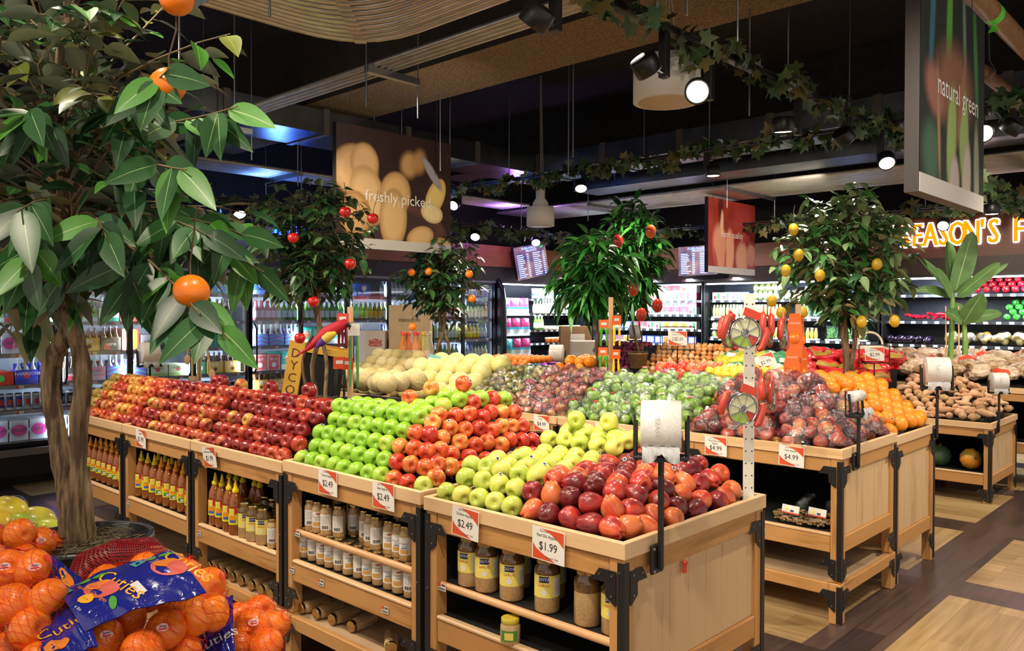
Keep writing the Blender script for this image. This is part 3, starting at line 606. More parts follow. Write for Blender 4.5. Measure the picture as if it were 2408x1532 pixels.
for i, (K, x, y, z, w_) in enumerate([(A_DEEP, -4.55, 2.33, 1.165, 'balanced on top of the rosy heap'), (A_DEEP, -4.68, 2.36, 1.165, 'on top of the rosy heap, left of another'), (A_ROSY, -4.42, 2.38, 1.155, 'on top of the rosy heap towards the right'), (A_DEEP, -4.02, 2.34, 1.165, 'on top at the left of the deep red heap'),
        (A_DEEP, -3.55, 2.28, 1.16, 'on top in the middle of the deep red heap'), (A_GALA, -2.62, 2.47, 1.235, 'highest of all on the gala heap'), (A_GALA, -2.86, 2.36, 1.19, 'on top where the green and gala heaps meet'), (A_GALA, -2.78, 2.42, 1.215, 'on top of the gala heap, beside the green ones'), (A_GOLD, -1.98, 2.68, 1.115, 'perched at the back of the golden heap'), (A_GOLD, -2.12, 2.64, 1.115, 'perched at the back left of the golden heap')]):
    Hf = H1 if x > -2.29 else H2 if x > -3.25 else H3; z = Hf(x, y)+.066
    K.spawn('loose %s %s' % (WD[K.name], w_), (x, y, z), (1.5+.2*(i % 3), .2*i, .5), 'loose apples on top of the heaps')
# ---------------------------------------------------------------- jars, bottles and tags on the stands
def wrap(q, i0, R):
    for i in range(i0, len(q.v)):
        x, y, z = q.v[i]; a = x/R; r = R+z; q.v[i] = (r*math.sin(a), -r*math.cos(a), y)
def patch(q, w_, z0, z1, mi, R, off=0, x0=0, n=10):     # rectangle wrapped round the front (-Y) of a cylinder
    i0 = len(q.v); vs = []
    for i in range(n+1): x = x0-w_/2+w_*i/n; vs += [(x, z0, off), (x, z1, off)]
    q.add(vs, [(2*i, 2*i+2, 2*i+3, 2*i+1) for i in range(n)], mi, True); wrap(q, i0, R)
def wtext(q, s_, size, x, z, mi, R, off=.0006, sx=1):
    i0 = len(q.v); q.text(s_, size, Matrix.Translation((x, z, off)), mi, sx); wrap(q, i0, R)
GARL = noisy('minced_garlic', 'a88654', 'c6a878', 260, .5, .3, coat=.8, rand=.1); GARL.node_tree.nodes['Principled BSDF'].inputs['Coat Roughness'].default_value = .05
BROWNG = noisy('garlic_oil', '5c4020', '70522c', 60, .2, 0, coat=.8, rand=.1); LYEL = mat('label_yellow', 'e4d468', .45); LBLUE = mat('label_navy', '20285c', .45); LRED = mat('label_red', 'b84a34', .45)
LWHITE = mat('label_white', 'dcdad4', .5); LTXT = mat('label_print', '5a5c60', .6); LGRN = mat('label_green', '4a8a3c', .5); LBL2 = mat('label_blue', '3c6cb0', .5); LTAN = mat('label_tan', 'c89a4c', .5)
def jar_body(R, h, top=.16): return [(0, 0), (R*.86, 0), (R, h*.04), (R, h*.74), (R*.97, h*.80), (R*.78, h*.865), (R*.76, h*.9)]
def big_jar(name):
    R, h = .043, .182; q = MB(); pr = jar_body(R, h); q.lathe(pr, 24, 0, mis=[0, 0, 0, 1, 1, 1]); q.lathe([(R+.0004, h*.60), (R+.0004, h*.74)], 24, 1); body = q.mesh('jar', [GARL, BROWNG])
    q = MB(); q.lathe([(R*.82, h*.895), (R*.84, h*.9), (R*.84, h*.985), (R*.80, h)], 24, 0); lid = q.mesh('lid', GOLD)
    q = MB(); patch(q, .118, h*.30, h*.70, 0, R, .0007, .012, 14); patch(q, .034, h*.575, h*.685, 1, R, .0012); wtext(q, 'GOYA', .0135, 0, h*.63, 2, R, .0016, 1.05); wtext(q, 'GARLIC', .012, 0, h*.52, 3, R, .0014, 1)
    i0 = len(q.v); q.add([(0+.011*math.sin(a)*(1 if math.cos(a) < .5 else .4), h*.40+.010*math.cos(a)+(.006 if math.cos(a) > .9 else 0), .0012) for a in [2*PI*k/16 for k in range(16)]], [tuple(range(16))[::-1]], 2); wrap(q, i0, R)
    patch(q, .028, h*.33, h*.66, 2, R, .0011, .048, 4)
    for k in range(7): patch(q, .022, h*(.37+.035*k), h*(.378+.035*k), 4, R, .0015, .048, 3)
    return Proto(name, 'jar', [('jar', body), ('lid', lid), ('label', q.mesh('label', [LYEL, LBLUE, LWHITE, LRED, LTXT]))])
BIGJ = big_jar('garlic_jar')
def small_jar(kind):
    R, h = .0285, .138; q = MB(); q.lathe(jar_body(R, h), 18, 0); body = q.mesh('jar', GARL)
    q = MB(); q.lathe([(R*.84, h*.895), (R*.86, h*.9), (R*.86, h*.985), (R*.82, h)], 18, 0); lid = q.mesh('lid', GOLD)
    q = MB(); patch(q, .06, h*.2, h*.70, 0, R, .0006, 0, 10)
    if kind == 0:
        wtext(q, 'Chopped', .011, -.002, h*.53, 1, R, .001, 1); wtext(q, 'Garlic', .011, .004, h*.45, 1, R, .001, 1); patch(q, .034, h*.24, h*.37, 2, R, .001, -.002, 5); patch(q, .02, h*.60, h*.65, 3, R, .001, .008, 3)
    elif kind == 1:
        wtext(q, 'Chopped', .011, -.002, h*.53, 4, R, .001, 1); wtext(q, 'Garlic', .011, .004, h*.45, 4, R, .001, 1); patch(q, .034, h*.24, h*.36, 2, R, .001, 0, 5); patch(q, .024, h*.38, h*.41, 4, R, .001, 0, 3)
    else:
        for k in range(8): patch(q, .034, h*(.40+.032*k), h*(.408+.032*k), 1, R, .001, 0, 3)
        for k in range(9): patch(q, .0012+.0008*(k % 3), h*.24, h*.34, 5, R, .001, -.012+.0032*k, 1)
    return Proto('chopped_garlic_jar', 'jar', [('jar', body), ('lid', lid), ('label', q.mesh('label', [LWHITE, LTXT, LTAN, LRED, LBL2, INK]))])
SMJ = [small_jar(0), small_jar(1), small_jar(2)]
SAUCE = mat('sauce_brown', '8e4c10', .15, coat=.8); CAPY = mat('cap_yellow', 'e8cc1c', .4); CAPO = mat('cap_orange', 'e89418', .4); LRD = mat('label_bright_red', 'c42c34', .4); LYB = mat('label_lemon', 'e4e030', .45); LBB = mat('label_sky', '3c62c4', .45)
def sauce(kind):
    R, h = .034, .27; q = MB(); q.lathe([(0, 0), (R*.9, 0), (R, .008), (R*.96, .06), (R, .1), (R, .15), (R*.9, .175), (R*.55, .205), (R*.4, .212)], 20, 0); body = q.mesh('bottle', SAUCE)
    q = MB(); q.lathe([(R*.5, .21), (R*.52, .225), (R*.36, .228), (R*.27, .243), (R*.13, .268), (R*.1, .27)], 16, 0); cap = q.mesh('cap', [CAPY, CAPO][kind])
    q = MB(); patch(q, .088, .055, .135, 0, R*.985, .0022, .004, 14)
    i0 = len(q.v); e = [(.027*math.cos(a)-.008, .122+.021*math.sin(a), .0032) for a in [2*PI*k/18 for k in range(18)]]; q.add(e, [tuple(range(18))], 1); wrap(q, i0, R)
    wtext(q, 'Sauce', .013, -.01, .125, 2, R, .0036, 1)
    if kind == 0: patch(q, .036, .076, .098, 3, R, .0026, -.006, 5); patch(q, .03, .066, .078, 5, R, .003, -.006, 5)
    else: patch(q, .03, .062, .082, 4, R, .0026, -.012, 5); patch(q, .014, .062, .076, 2, R, .003, -.004, 3); patch(q, .034, .088, .104, 3, R, .0026, -.010, 4)
    return Proto('sauce_bottle', 'sauce bottle', [('bottle', body), ('cap', cap), ('label', q.mesh('label', [LYB, LRD, LWHITE, CAPO, LGRN, LBB]))])
SAU = [sauce(0), sauce(1)]
random.seed(21)
def stand_row(p, n, x0, x1, y, z, wdn, grp, tilt=0, face=.25, jit=.004, ch=None):
    for i in range(n):
        x = x0+(x1-x0)*i/max(1, n-1)
        (ch(i) if ch else p).spawn('%s, %s from left, %s' % (wdn(i) if callable(wdn) else wdn, nth(i), grp), (x+rnd(-jit, jit), y+rnd(-jit, jit), z), (0, 0, face+rnd(-.35, .35)), grp)
for i, (x, y, yy) in enumerate([(1072, 1386, 0), (1118, 1398, 0), (1172, 1420, 0), (1252, 1450, 0), (1353, 1480, 2.4), (1409, 1507, 0), (1222, 1408, .3), (1302, 1436, .3)]):
    p = PZ(x, y, .561); p.y = max(p.y, 2.035)
    if i > 5: p = PY(x, y, 2.15); p.z = .561
    BIGJ.spawn('large garlic jar with yellow label, %s from left on the middle shelf%s' % (nth(i if i < 6 else i-6), ' at the front' if i < 6 else ' at the back'), p, (0, 0, .45+(yy if yy > 1 else rnd(-.3, .3))), 'large garlic jars')
q = MB(); q.lathe([(0, 0), (.03, 0), (.034, .006), (.034, .06), (.028, .07)], 20); bd = q.mesh('jar', GARL); q = MB(); q.lathe([(.029, .068), (.031, .07), (.031, .084), (.029, .086)], 20); ld = q.mesh('lid', mat('lid_yellow', 'c8b438', .4)); q = MB(); patch(q, .06, .015, .05, 0, .034, .0006); patch(q, .03, .02, .044, 1, .034, .001)
Proto('small_jar', 'jar', [('jar', bd), ('lid', ld), ('label', q.mesh('label', [LGRN, LYEL]))]).spawn('small squat jar with yellow lid alone on the lowest shelf', PZ(1200, 1512, .443), (0, 0, .6))
kinds_ = [2, 0, 2, 2, 2]
for i, (x, y) in enumerate([(728, 1248), (749, 1252), (769, 1259), (798, 1264), (833, 1260), (860, 1276), (872, 1285), (886, 1293), (917, 1304), (938, 1311), (956, 1319)]):
    p = PZ(x, y, .576); p.y = max(p.y, YN+.065); SMJ[[2, 0, 2, 2, 2, 2, 2, 2, 0, 1, 1][i]].spawn('small chopped garlic jar, %s from left on the upper garlic shelf' % nth(i), p, (0, 0, .7+rnd(-.2, .2)), 'chopped garlic jars, upper shelf')
for i in range(7): SMJ[i % 3].spawn('small chopped garlic jar, %s from left, back row of the upper garlic shelf' % nth(i), (-3.12+.11*i, YN+.2, .576), (0, 0, .7+rnd(-.2, .2)), 'chopped garlic jars, upper shelf')
for r in (0, 1): stand_row(None, 13, -3.175, -2.375, YN+.062+.075*r, .447, 'small chopped garlic jar', ['front', 'back'][r]+' row, lower garlic shelf', face=.7, ch=lambda i: SMJ[[1, 2, 0, 1, 2, 0, 2, 1, 0, 1, 0, 2, 1][i]])
def laid(pr, x, z, y, lbl, grp, ang=0, R=.0285): pr.spawn(lbl, (x, y, z+R), (PI/2, 0, ang), grp)
for i, x in enumerate([-3.155, -3.06, -2.965, -2.85]): laid(SMJ[0], x, .196, 2.12+.01*i, 'garlic jar lying lid outward, %s from left, under the garlic shelves' % nth(i), 'jars lying on the low base', .25*(i-1)*.3)
laid(SMJ[2], -2.64, .196, 2.08, 'garlic jar lying askew, apart from the others on the low base', None, .9)
for i, x in enumerate([-4.05, -3.975, -3.895, -3.81, -3.72, -3.62, -3.53, -3.44]): laid(SMJ[2], x, .196, 2.12, 'garlic jar lying lid outward, %s of eight below the yellow capped bottles' % nth(i), 'row of jars lying on their sides', .1)
for i, (x, y) in enumerate([(507, 1234), (523, 1239), (540, 1249), (555, 1257), (540, 1222), (556, 1226), (572, 1230), (600, 1236), (612, 1244)]):
    SAU[0].spawn('yellow capped sauce bottle, %s from left beside the garlic jars, %s row' % (nth(i if i < 4 else i-4), 'front' if i < 4 else 'back'), (lambda p: V((p.x, p.y if i < 4 else 2.13, .446)))(PZ(x, y, .446) if i < 4 else PY(x, y, 2.13)), (0, 0, .8+rnd(-.2, .2)), 'yellow capped bottles beside garlic jars')
for i, (x, y) in enumerate([(580, 1262), (599, 1271), (622, 1279), (606, 1252), (626, 1258), (645, 1263)]):
    BIGJ.spawn('large garlic jar, %s from left beside the yellow capped bottles, %s row' % (nth(i if i < 3 else i-3), 'front' if i < 3 else 'back'), (lambda p: V((p.x, p.y, .446)))(PZ(x, y, .446) if i < 3 else PY(x, y, 2.14)), (0, 0, .8+rnd(-.3, .3)), 'garlic jars beside bottles', sc=.95)
SMJ[2].spawn('small chopped garlic jar in front of the large jars, near the post', PZ(643, 1288, .446), (0, 0, .7))
for r in (0, 1):
    for i in range(9 - r):
        SAU[0 if i < 3 else 1].spawn('%s capped sauce bottle, %s from left, %s row, stand of rosy apples' % ('yellow' if i < 3 else 'orange', nth(i), ['front', 'back'][r]), (-4.955+.093*i+.04*r, YN+.065+.085*r, .446), (0, 0, .9+rnd(-.25, .25)), 'sauce bottles under the rosy apples')
        SAU[1].spawn('orange capped sauce bottle, %s from left, %s row, leftmost stand' % (nth(i), ['front', 'back'][r]), (-5.865+.093*i+.04*r, YN+.065+.085*r, .446), (0, 0, .9+rnd(-.25, .25)), 'sauce bottles of the leftmost stand')
# price cards
def swoosh(q, w_, h, mi, z):
    c = []
    for k in range(9): t = k/8; c.append((-w_*.30+w_*.78*t, h*(.47-.03*t-.42*t*t)))
    q.add([(x, y, z) for x, y in c]+[(w_*.47, h*.47, z)], [(i, i+1, 9) for i in range(8)], mi)
    c = [(-w_*.47+w_*.72*(k/8), h*(-.02-.45*(k/8)**.6)) for k in range(9)]
    q.add([(x, y, z) for x, y in c]+[(-w_*.47, -h*.47, z)], [(i, 9, i+1) for i in range(8)], mi)
TAGM = [PAPER, mat('tag_orange', 'd4502c', .5), INK]
def card(names, price, w_=.135, h=.105):
    q = MB(); q.box((-w_/2, -h/2, -.001), (w_/2, h/2, 0)); swoosh(q, w_, h, 1, .0004)
    T = lambda x, y: Matrix.Translation((x, y, .0008))
    q.text('Save from', h*.09, T(-w_*.12, h*.40), 2)
    for i, s_ in enumerate(names): q.text(s_, h*.135, T(-w_*.04, h*(.26-.13*i)), 2, .95)
    q.text(price, h*.36, T(.0, -h*(.06 if len(names) < 2 else .12)), 2, .9 if len(price) < 6 else .72)
    q.text("Manager's Sale", h*.085, T(w_*.12, -h*.37), 2); q.M = Matrix.Rotation(PI/2, 4, 'X'); q.v = [tuple(q.M @ V(v_)) for v_ in q.v]
    return q.mesh('price_card', TAGM)
def pcard(names, price, loc, lbl, tilt=0, yaw=0, lean=0, **k): return tag(put('price_card', card(names, price, **k), None, loc, (lean, tilt, yaw)), lbl, 'price card', 'price cards on the stands')
yf = YN-.0125
pcard(['Red Dls Apples'], '$1.99', (-1.673, yf, .812), 'price card $1.99 taped below the dark red apples', .02); pcard(['Golden Apples'], '$2.49', (-2.054, yf, .815), 'price card $2.49 taped below the golden apples', .05)
pcard(['Gala Apples'], '$2.49', (-2.515, yf, .838), 'price card $2.49 taped below the gala apples', -.01); pcard(['Granny Apples'], '$2.49', (-2.89, yf, .836), 'price card $2.49 taped below the green apples')
pcard(['Macintosh Apples'], '$1.99', (-3.925, yf-.006, .815), 'price card $1.99 hanging askew below the deep red apples', -.12, 0, .08); pcard(['Apples'], '$1.99', (-4.775, yf, .818), 'price card $1.99 taped below the rosy apples')
yf = 4.03-.0125
pcard(['Red Delicious', 'Apples'], '$4.99', (-2.247, yf, .815), 'price card $4.99 below the bagged red apples, nearer the middle post'); pcard(['Gala Apples'], '$4.99', (-1.815, yf, .812), 'price card $4.99 below the bagged red apples, nearest the planked end', .03)
pcard(['Granny Apples'], '$4.99', (-3.01, yf, .815), 'price card $4.99 below the bagged green apples'); pcard(['Plums'], '$4.99', (-3.52, yf, .82), 'price card below the small red bagged apples'); pcard(['Sweet Potatoes'], '$1.99', (-2.42, 7.41, .59), 'price card below the sweet potatoes')
q = MB(); q.box((-.02, -.001, -.014), (.02, 0, .014)); q.box((-.02, -.0016, .0), (-.006, -.001, .014), 1); q.box((-.002, -.0016, .003), (.017, -.001, .011), 2); q.box((-.016, -.0016, -.01), (.016, -.001, -.004), 2)
SHL = q.mesh('shelf_label', [LWHITE, TAGM[1], LTXT])
for i, (x, y, z, wh) in enumerate([(-3.19, YN, .40, 'below the lower garlic shelf at left'), (-2.96, YN, .395, 'below the lower garlic shelf, middle'), (-2.52, YN, .39, 'below the lower garlic shelf at right'), (-4.08, YN, .395, 'below the yellow capped bottles'),
        (-5.0, YN, .405, 'below the sauce bottles at the left post'), (-1.98, 4.03, .40, 'below the peanut bags'), (-3.16, YN+.01, .567, 'on the dowel of the upper garlic shelf'), (-2.2, YN+.01, .552, 'on the dowel below the large garlic jars')]):
    tag(put('shelf_label', SHL, None, (x, y+.0005, z)), 'small white and orange shelf label '+wh, 'shelf label', 'shelf labels')
# bag roll holders on posts
ROLLM = noisy('bag_roll', 'd8d6d2', 'e8e6e2', 30, .25, .15, rand=.1, stretch=(.3, 6, 6), coat=.2); FILMW = mat('bag_film_white', 'd4d6da', .2)
def roll_holder(lbl, foot, top, ang, scale=1, plate=True, W=.155, bag=True, RR=.078):
    t = thing('bag_dispenser', lbl, 'bag dispenser', foot, group='produce bag dispensers'); h = top-foot[2]
    if plate:
        q = MB(); q.box((0, -.032, -.045), (.012, .032, .045), 0, .004)
        for yy in (-.024, .024):
            for zz in (-.034, .034): q.cyl((.011, yy, zz), (.016, yy, zz), .0045, 8, 1)
        q.build('mounting_plate', [BLK, CHROME], t)
    q = MB(); q.box((.012, -.008, -.03), (.028, .008, h), 0, .003); q.build('post', BLK, t)
    ux, uy = math.cos(ang), math.sin(ang); M = Matrix(((ux, -uy, 0, .02), (uy, ux, 0, 0), (0, 0, 1, h), (0, 0, 0, 1))) @ Matrix.Scale(scale, 4)
    q = MB(); q.M = M; w2 = W/2
    q.box((-w2-.004, -.03, 0), (w2+.004, -.018, .012), 0, .003); q.box((-w2-.004, .03, 0), (w2+.004, .042, .012), 0, .003); q.box((-w2, -.02, -.004), (-w2+.01, .035, .008)); q.box((w2-.01, -.02, -.004), (w2, .035, .008)); q.box((-.02, -.03, -.004), (.02, .042, .004))
    for s_ in (-1, 1):
        q.tube([(s_*w2, .006, 0), (s_*w2, .012, .06), (s_*w2, .02, .115)], .0075, 8); q.tube([(s_*w2, .034, .0), (s_*(w2+.004), .034, .13)], .004, 6)
    q.build('holder', BLK, t)
    q = MB(); q.M = M; q.M = M @ Matrix.Translation((0, .012, .10)) @ Matrix.Rotation(PI/2, 4, 'Y'); q.lathe([(.012, -.06), (RR-.002, -.06), (RR, -.057), (RR, .057), (RR-.002, .06), (.012, .06)], 32, 0); r = q.build('roll', ROLLM, t)
    q = MB(); q.M = M @ Matrix.Translation((0, .012-RR-.0005, .10)) @ Matrix.Rotation(PI/2, 4, 'X'); q.text('PLEASE', .02, Matrix.Translation((-.01, .01, .0005)) @ Matrix.Rotation(-PI/2, 4, 'Z'), 0); q.build('print', mat('faint_print', 'cacaca', .4) if 'faint_print' not in MATS else MATS['faint_print'], r)
    if bag:
        q = MB(); q.M = M; n = 12; vs = []
        for i in range(n+1):
            x = -.055+.11*i/n; wv_ = .006*math.sin(i*1.7); lo = -.005+.03*math.exp(-((i-n/2)/1.6)**2)
            vs += [(x, -.045+wv_, .045), (x, -.052-wv_, .02), (x*1.02, -.044+wv_*1.5, lo)]
        q.add(vs, [f for i in range(n) for f in ((3*i, 3*i+3, 3*i+4, 3*i+1), (3*i+1, 3*i+4, 3*i+5, 3*i+2))], 0, True); q.build('loose_bag', FILMW, t)
    return t
roll_holder('black bag dispenser with a white roll on the corner of the front stand', (-1.378, 2.10, .80), 1.105, YAW_R := math.atan2(CR.y, CR.x)-.2)
roll_holder('bag dispenser turned edge on beside the bagged red apples', (-1.553, 4.167, .80), 1.03, YAW_R+1.0, 1.0, RR=.028)
roll_holder('bag dispenser with a full roll beside the oranges', (-1.562, 5.49, .80), 1.075, YAW_R-.1, 1.12)
roll_holder('bag dispenser with a thin roll beside the sweet potatoes', (-1.682, 7.575, .60), .89, YAW_R, .95)
roll_holder('bag dispenser behind the trunk at the left end', (-6.0, 2.5, .85), 1.15, YAW_R+.9, 1.0, False)
roll_holder('bag dispenser over the oranges in front of the white boxes', (-4.75, 5.6, .8), 1.08, YAW_R, 1.0, False, bag=False); roll_holder('bag dispenser behind the mango tree by the red onions', (-5.73, 8.24, .62), 1.2, YAW_R, 1.1, False, bag=False)
# ---------------------------------------------------------------- artificial trees
def leaf_mat(name, face, back, rib):
    m = mat(name, face, .38, spec=.45); uv = N(m, 'ShaderNodeUVMap'); sx = N(m, 'ShaderNodeSeparateXYZ'); L(m, uv.outputs[0], sx.inputs[0])
    a = N(m, 'ShaderNodeMath', operation='SUBTRACT'); a.inputs[1].default_value = .5; L(m, sx.outputs[0], a.inputs[0]); b = N(m, 'ShaderNodeMath', operation='ABSOLUTE'); L(m, a.outputs[0], b.inputs[0])
    k = N(m, 'ShaderNodeMath', operation='LESS_THAN'); k.inputs[1].default_value = .012; L(m, b.outputs[0], k.inputs[0])
    # side veins: stripes slanted towards the tip
    v1 = N(m, 'ShaderNodeMath', operation='MULTIPLY_ADD'); v1.inputs[1].default_value = -1.1; L(m, b.outputs[0], v1.inputs[0]); L(m, sx.outputs[1], v1.inputs[2])
    v2 = N(m, 'ShaderNodeMath', operation='MULTIPLY'); v2.inputs[1].default_value = 9; L(m, v1.outputs[0], v2.inputs[0]); v3 = N(m, 'ShaderNodeMath', operation='FRACT'); L(m, v2.outputs[0], v3.inputs[0])
    v4 = N(m, 'ShaderNodeMath', operation='LESS_THAN'); v4.inputs[1].default_value = .07; L(m, v3.outputs[0], v4.inputs[0]); v5 = N(m, 'ShaderNodeMath', operation='MULTIPLY'); v5.inputs[1].default_value = .15; L(m, v4.outputs[0], v5.inputs[0])
    f = N(m, 'ShaderNodeMath', operation='MAXIMUM'); L(m, k.outputs[0], f.inputs[0]); L(m, v5.outputs[0], f.inputs[1])
    n = noise(m, coords(m), 9, 2); c1 = N(m, 'ShaderNodeMix', data_type='RGBA', blend_type='MULTIPLY'); c1.inputs[0].default_value = .5; c1.inputs[6].default_value = srgb(face); L(m, ramp(m, n, [(.3, '8a8a8a'), (.7, 'ffffff')]), c1.inputs[7])
    x = N(m, 'ShaderNodeMix', data_type='RGBA'); L(m, f.outputs[0], x.inputs[0]); L(m, c1.outputs[2], x.inputs[6]); x.inputs[7].default_value = srgb(rib)
    g = N(m, 'ShaderNodeNewGeometry'); y = N(m, 'ShaderNodeMix', data_type='RGBA'); L(m, g.outputs['Backfacing'], y.inputs[0]); L(m, x.outputs[2], y.inputs[6]); y.inputs[7].default_value = srgb(back); base(m, y.outputs[2]); return m
FIC = [leaf_mat('leaf_deep', '1f4428', '6c7464', '6c8c58'), leaf_mat('leaf_mid', '2a5a2c', '80866e', '9cb878'), leaf_mat('leaf_fresh', '4a8a30', 'a0a880', 'b4c890'), leaf_mat('leaf_olive', '66702c', '8a865a', '8c8a54')]
DARKL = [leaf_mat('leaf_dark_small', '22482a', '46543c', '3c5c34'), leaf_mat('leaf_mid_small', '36642e', '627050', '5c7c48'), leaf_mat('leaf_pale_small', '5a7a48', '8c9674', '8ca070')]
MANGL = [leaf_mat('leaf_mango_dark', '1c5020', '345c2c', '4c7a3c'), leaf_mat('leaf_mango', '2a7a2c', '4c7c40', '6ca454'), leaf_mat('leaf_mango_bright', '4a9a3c', '5c8a4c', 'a4d090')]
LEML = [leaf_mat('leaf_lemon_dark', '27502a', '5c6c48', '4c6c3c'), leaf_mat('leaf_lemon', '417a3a', '7c8c5c', '7ca068'), leaf_mat('leaf_lemon_pale', '7c9c66', 'b4bc94', 'b4c8a0')]
from mathutils import noise as mnoise
BARK = noisy('bark', '4a3828', '8e7656', 70, .9, 1.0, .38, .62, 8, rand=.1, stretch=(1, 1, .12), bdist=.01); TWIG = mat('twig', '6a5a3c', .8); TWIGD = mat('twig_dark', '4a3826', .85)
def leaf(q, p, d, up, ln, wd, droop, mi, kind=0, ns=6, fold=.25):
    d = d.normalized(); s = d.cross(up)
    if s.length < 1e-3: s = d.orthogonal()
    s.normalize(); n = s.cross(d).normalized(); vs = []; uv = []
    for i in range(ns+1):
        v_ = i/ns; w_ = (math.sin(PI*v_**.72)**.85 if kind == 0 else math.sin(PI*v_**.85)**(.9 if wd < .06 else .42))*wd*.5 if 0 < i < ns else .0006
        c = p+d*(ln*v_)-V((0, 0, 1))*(droop*ln*v_*v_)
        for u in (-1, 0, 1): vs.append(c+s*(u*w_)+n*(abs(u)*w_*fold)); uv.append((.5+.5*u, v_))
    q.add(vs, [(3*i+j, 3*i+j+1, 3*i+j+4, 3*i+j+3) for i in range(ns) for j in (0, 1)], mi, True, uvs=uv)
def crown(t, o, C, Rd, ntw, nlf, ln, wd, mats, wts, seed, kind=0, droop=.4, tw=.0018, inner=.25, yb=0, twm=TWIG, updir=.35, axis=None, shellp=.45):
    rg = random.Random(seed); q = MB(); b = MB(); q.uv = []
    for k in range(ntw):
        u = rg.uniform(-1, 1); a = rg.uniform(0, 2*PI); s = math.sqrt(1-u*u); f = rg.uniform(shellp, 1)**.5
        e = C+V((s*math.cos(a)*Rd[0], s*math.sin(a)*Rd[1], u*Rd[2]))*f
        st = (axis(clampf((e.z-C.z)/Rd[2]*.5+.3, 0, 1)) if axis else C+V((0, 0, (u*.6-.25)*Rd[2])))
        mid = st.lerp(e, .5)+V((rg.uniform(-1, 1), rg.uniform(-1, 1), rg.uniform(.2, 1)))*.10*Rd[0]*2
        pts = [st+(mid-st)*(2*x) if x < .5 else mid+(e-mid)*(2*x-1) for x in [i/6 for i in range(7)]]
        pts = [((pts[max(i-1, 0)]+pts[i]*2+pts[min(i+1, 6)])/4) for i in range(7)]; pts[-1].z -= .02*rg.random()
        b.tube([p-o for p in pts], [tw*2.2-tw*1.4*i/6 for i in range(7)], 5)
        for j in range(nlf):
            x = .22+.78*(j+rg.uniform(-.3, .3))/(nlf-1) if nlf > 1 else 1; x = clampf(x, 0, .999)*6; i = int(x); p = pts[i].lerp(pts[i+1], x-i); td = (pts[i+1]-pts[i]).normalized()
            sd = td.cross(V((0, 0, 1))).normalized()*(1 if j % 2 else -1)
            d = (td*rg.uniform(.3, 1)+sd*rg.uniform(.5, 1.1)+V((rg.uniform(-.3, .3), rg.uniform(-.3, .3), rg.uniform(-.9, updir)))).normalized()
            L_ = ln*rg.uniform(.7, 1.25); r_ = rg.random(); mi = 0
            while mi < len(wts)-1 and r_ > wts[mi]: r_ -= wts[mi]; mi += 1
            up = V((rg.uniform(-.7, .7), rg.uniform(-.7, .7), 1)); g = p+d*.012; b.tube([p-o, g-o], tw*.7, 4, cap=False)
            leaf(q, g-o, d, up, L_, wd*L_/ln*rg.uniform(.85, 1.1), droop*rg.uniform(.2, 1.3), mi, kind)
    q.build('foliage', mats, t); b.build('branches', twm, t)
def trunk(t, o, strands, m=BARK, name='trunk', n=28, seed=1, sub=10):
    rg = random.Random(seed)
    for pts, rr in strands:
        q = MB(); P_ = []; R_ = []
        for i in range(len(pts)-1):
            for j in range(sub):
                x = j/sub; a, b_, c_, d_ = pts[max(i-1, 0)], pts[i], pts[i+1], pts[min(i+2, len(pts)-1)]
                P_.append(.5*((2*b_)+(c_-a)*x+(2*a-5*b_+4*c_-d_)*x*x+(3*b_-a-3*c_+d_)*x**3)); R_.append((rr[i]*(1-x)+rr[i+1]*x)*rg.uniform(.95, 1.05))
        P_.append(pts[-1]); R_.append(rr[-1]); i0 = len(q.v); q.tube([p-o for p in P_], R_, n)
        for i in range(i0, len(q.v)):
            k, j = (i-i0) % n, (i-i0)//n; j = 0 if j == len(P_) else (len(P_)-1 if j > len(P_) else j); c_ = P_[j]-o; d_ = V(q.v[i])-c_; a_ = 2*PI*k/n; r_ = d_.length; hh = j*.16
            f_ = 1+.10*mnoise.noise(V((math.cos(a_)*1.6, math.sin(a_)*1.6, hh+seed)))+.11*mnoise.noise(V((math.cos(a_)*5, math.sin(a_)*5, hh*.9+7)))+.05*mnoise.noise(V((math.cos(a_)*11, math.sin(a_)*11, hh*2.5)))
            q.v[i] = tuple(c_+d_*f_)
        q.build(name, m, t)
q = MB(); q.tube([(0, 0, .02), (.004, .002, .06), (-.004, .01, .12), (.004, .02, .17)], [.0022, .0018, .0018, .0018], 6); TWST = q.mesh('stem', TWIGD)
def fruit_on(K, lst, t0, grp, wdn, tree_name, sc=1, dt=-.25):
    for i, (x, y, w_) in enumerate(lst):
        p = PD(x, y, t0+dt); f_ = K.spawn('artificial %s hanging %s of %s' % (wdn, w_, tree_name), p, (rnd(-.2, .2), rnd(-.2, .2), rnd(0, 6)), grp, sc); put('stem', TWST, f_)
MOSS = noisy('moss', '4a4230', '8a7c60', 40, .95, 1, rand=.1, bdist=.01); POTB = mat('pot_black', '121214', .35)
def pot(t, c, R, h, m=POTB, moss=True):
    q = MB(); q.M = Matrix.Translation(c); q.lathe([(0, 0), (R*.8, 0), (R*.98, h*.9), (R*1.05, h*.92), (R*1.05, h), (R*.95, h), (R*.93, h*.8), (0, h*.78)], 28); q.build('pot', m, t)
    if moss:
        q = MB(); q.M = Matrix.Translation(V(c)+V((0, 0, h*.79))); rg = random.Random(3)
        q.lathe([(R*.9, 0), (R*.6, .03), (R*.3, .04), (0, .045)], 20, 0)
        for k in range(60):
            a = rg.uniform(0, 6.3); r = rg.uniform(.1, .95)*R; c0 = V((r*math.cos(a), r*math.sin(a), .03)); pts = [c0+V((rg.uniform(-.05, .05), rg.uniform(-.05, .05), rg.uniform(0, .03))) for _ in range(4)]; q.tube(pts, .0012, 4)
        q.build('moss', MOSS, t)
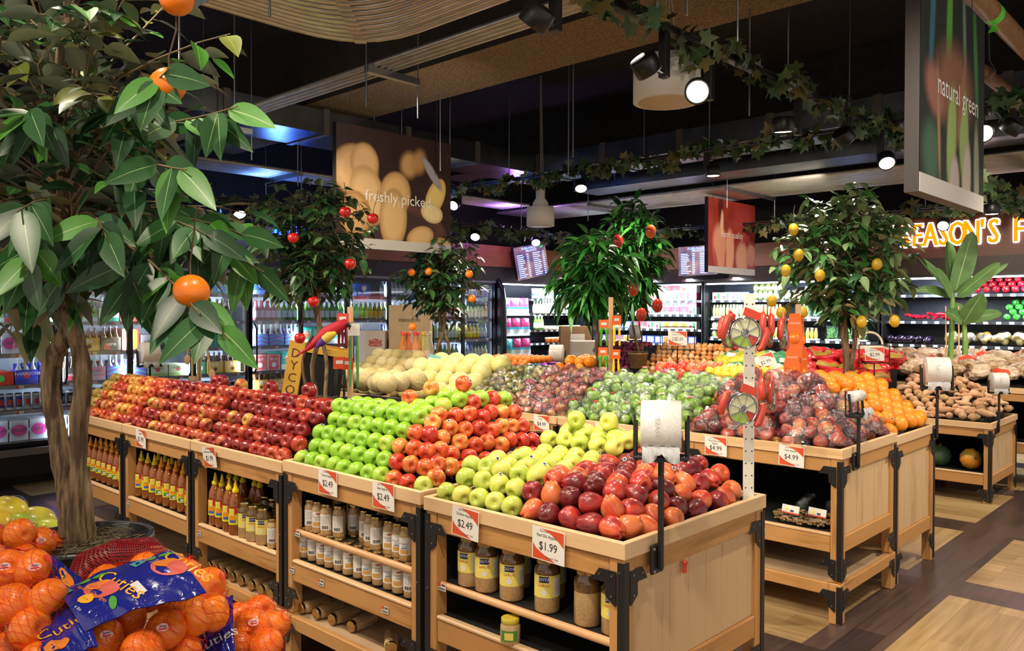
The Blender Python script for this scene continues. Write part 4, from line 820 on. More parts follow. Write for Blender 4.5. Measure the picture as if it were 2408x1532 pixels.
# big ficus in the left foreground
T0 = 2.0; o = PD(188, 1300, T0); o.z = .88
t = thing('orange_tree', 'large artificial orange tree with twisted trunk in the left foreground', 'tree', o)
S_ = lambda l: ([PD(x, y, T0+dt) for x, y, dt, r in l], [r for x, y, dt, r in l])
trunk(t, o, [S_([(168, 1345, 0, .036), (165, 1290, 0, .029), (165, 1200, .01, .027), (146, 1080, .02, .024), (132, 1000, .02, .0215), (118, 915, .02, .021), (128, 840, .02, .022), (160, 780, -.01, .020), (186, 700, .0, .015), (192, 610, 0, .014), (180, 480, 0, .014), (172, 330, 0, .017), (168, 160, 0, .017), (165, -60, 0, .014)]),
             S_([(184, 1345, -.02, .03), (182, 1240, -.02, .024), (184, 1100, -.02, .019), (188, 980, -.02, .020), (196, 900, -.02, .021), (186, 820, -.02, .019), (166, 760, -.04, .019), (140, 690, -.01, .0165), (134, 620, .0, .014), (144, 520, .02, .015), (150, 380, 0, .015), (142, 230, 0, .014), (150, 40, 0, .012)]),
             S_([(222, 1345, .02, .012), (214, 1280, .0, .014), (204, 1190, -.01, .015), (196, 1100, 0, .015)])])
c_ = PD(200, 1300, T0)-o; pot(t, (c_.x, c_.y, .752-o.z), .15, .245)
ax = lambda f: PD(160, 640-560*f, T0)
crown(t, o, PD(165, 330, T0+.02), (.50, .50, .58), 110, 10, .085, .043, FIC, [.40, .34, .10, .16], 5, 0, .35, .0018, axis=ax, shellp=.2)
for k, (x, y, tt) in enumerate([(560, 250, 1.75), (500, 560, 1.7), (590, 560, 1.95), (540, 800, 1.6), (470, 740, 1.62), (330, 700, 1.7), (60, 640, 1.6), (40, 500, 1.5), (440, 400, 1.6), (620, 640, 2.0), (400, 160, 1.6), (60, 250, 1.6), (250, 560, 1.6)]):
    e = PD(x, y, tt); m_ = PD(190, 480, T0).lerp(e, .55)+V((0, 0, .05)); rg = random.Random(k)
    q = MB(); q.uv = []; b = MB(); pts = [PD(170, 520 if y > 400 else 300, T0), m_, e]; pts = [pts[0].lerp(pts[1], x_)*(1-x_)+pts[1].lerp(pts[2], x_)*x_ for x_ in [i/8 for i in range(9)]]
    b.tube([p-o for p in pts], [.005-.0035*i/8 for i in range(9)], 6)
    for j in range(9):
        i = 4+j//2 if j < 8 else 7; p = pts[min(i, 7)].lerp(pts[min(i, 7)+1], .5*(j % 2)); td = (pts[8]-pts[6]).normalized(); sd = CR*(1 if j % 2 else -1)
        d = (td*.5+sd*rg.uniform(.3, .8)+CF*rg.uniform(-.3, .2)+V((0, 0, rg.uniform(-1.1, .1)))).normalized(); leaf(q, p-o, d, (-CF+V((rg.uniform(-.5, .5), rg.uniform(-.5, .5), rg.uniform(-.3, .5)))), .11*rg.uniform(.85, 1.15), .052, .15, rg.choice([0, 1, 1, 1, 2]), 0, 8, .15)
    q.build('leafy_twig', FIC, t); b.build('branch', TWIG, t)
ORB = mat('plastic_orange', 'ec7a10', .35, coat=.3); R_FO = Round('plastic_orange', 'orange', ORB, (.036, .035))
fruit_on(R_FO, [(415, -4, 'at the top edge'), (395, 200, 'half hidden by grey leaves'), (450, 686, 'low at the right')], T0, 'oranges of the big tree', 'orange', 'the foreground orange tree', dt=-.33)
def simple_tree(name, lbl, basep, tr, T1, cpx, Rd, ntw, nlf, ln, wd, mats, wts, seed, kind=0, droop=.4, updir=.35, potd=(.13, .2), potm=POTB, extra=None):
    o = V(basep); t = thing(name, lbl, 'tree', o); strands = []
    for st in tr: strands.append(([PD(x, y, T1+dt) for x, y, dt, r in st], [r for *_, r in st]))
    for pts, rr in strands: pts.insert(0, V((pts[0].x, pts[0].y, o.z+potd[1]*.6))); rr.insert(0, rr[0])
    trunk(t, o, strands, n=12, sub=5); pot(t, (0, 0, 0), potd[0], potd[1], potm)
    C = PD(*cpx, T1); crown(t, o, C, Rd, ntw, nlf, ln, wd, mats, wts, seed, kind, droop, .0014, updir=updir, twm=TWIGD, shellp=.25)
    return t
p0 = PD(745, 900, 5.15); p0.z = .80
simple_tree('apple_tree', 'artificial apple tree with red apples behind the deep red heap', p0, [[(742, 925, 0, .016), (735, 860, 0, .015), (752, 780, 0, .017), (738, 690, 0, .018), (742, 540, 0, .014)], [(765, 925, -.1, .012), (768, 850, -.06, .012), (752, 770, -.03, .014), (745, 650, 0, .012)], [(722, 925, .05, .011), (712, 850, .05, .011), (735, 790, .03, .012)]],
            5.15, (735, 565), (.47, .47, .45), 150, 10, .075, .04, DARKL, [.55, .33, .12], 11)
PLA = mat('plastic_apple_red', 'c4201c', .22, coat=.6); R_FA = Fruit('plastic_apple', 'apple', PLA, R=.036, stems=1, stick=0, taper=.2)
fruit_on(R_FA, [(705, 796, 'lowest, beside the parrot'), (737, 710, 'above the parrot'), (824, 621, 'below the potato banner'), (812, 499, 'upper left of two beside the banner'), (877, 515, 'in front of the potato banner'), (597, 543, 'at the far left'), (690, 560, 'deep inside')], 5.0, 'apples of the apple tree', 'red apple', 'the apple tree', dt=-.25)
p0 = PD(1040, 870, 7.3); p0.z = .853
simple_tree('small_orange_tree', 'artificial orange tree behind the honeydew melons', p0, [[(1035, 880, 0, .014), (1030, 820, 0, .016), (1045, 760, 0, .016), (1035, 600, 0, .012)], [(1050, 880, 0, .013), (1055, 810, 0, .014), (1035, 760, .02, .014), (1040, 640, 0, .012)]],
            7.3, (1035, 650), (.42, .42, .47), 110, 10, .085, .042, DARKL, [.6, .3, .1], 12)
fruit_on(R_FO, [(968, 641, 'at the left'), (1008, 639, 'in the middle'), (1103, 645, 'at the right'), (970, 769, 'lowest, above the bottles'), (1110, 703, 'at the lower right')], 7.3, 'oranges of the small tree', 'orange', 'the small orange tree', .95, dt=-.35)
p0 = PY(1412, 890, 5.2); p0.z = .853; T1 = p0.y/ray(1412, 890).y
simple_tree('mango_tree', 'artificial mango tree with long drooping leaves, braided trunk', p0, [[(1405, 890, 0, .016), (1412, 820, 0, .017), (1400, 750, 0, .017), (1420, 680, 0, .016), (1430, 560, 0, .013)], [(1418, 890, 0, .014), (1402, 820, -.03, .015), (1415, 750, -.03, .015), (1405, 690, 0, .014), (1450, 600, 0, .012)]],
            T1, (1395, 640), (.34, .34, .34), 75, 11, .15, .042, MANGL, [.4, .4, .2], 13, 0, .55, .5)
p0 = PY(1500, 866, 7.62); T2 = p0.y/ray(1500, 866).y
WICK = noisy('wicker', '6a4c2a', 'a07c48', 60, .8, .8, rand=.1, stretch=(1, 1, 3), bdist=.006)
simple_tree('mango_tree_in_basket', 'artificial mango tree in a wicker basket among the red onions', p0, [[(1500, 820, 0, .014), (1488, 760, 0, .013), (1495, 700, 0, .012), (1490, 560, 0, .01)], [(1512, 820, 0, .009), (1500, 740, 0, .008), (1494, 690, 0, .007)]],
            T2, (1482, 600), (.42, .42, .68), 110, 11, .17, .048, MANGL, [.4, .42, .18], 14, 0, .55, .5, (.11, .17), WICK)
MNG = fruit_mat('plastic_mango', [(.35, 'd8941c'), (.5, 'c83a1c'), (.8, 'a01c1c')], 3, (1, 1, 1), .2, .3, .6); R_FM = Round('plastic_mango', 'mango', MNG, (.042, .055))
fruit_on(R_FM, [(1530, 545, 'at the upper right'), (1489, 681, 'in the middle'), (1508, 740, 'lowest'), (1546, 719, 'small, at the right'), (1453, 568, 'deep inside')], 7.6, 'mangoes of the mango trees', 'mango', 'the mango trees', 1.15, dt=-.3)
p0 = PD(1990, 880, 5.75); p0.z = 0
simple_tree('lemon_tree', 'artificial lemon tree with yellow lemons above the oranges', p0, [[(1988, 950, 0, .028), (1992, 860, 0, .026), (1985, 780, 0, .025), (1980, 700, 0, .026), (1985, 560, 0, .018)], [(2000, 950, -.02, .016), (2003, 860, -.02, .015), (2012, 780, -.02, .015), (2005, 700, 0, .014)]],
            5.6, (1985, 600), (.50, .50, .54), 180, 11, .085, .046, LEML, [.34, .38, .28], 15, potd=(.2, .35))
PLL = mat('plastic_lemon', 'c09c1c', .4, coat=.2); R_FL = Round('plastic_lemon', 'lemon', PLL, (.034, .042))
fruit_on(R_FL, [(1878, 600, 'large, in the pale leaves'), (1848, 637, 'small, at the left'), (1928, 648, 'beside dark leaves'), (1815, 708, 'at the far left'), (1837, 736, 'below the far left one'), (2026, 757, 'beside the trunk'), (2104, 756, 'large, at the lower right'), (2062, 622, 'half hidden at the right'), (1866, 540, 'at the upper left'), (1887, 735, 'above the orange reamers')], 5.2, 'lemons of the lemon tree', 'lemon', 'the lemon tree', .95, dt=.02)
# banana plant
BANL = leaf_mat('leaf_banana', '5c8448', '7c9464', 'b4c490'); STG = noisy('stalk_green', '5c8a3c', '86a85c', 12, .6, .1, rand=.1, stretch=(4, 4, .5))
p0 = PY(2255, 872, 8.75); T3 = p0.y/ray(2255, 872).y; o = V((p0.x, p0.y, .882)); t = thing('banana_plant', 'artificial banana plant with broad leaves beside the sign letters', 'plant', o)
q = MB(); q.lathe([(0, 0), (.16, 0), (.2, .07), (.19, .12), (.1, .14), (0, .15)], 24); q.build('root_ball', MOSS, t)
for st in ([(2232, 880, .028), (2238, 780, .026), (2240, 700, .022), (2238, 650, .016)], [(2268, 880, .03), (2270, 800, .026), (2266, 745, .018)]):
    q = MB(); q.tube([PD(x, y, T3)-o for x, y, r in st], [r for *_, r in st], 12); q.build('stalk', STG, t)
for x in (2226, 2256): q = MB(); q.tube([PD(x, 880, T3-.03)-o, PD(x-2, 720, T3-.03)-o], .007, 8); q.build('stake', PX_[2], t)
for i, (a, b, ln, wd, dr, dt) in enumerate([((2240, 690), (2228, 560), .52, .18, .0, .1), ((2246, 690), (2285, 550), .60, .20, .0, -.1), ((2238, 690), (2165, 600), .5, .11, .1, .0), ((2236, 700), (2150, 648), .48, .09, .35, -.1), ((2250, 700), (2330, 630), .5, .13, .05, -.15), ((2250, 695), (2395, 605), .62, .07, .0, .1), ((2236, 700), (2195, 610), .42, .13, .15, -.2),
                                               ((2266, 760), (2300, 700), .36, .2, .1, -.2), ((2262, 760), (2215, 700), .34, .14, .3, -.25), ((2268, 755), (2360, 725), .42, .12, .1, .1), ((2262, 765), (2250, 700), .3, .16, .2, .15)]):
    A = PD(*a, T3+dt*.3); B = PD(*b, T3+dt); q = MB(); q.uv = []; leaf(q, A-o, B-A, -CF+V((.2, .3*(-1)**i, .3)), ln*1.02, wd, dr, 0, 1, 14, .3); l_ = q.build('leaf', BANL, t)
# ---------------------------------------------------------------- coolers along the walls
_cm = {}
def CM(h, r=.42):
    if (h, r) not in _cm: _cm[(h, r)] = mat('print_'+h, h, r)
    return _cm[(h, r)]
GLASS = mat('door_glass', 'ffffff', .03); nt = GLASS.node_tree; nt.nodes.remove(nt.nodes['Principled BSDF'])
_t = N(GLASS, 'ShaderNodeBsdfTransparent'); _t.inputs[0].default_value = (.96, .98, .98, 1); _g = N(GLASS, 'ShaderNodeBsdfGlossy'); _g.inputs['Roughness'].default_value = .03
_x = N(GLASS, 'ShaderNodeMixShader'); _x.inputs[0].default_value = .06; L(GLASS, _t.outputs[0], _x.inputs[1]); L(GLASS, _g.outputs[0], _x.inputs[2]); L(GLASS, _x.outputs[0], nt.nodes['Material Output'].inputs[0])
FRM = mat('cooler_frame', '141416', .35); INW = mat('cooler_lining', '8c929c', .5); SHF = mat('cooler_shelf', '5a5c60', .4, .3); LED = mat('led_strip', 'ffffff', .5, emit='dfe9ff', es=6)
GB = mat('glass_brown', '4a2810', .12, coat=.8); GG = mat('glass_green', '1e5a2c', .12, coat=.8); GC = mat('glass_clear', 'a8b0b4', .12, coat=.8)
def bottle_mesh(m, R=.03, h=.23, capc='c8c8cc', n=10):
    q = MB(); q.lathe([(0, 0), (R, .003), (R, h*.55), (R*.45, h*.72), (R*.4, h*.96)], n, 0); q.lathe([(R*.46, h*.95), (R*.46, h), (0, h)], n, 1); return q.mesh('bottle', [m, CM(capc)])
BOT = {k: bottle_mesh(m) for k, m in (('b', GB), ('g', GG), ('c', GC))}
def art(q, w_, h, d, style, txt, z0=0):      # printed front of a carton (front = -Y), slots 1..3
    F = lambda x, z, e=.0006: Matrix.Translation((x, -e, z)) @ Matrix.Rotation(PI/2, 4, 'X')
    def rect(x0, x1, a, b, mi, e=.0004): q.add([(x0, -e, a), (x1, -e, a), (x1, -e, b), (x0, -e, b)], [(0, 1, 2, 3)], mi)
    def disc(x, z, r, mi, e=.0006, n=16, s=1): q.add([(x+r*math.cos(2*PI*k/n)*s, -e, z+r*math.sin(2*PI*k/n)) for k in range(n)], [tuple(range(n))], mi)
    if style == 0: rect(-w_/2, w_/2, z0, z0+h*.3, 1); disc(0, z0+h*.6, h*.2, 2)
    elif style == 1: rect(-w_*.42, w_*.42, z0+h*.08, z0+h*.92, 1); disc(0, z0+h*.35, h*.16, 2)
    elif style == 2:
        for k in range(4): rect(-w_/2, w_/2, z0+h*(.06+.24*k), z0+h*(.16+.24*k), 1)
    elif style == 3: rect(w_*.05, w_*.36, z0+h*.1, z0+h*.9, 1); rect(-w_*.36, -w_*.06, z0+h*.1, z0+h*.55, 2)
    elif style == 4:
        for k in range(3): q.add([(-w_*.5, -.0005, z0+h*(.33*k)), (0, -.0005, z0+h*(.33*k+.2)), (w_*.5, -.0005, z0+h*(.33*k)), (w_*.5, -.0005, z0+h*(.33*k+.12)), (0, -.0005, z0+h*(.33*k+.32)), (-w_*.5, -.0005, z0+h*(.33*k+.12))], [(0, 1, 4, 5), (1, 2, 3, 4)], 1)
    elif style == 5: disc(0, z0+h*.5, h*.36, 1, s=1.2); disc(0, z0+h*.5, h*.28, 2, .0009, s=1.2)
    if txt: q.text(txt, min(h*.36, w_*1.5/max(3, len(txt))), F(0, z0+h*(.72 if style in (0, 1) else .5), .0014), 3)
def carton(name, w_, h, d, c, style=0, txt='', bottles=None, tall=0):
    ms = [CM(x) for x in c]; q = MB(); q.box((-w_/2, 0, 0), (w_/2, d, h), 0, .003); art(q, w_, h, d, style, txt)
    if bottles: q.box((-w_*.5, d*.48, h), (w_*.5, d*.52, h*1.45), 0); q.box((-w_*.1, d*.475, h*1.2), (w_*.1, d*.525, h*1.38), 3)
    parts = [('carton', q.mesh('carton', ms))] if bottles else [(None, q.mesh(name, ms))]
    if bottles:
        for i in (-1, 0, 1): parts.append(('bottle', BOT[bottles], (i*w_*.31, d*.25, .006)))
    return Proto(name, 'beer pack' if bottles else 'carton', parts), w_+.008
SP = [carton('six_pack', .185, .13, .125, c, st, tx, b) for c, st, tx, b in [
    (['2c7c4c', 'e88c2c', 'f0e8d0', 'ffffff'], 0, '', 'b'), (['8cc63c', '3c9ccc', 'ffffff', 'e0f0a0'], 1, 'LAGER', 'g'), (['22408c', 'c83038', 'e8e8f0', 'ffffff'], 0, 'Fat', 'b'), (['d89c2c', 'e8c060', '8c4020', 'ffffff'], 1, 'IPA', 'b'),
    (['58a850', 'c8dce0', 'ffffff', 'ffffff'], 0, 'HEMP', 'g'), (['e8e4dc', '2c9c7c', 'd84848', 'd03838'], 0, 'UNA', 'c'), (['504840', '3c3430', 'd84050', 'f0ece4'], 3, 'nitro', 'b'), (['2c3ccc', '2438a8', 'e04040', 'f0f0ff'], 0, 'HARPOON', 'c'),
    (['3c8c5c', 'e8f0e8', '58c090', 'ffffff'], 5, 'Dry', 'g'), (['e8a8b8', 'f0c8d0', '7cc4c0', 'e86898'], 0, 'Rose', 'c'), (['7c64c0', '4cb0b8', '3c3c98', 'ffffff'], 4, '', 'c'), (['b84840', 'e8d8b0', '4c8c3c', 'ffffff'], 5, 'TEA', 'b')]]
BX = [carton('beer_carton', w_, h, .3, c, st, tx) for w_, h, c, st, tx in [
    (.20, .17, ['d4d4d4', 'd8d01c', 'ffffff', '303030'], 4, 'VEEZY'), (.15, .19, ['c4c8d4', 'a8b0c4', 'c83c8c', '404858'], 5, 'CRAFT'), (.15, .19, ['b8c4cc', '98a8b8', '6cb040', '404858'], 5, 'BREW'), (.17, .21, ['e86850', 'f0b43c', 'f4e0b0', 'ffffff'], 3, ''),
    (.18, .15, ['eceef4', 'c8d0e8', 'e8c060', '303c8c'], 3, 'UFO'), (.18, .15, ['1c5040', '143c30', '3ce07c', '3ce07c'], 5, 'IPA'), (.20, .12, ['d8dcb8', 'a8c878', 'd84848', '4c8c3c'], 0, 'APPLE'), (.22, .12, ['c8301c', 'b02414', '3cb048', 'ffe8e0'], 5, ''),
    (.17, .2, ['2cb8a0', 'f0ece0', 'e07850', 'ffffff'], 0, 'SALT'), (.2, .16, ['3c64c8', '80a8e8', 'ffffff', 'ffffff'], 0, 'ICE'), (.2, .14, ['e4e4e8', 'c4c8d4', '9098a8', '606878'], 2, ''), (.16, .18, ['f0a8a0', 'e8686c', 'ffffff', 'ffffff'], 1, 'Blush')]]
CANS = []
for c in (['d8dce4', '2c3c8c', 'c83038', '2c3c8c'], ['c8ccd4', '9098a8', 'c03840', '505868'], ['e8e8ec', '303438', '909498', '303438']):
    q = MB(); q.lathe([(0, 0), (.024, 0), (.031, .008), (.031, .145), (.025, .155), (.023, .153), (0, .153)], 14, mis=[4, 4, 0, 4, 4, 4]); patch(q, .06, .03, .13, 1, .031, .0005, 0, 6); patch(q, .036, .05, .10, 2, .031, .001, 0, 5); CANS.append((Proto('tall_can', 'can', [(None, q.mesh('tall_can', [CM(x) for x in c]+[CHROME]))]), .067))
def drink(cap, body, lab, R=.032, h=.22):
    q = MB(); q.lathe([(0, 0), (R, .003), (R, h*.6), (R*.5, h*.8), (R*.45, h*.9)], 12, 0); q.lathe([(R*.55, h*.9), (R*.55, h), (0, h)], 12, 1); q.lathe([(R*1.02, h*.15), (R*1.02, h*.5)], 12, 2); return Proto('drink_bottle', 'bottle', [(None, q.mesh('drink_bottle', [mat('juice_'+body, body, .12, coat=.6), CM(cap), CM(lab)]))]), R*2.1
DR = [drink('e0e0e0', 'c8a83c', 'e8e040'), drink('e8e8e8', '7cb04c', 'e0f0e0'), drink('c83040', 'b8405c', 'f0d0d8'), drink('3050a8', '98a8c8', 'dce4f4'), drink('f0f0f0', 'dcdce0', '98b8d8'), drink('48a048', 'd8e8c0', 'f0f0e0', .03, .19)]
WINE = [drink('181818', '1c3a24', 'd8d0b0', .037, .29), drink('5c1820', '3c1c10', 'e0dcd0', .037, .29)]
def rowfill(prods, y0, y1, z, shelf, back, seed, run=(2, 4), axis=1, face=PI/2, gap=.004, fixed=None):
    rg = random.Random(seed); y = y0; i = 0; k = 0
    while y < y1-.03:
        P_, w_ = (fixed[k] if fixed and k < len(fixed) else rg.choice(prods)); k += 1
        for _ in range(rg.randint(*run)):
            if y+w_ > y1: break
            loc = (back, y+w_/2, z) if axis == 1 else (y+w_/2, back, z)
            P_.spawn('%s, %s from left, %s' % (P_.name.replace('_', ' '), nth(i), shelf), loc, (0, 0, face), shelf); y += w_+gap; i += 1
        else: continue
        break
for s_, (ya, yb) in enumerate([(1.32, 4.52), (4.52, 8.36)]):
    t = thing('beverage_cooler', ['glass door beer cooler at the left with black mullions', 'glass door beer cooler in the middle, behind the melons'][s_], 'cooler', (-8.2, ya, 0), group='glass door coolers'); w_ = yb-ya
    q = MB(); q.box((-.62, 0, 0), (-.6, w_, 2.0)); q.box((-.6, 0, 1.97), (0, w_, 2.0)); q.box((-.6, 0, .0), (-.02, w_, .34)); q.box((-.6, 0, .34), (0, .015, 1.97)); q.box((-.6, w_-.015, .34), (0, w_, 1.97)); q.m[:6] = [1]*6; q.m[6:12] = [1]*6; q.build('cabinet', [FRM, INW], t)
    q = MB(); q.box((-.05, 0, .10), (.16, w_, .30)); q.box((.15, 0, .28), (.17, w_, .34), 1); q.build('front_ledge', [FRM, STEEL], t)
    for z in (.38, .66, .89, 1.17, 1.455, 1.745):
        q = MB(); q.box((-.58, .02, z-.025), (-.05, w_-.02, z-.002)); q.box((-.052, .02, z-.035), (-.046, w_-.02, z), 1); y = .1
        while y < w_-.1: q.box((-.046, y, z-.034), (-.0445, y+.06, z-.006), 2); q.box((-.0445, y, z-.034), (-.044, y+.02, z-.006), 3); y += .21
        q.build('shelf', [SHF, CM('8c9096'), LWHITE, TAGM[1]], t)
    n = round(w_/.64)
    for i in range(n):
        a, b = i*.64, (i+1)*.64; q = MB()
        for (p, r) in (((-.03, a, .34), (.0, a+.028, 1.97)), ((-.03, b-.028, .34), (0, b, 1.97)), ((-.03, a+.028, .34), (0, b-.028, .375)), ((-.03, a+.028, 1.935), (0, b-.028, 1.97))): q.box(p, r)
        d = q.build('door', FRM, t); q = MB(); q.box((-.018, a+.03, .377), (-.012, b-.03, 1.933)); q.build('pane', GLASS, d)
        q = MB(); yh = b-.05 if i % 2 else a+.05; q.tube([(0, yh, 1.42), (.05, yh, 1.36), (.055, yh, 1.15), (.05, yh, .94), (0, yh, .88)], .010, 8); q.build('handle', FRM, d)
    for i in range(0, n+1):
        y = clampf(i*.64, .03, w_-.03); q = MB(); q.box((-.045, y-.014, .42), (-.032, y+.014, 1.92)); q.box((-.048, y-.008, .45), (-.0455, y+.008, 1.9), 1); q.build('mullion_light', [FRM, LED], t)
        if i % 1 == 0: lamp('cooler_led', 'AREA', (-8.2-.05, ya+y, 1.15), 42, COOL, (-9, ya+y, 1.15), .03, 1.5)
SH6 = ['bottom shelf of the beer cooler', 'can shelf of the beer cooler', 'third shelf up of the beer cooler', 'fourth shelf up of the beer cooler', 'fifth shelf up of the beer cooler', 'top shelf of the beer cooler']
B_ = -8.28
rowfill(BX, 1.4, 4.46, .38, SH6[0], B_, 1); rowfill(CANS, 1.4, 4.46, .66, SH6[1], B_, 2, (3, 6)); rowfill(SP, 1.4, 4.46, .89, SH6[2], B_, 3, (1, 2), fixed=[SP[9], SP[0], BX[7], SP[7], SP[6], SP[9], SP[10], BX[6]])
rowfill(BX+SP, 1.4, 4.46, 1.17, SH6[3], B_, 4, (1, 2), fixed=[BX[0], BX[2], BX[0], BX[1], BX[2], SP[3], SP[6], BX[3], BX[4], BX[5], SP[8]]); rowfill(SP, 1.4, 4.46, 1.455, SH6[4], B_, 5, (1, 1), fixed=[SP[3], SP[0], SP[1], SP[4], SP[2], SP[8], SP[3], SP[4], SP[5], SP[11]]); rowfill(BX[8:]+SP[:2], 1.4, 4.46, 1.745, SH6[5], B_, 6)
SG = [s_.replace('beer cooler', 'middle cooler') for s_ in SH6]
rowfill(BX, 4.6, 8.3, .38, SG[0], B_, 7); rowfill(SP, 4.6, 8.3, .66, SG[1], B_, 8); rowfill(SP[8:]+BX[8:], 4.6, 6.3, .89, SG[2], B_, 9, (1, 2)); rowfill(DR, 6.35, 8.3, .89, SG[2]+', right doors', B_, 10, (3, 6))
rowfill(BX[3:]+SP[5:], 4.6, 6.3, 1.17, SG[3], B_, 11, (1, 2)); rowfill(DR, 6.35, 8.3, 1.17, SG[3]+', right doors', B_, 12, (4, 7)); rowfill(DR[:3]+BX[8:10], 4.6, 6.6, 1.455, SG[4], B_, 13, (3, 5)); rowfill(DR, 6.65, 8.3, 1.455, SG[4]+', right doors', B_, 14, (4, 7))
rowfill([BX[9], BX[10], BX[4]], 4.6, 6.3, 1.745, SG[5], B_, 15); rowfill([(p, w_) for p, w_ in [DR[4], DR[3]]], 6.35, 8.3, 1.745, SG[5]+', right doors', B_, 16, (4, 7))
# curved black end frame between the glass doors and the open dairy case
q = MB(); q.box((-8.7, 8.365, 0), (-8.1, 8.44, 1.9)); q.tube([(-8.13, 8.40, .3), (-8.08, 8.40, 1.0), (-8.08, 8.40, 1.7), (-8.13, 8.40, 1.9), (-8.25, 8.40, 2.05), (-8.45, 8.40, 2.1)], .045, 10); tag(q.build('cooler_end_frame', FRM), 'glossy black curved end frame between beer cooler and dairy case', 'cooler end')
def open_case(lbl, axis, a0, a1, face, shelves, deep=.5, lights=2, power=22, base_top=.55, top=2.0, ledz=1.97):
    T = (lambda u, v_, z: (face-v_, u, z)) if axis == 1 else (lambda u, v_, z: (u, face+v_, z))     # u along, v into the case
    t = thing('refrigerated_case', lbl, 'refrigerated case', T(a0, 0, 0)); o = t.location.copy()
    def bx(q, p, r, mi=0): q.box(tuple(V(T(*p))-o), tuple(V(T(*r))-o), mi)
    q = MB(); bx(q, (a0, .58, 0), (a1, .6, top), 1); bx(q, (a0, 0, top-.03), (a1, .58, top), 0); bx(q, (a0, -.12, 0), (a1, .57, base_top), 0); bx(q, (a0, 0, base_top), (a0+.02, .57, top-.03)); bx(q, (a1-.02, 0, base_top), (a1, .57, top-.03)); q.build('cabinet', [FRM, CM('2c323c')], t)
    for z, dp in shelves:
        q = MB(); bx(q, (a0+.02, .56-dp, z-.03), (a1-.02, .56, z)); bx(q, (a0+.02, .552-dp, z-.035), (a1-.02, .56-dp, z+.0), 1); u = a0+.06
        while u < a1-.1: bx(q, (u, .549-dp, z-.033), (u+.05, .5515-dp, z-.004), 2); u += .13
        q.build('shelf', [FRM, CM('303236'), LWHITE], t)
    q = MB(); bx(q, (a0+.03, .03, ledz-.02), (a1-.03, .05, ledz)); q.build('led_strip', LED, t)
    c = (a0+a1)/2; n = lights
    for i in range(n):
        u = a0+(a1-a0)*(i+.5)/n; lamp('case_light', 'AREA', T(u, -.02, top-.04), power, COOL, T(u, .45, .9), .1, 1)
        l = S.objects[-1] if False else None
    return t
open_case('open dairy case with salad bags between beer cooler and corner', 1, 8.45, 10.45, -8.2, [(1.76, .4), (1.53, .44), (1.28, .46), (1.08, .5)], lights=3, power=42)
open_case('open case of boxed and bottled goods near the corner', 0, -8.1, -6.1, 10.5, [(1.73, .4), (1.52, .44), (1.30, .46), (1.08, .5)], lights=3, power=42)
open_case('open produce case with corn trays and squash', 0, -6.08, -3.62, 10.5, [(1.73, .4), (1.47, .44), (1.18, .46)], lights=3, power=42)
open_case('pepper case with curved shelves under the lit letters', 0, -3.58, .6, 10.45, [(1.77, .42), (1.45, .46), (1.17, .5)], lights=4, power=42)
def pkt(name, cat, w_, h, d, c, style=0, txt='', rnd_=False):
    q = MB(); q.box((-w_/2, 0, 0), (w_/2, d, h), 0, min(.012, h*.12) if rnd_ else .002); art(q, w_*.96, h*.9, d, style, txt, h*.05); return Proto(name, cat, [(None, q.mesh(name, [CM(x) for x in c]))]), w_+.003
def tub(c, l, R=.045, h=.06):
    q = MB(); q.lathe([(0, 0), (R*.85, 0), (R, h*.8)], 14, 0); q.lathe([(R*1.04, h*.8), (R*1.04, h), (0, h)], 14, 1); return Proto('plastic_tub', 'tub', [(None, q.mesh('plastic_tub', [CM(c), CM(l)]))]), R*2.1
TUB = [tub('e4ecf4', 'f4f4f4'), tub('c8dcf0', '4c8cd0'), tub('f0f0e4', '8cc050'), tub('f0e8d8', 'e8e8e8', .045, .09)]
def salad(c1, c2, w_=.2, h=.26):
    q = MB(); n = 10; m = 8; rg = random.Random(hash(c1) % 99)
    for s in (-1, 1):
        vs = []
        for i in range(n+1):
            for j in range(m+1):
                u, v_ = i/n, j/m; dep = .045*math.sin(PI*u)*math.sin(PI*min(1, (1-v_)*1.25+.0))**.7*(1 if v_ < 1 else 0)
                vs.append((w_*(u-.5)*(1-.12*v_)+rg.uniform(-.003, .003), s*(abs(dep)+.002)+rg.uniform(-.004, .004), h*v_))
        f = [(i*(m+1)+j, (i+1)*(m+1)+j, (i+1)*(m+1)+j+1, i*(m+1)+j+1) for i in range(n) for j in range(m)]
        k = len(q.f); q.add(vs, f if s < 0 else [x[::-1] for x in f], 0, True)
        for a in range(len(f)):
            if a % m < 3: q.m[k+a] = 1
            if a % m == 3: q.m[k+a] = 2
    return Proto('salad_bag', 'salad bag', [(None, q.mesh('salad_bag', [CM(c1, .2), CM(c2, .25), CM('3c9cac', .25)]))]), w_*.96
SAL = [salad('c4408c', 'c8dcb8'), salad('8c2450', 'ccd0c8'), salad('2c8c8c', '9cc0a8'), salad('5c54b4', 'a8b8a0'), salad('a8308c', 'b8c89c')]
D1 = 'dairy case'
rowfill(SAL[:1], 8.5, 9.2, 1.50, 'top hanging row of the '+D1, -8.22, 21, (4, 4)); rowfill(SAL[1:2], 8.5, 9.2, 1.20, 'middle hanging row of the '+D1, -8.2, 22, (4, 4)); rowfill([SAL[1], SAL[2]], 8.5, 9.2, .90, 'low hanging row of the '+D1, -8.18, 23, (1, 2))
rowfill(SAL[2:]+SAL[:1], 8.5, 10.4, .58, 'bottom bin of the '+D1, -8.16, 24, (1, 2)); rowfill(SAL[2:], 8.5, 10.4, .62, 'bottom bin back row of the '+D1, -8.36, 25, (1, 2))
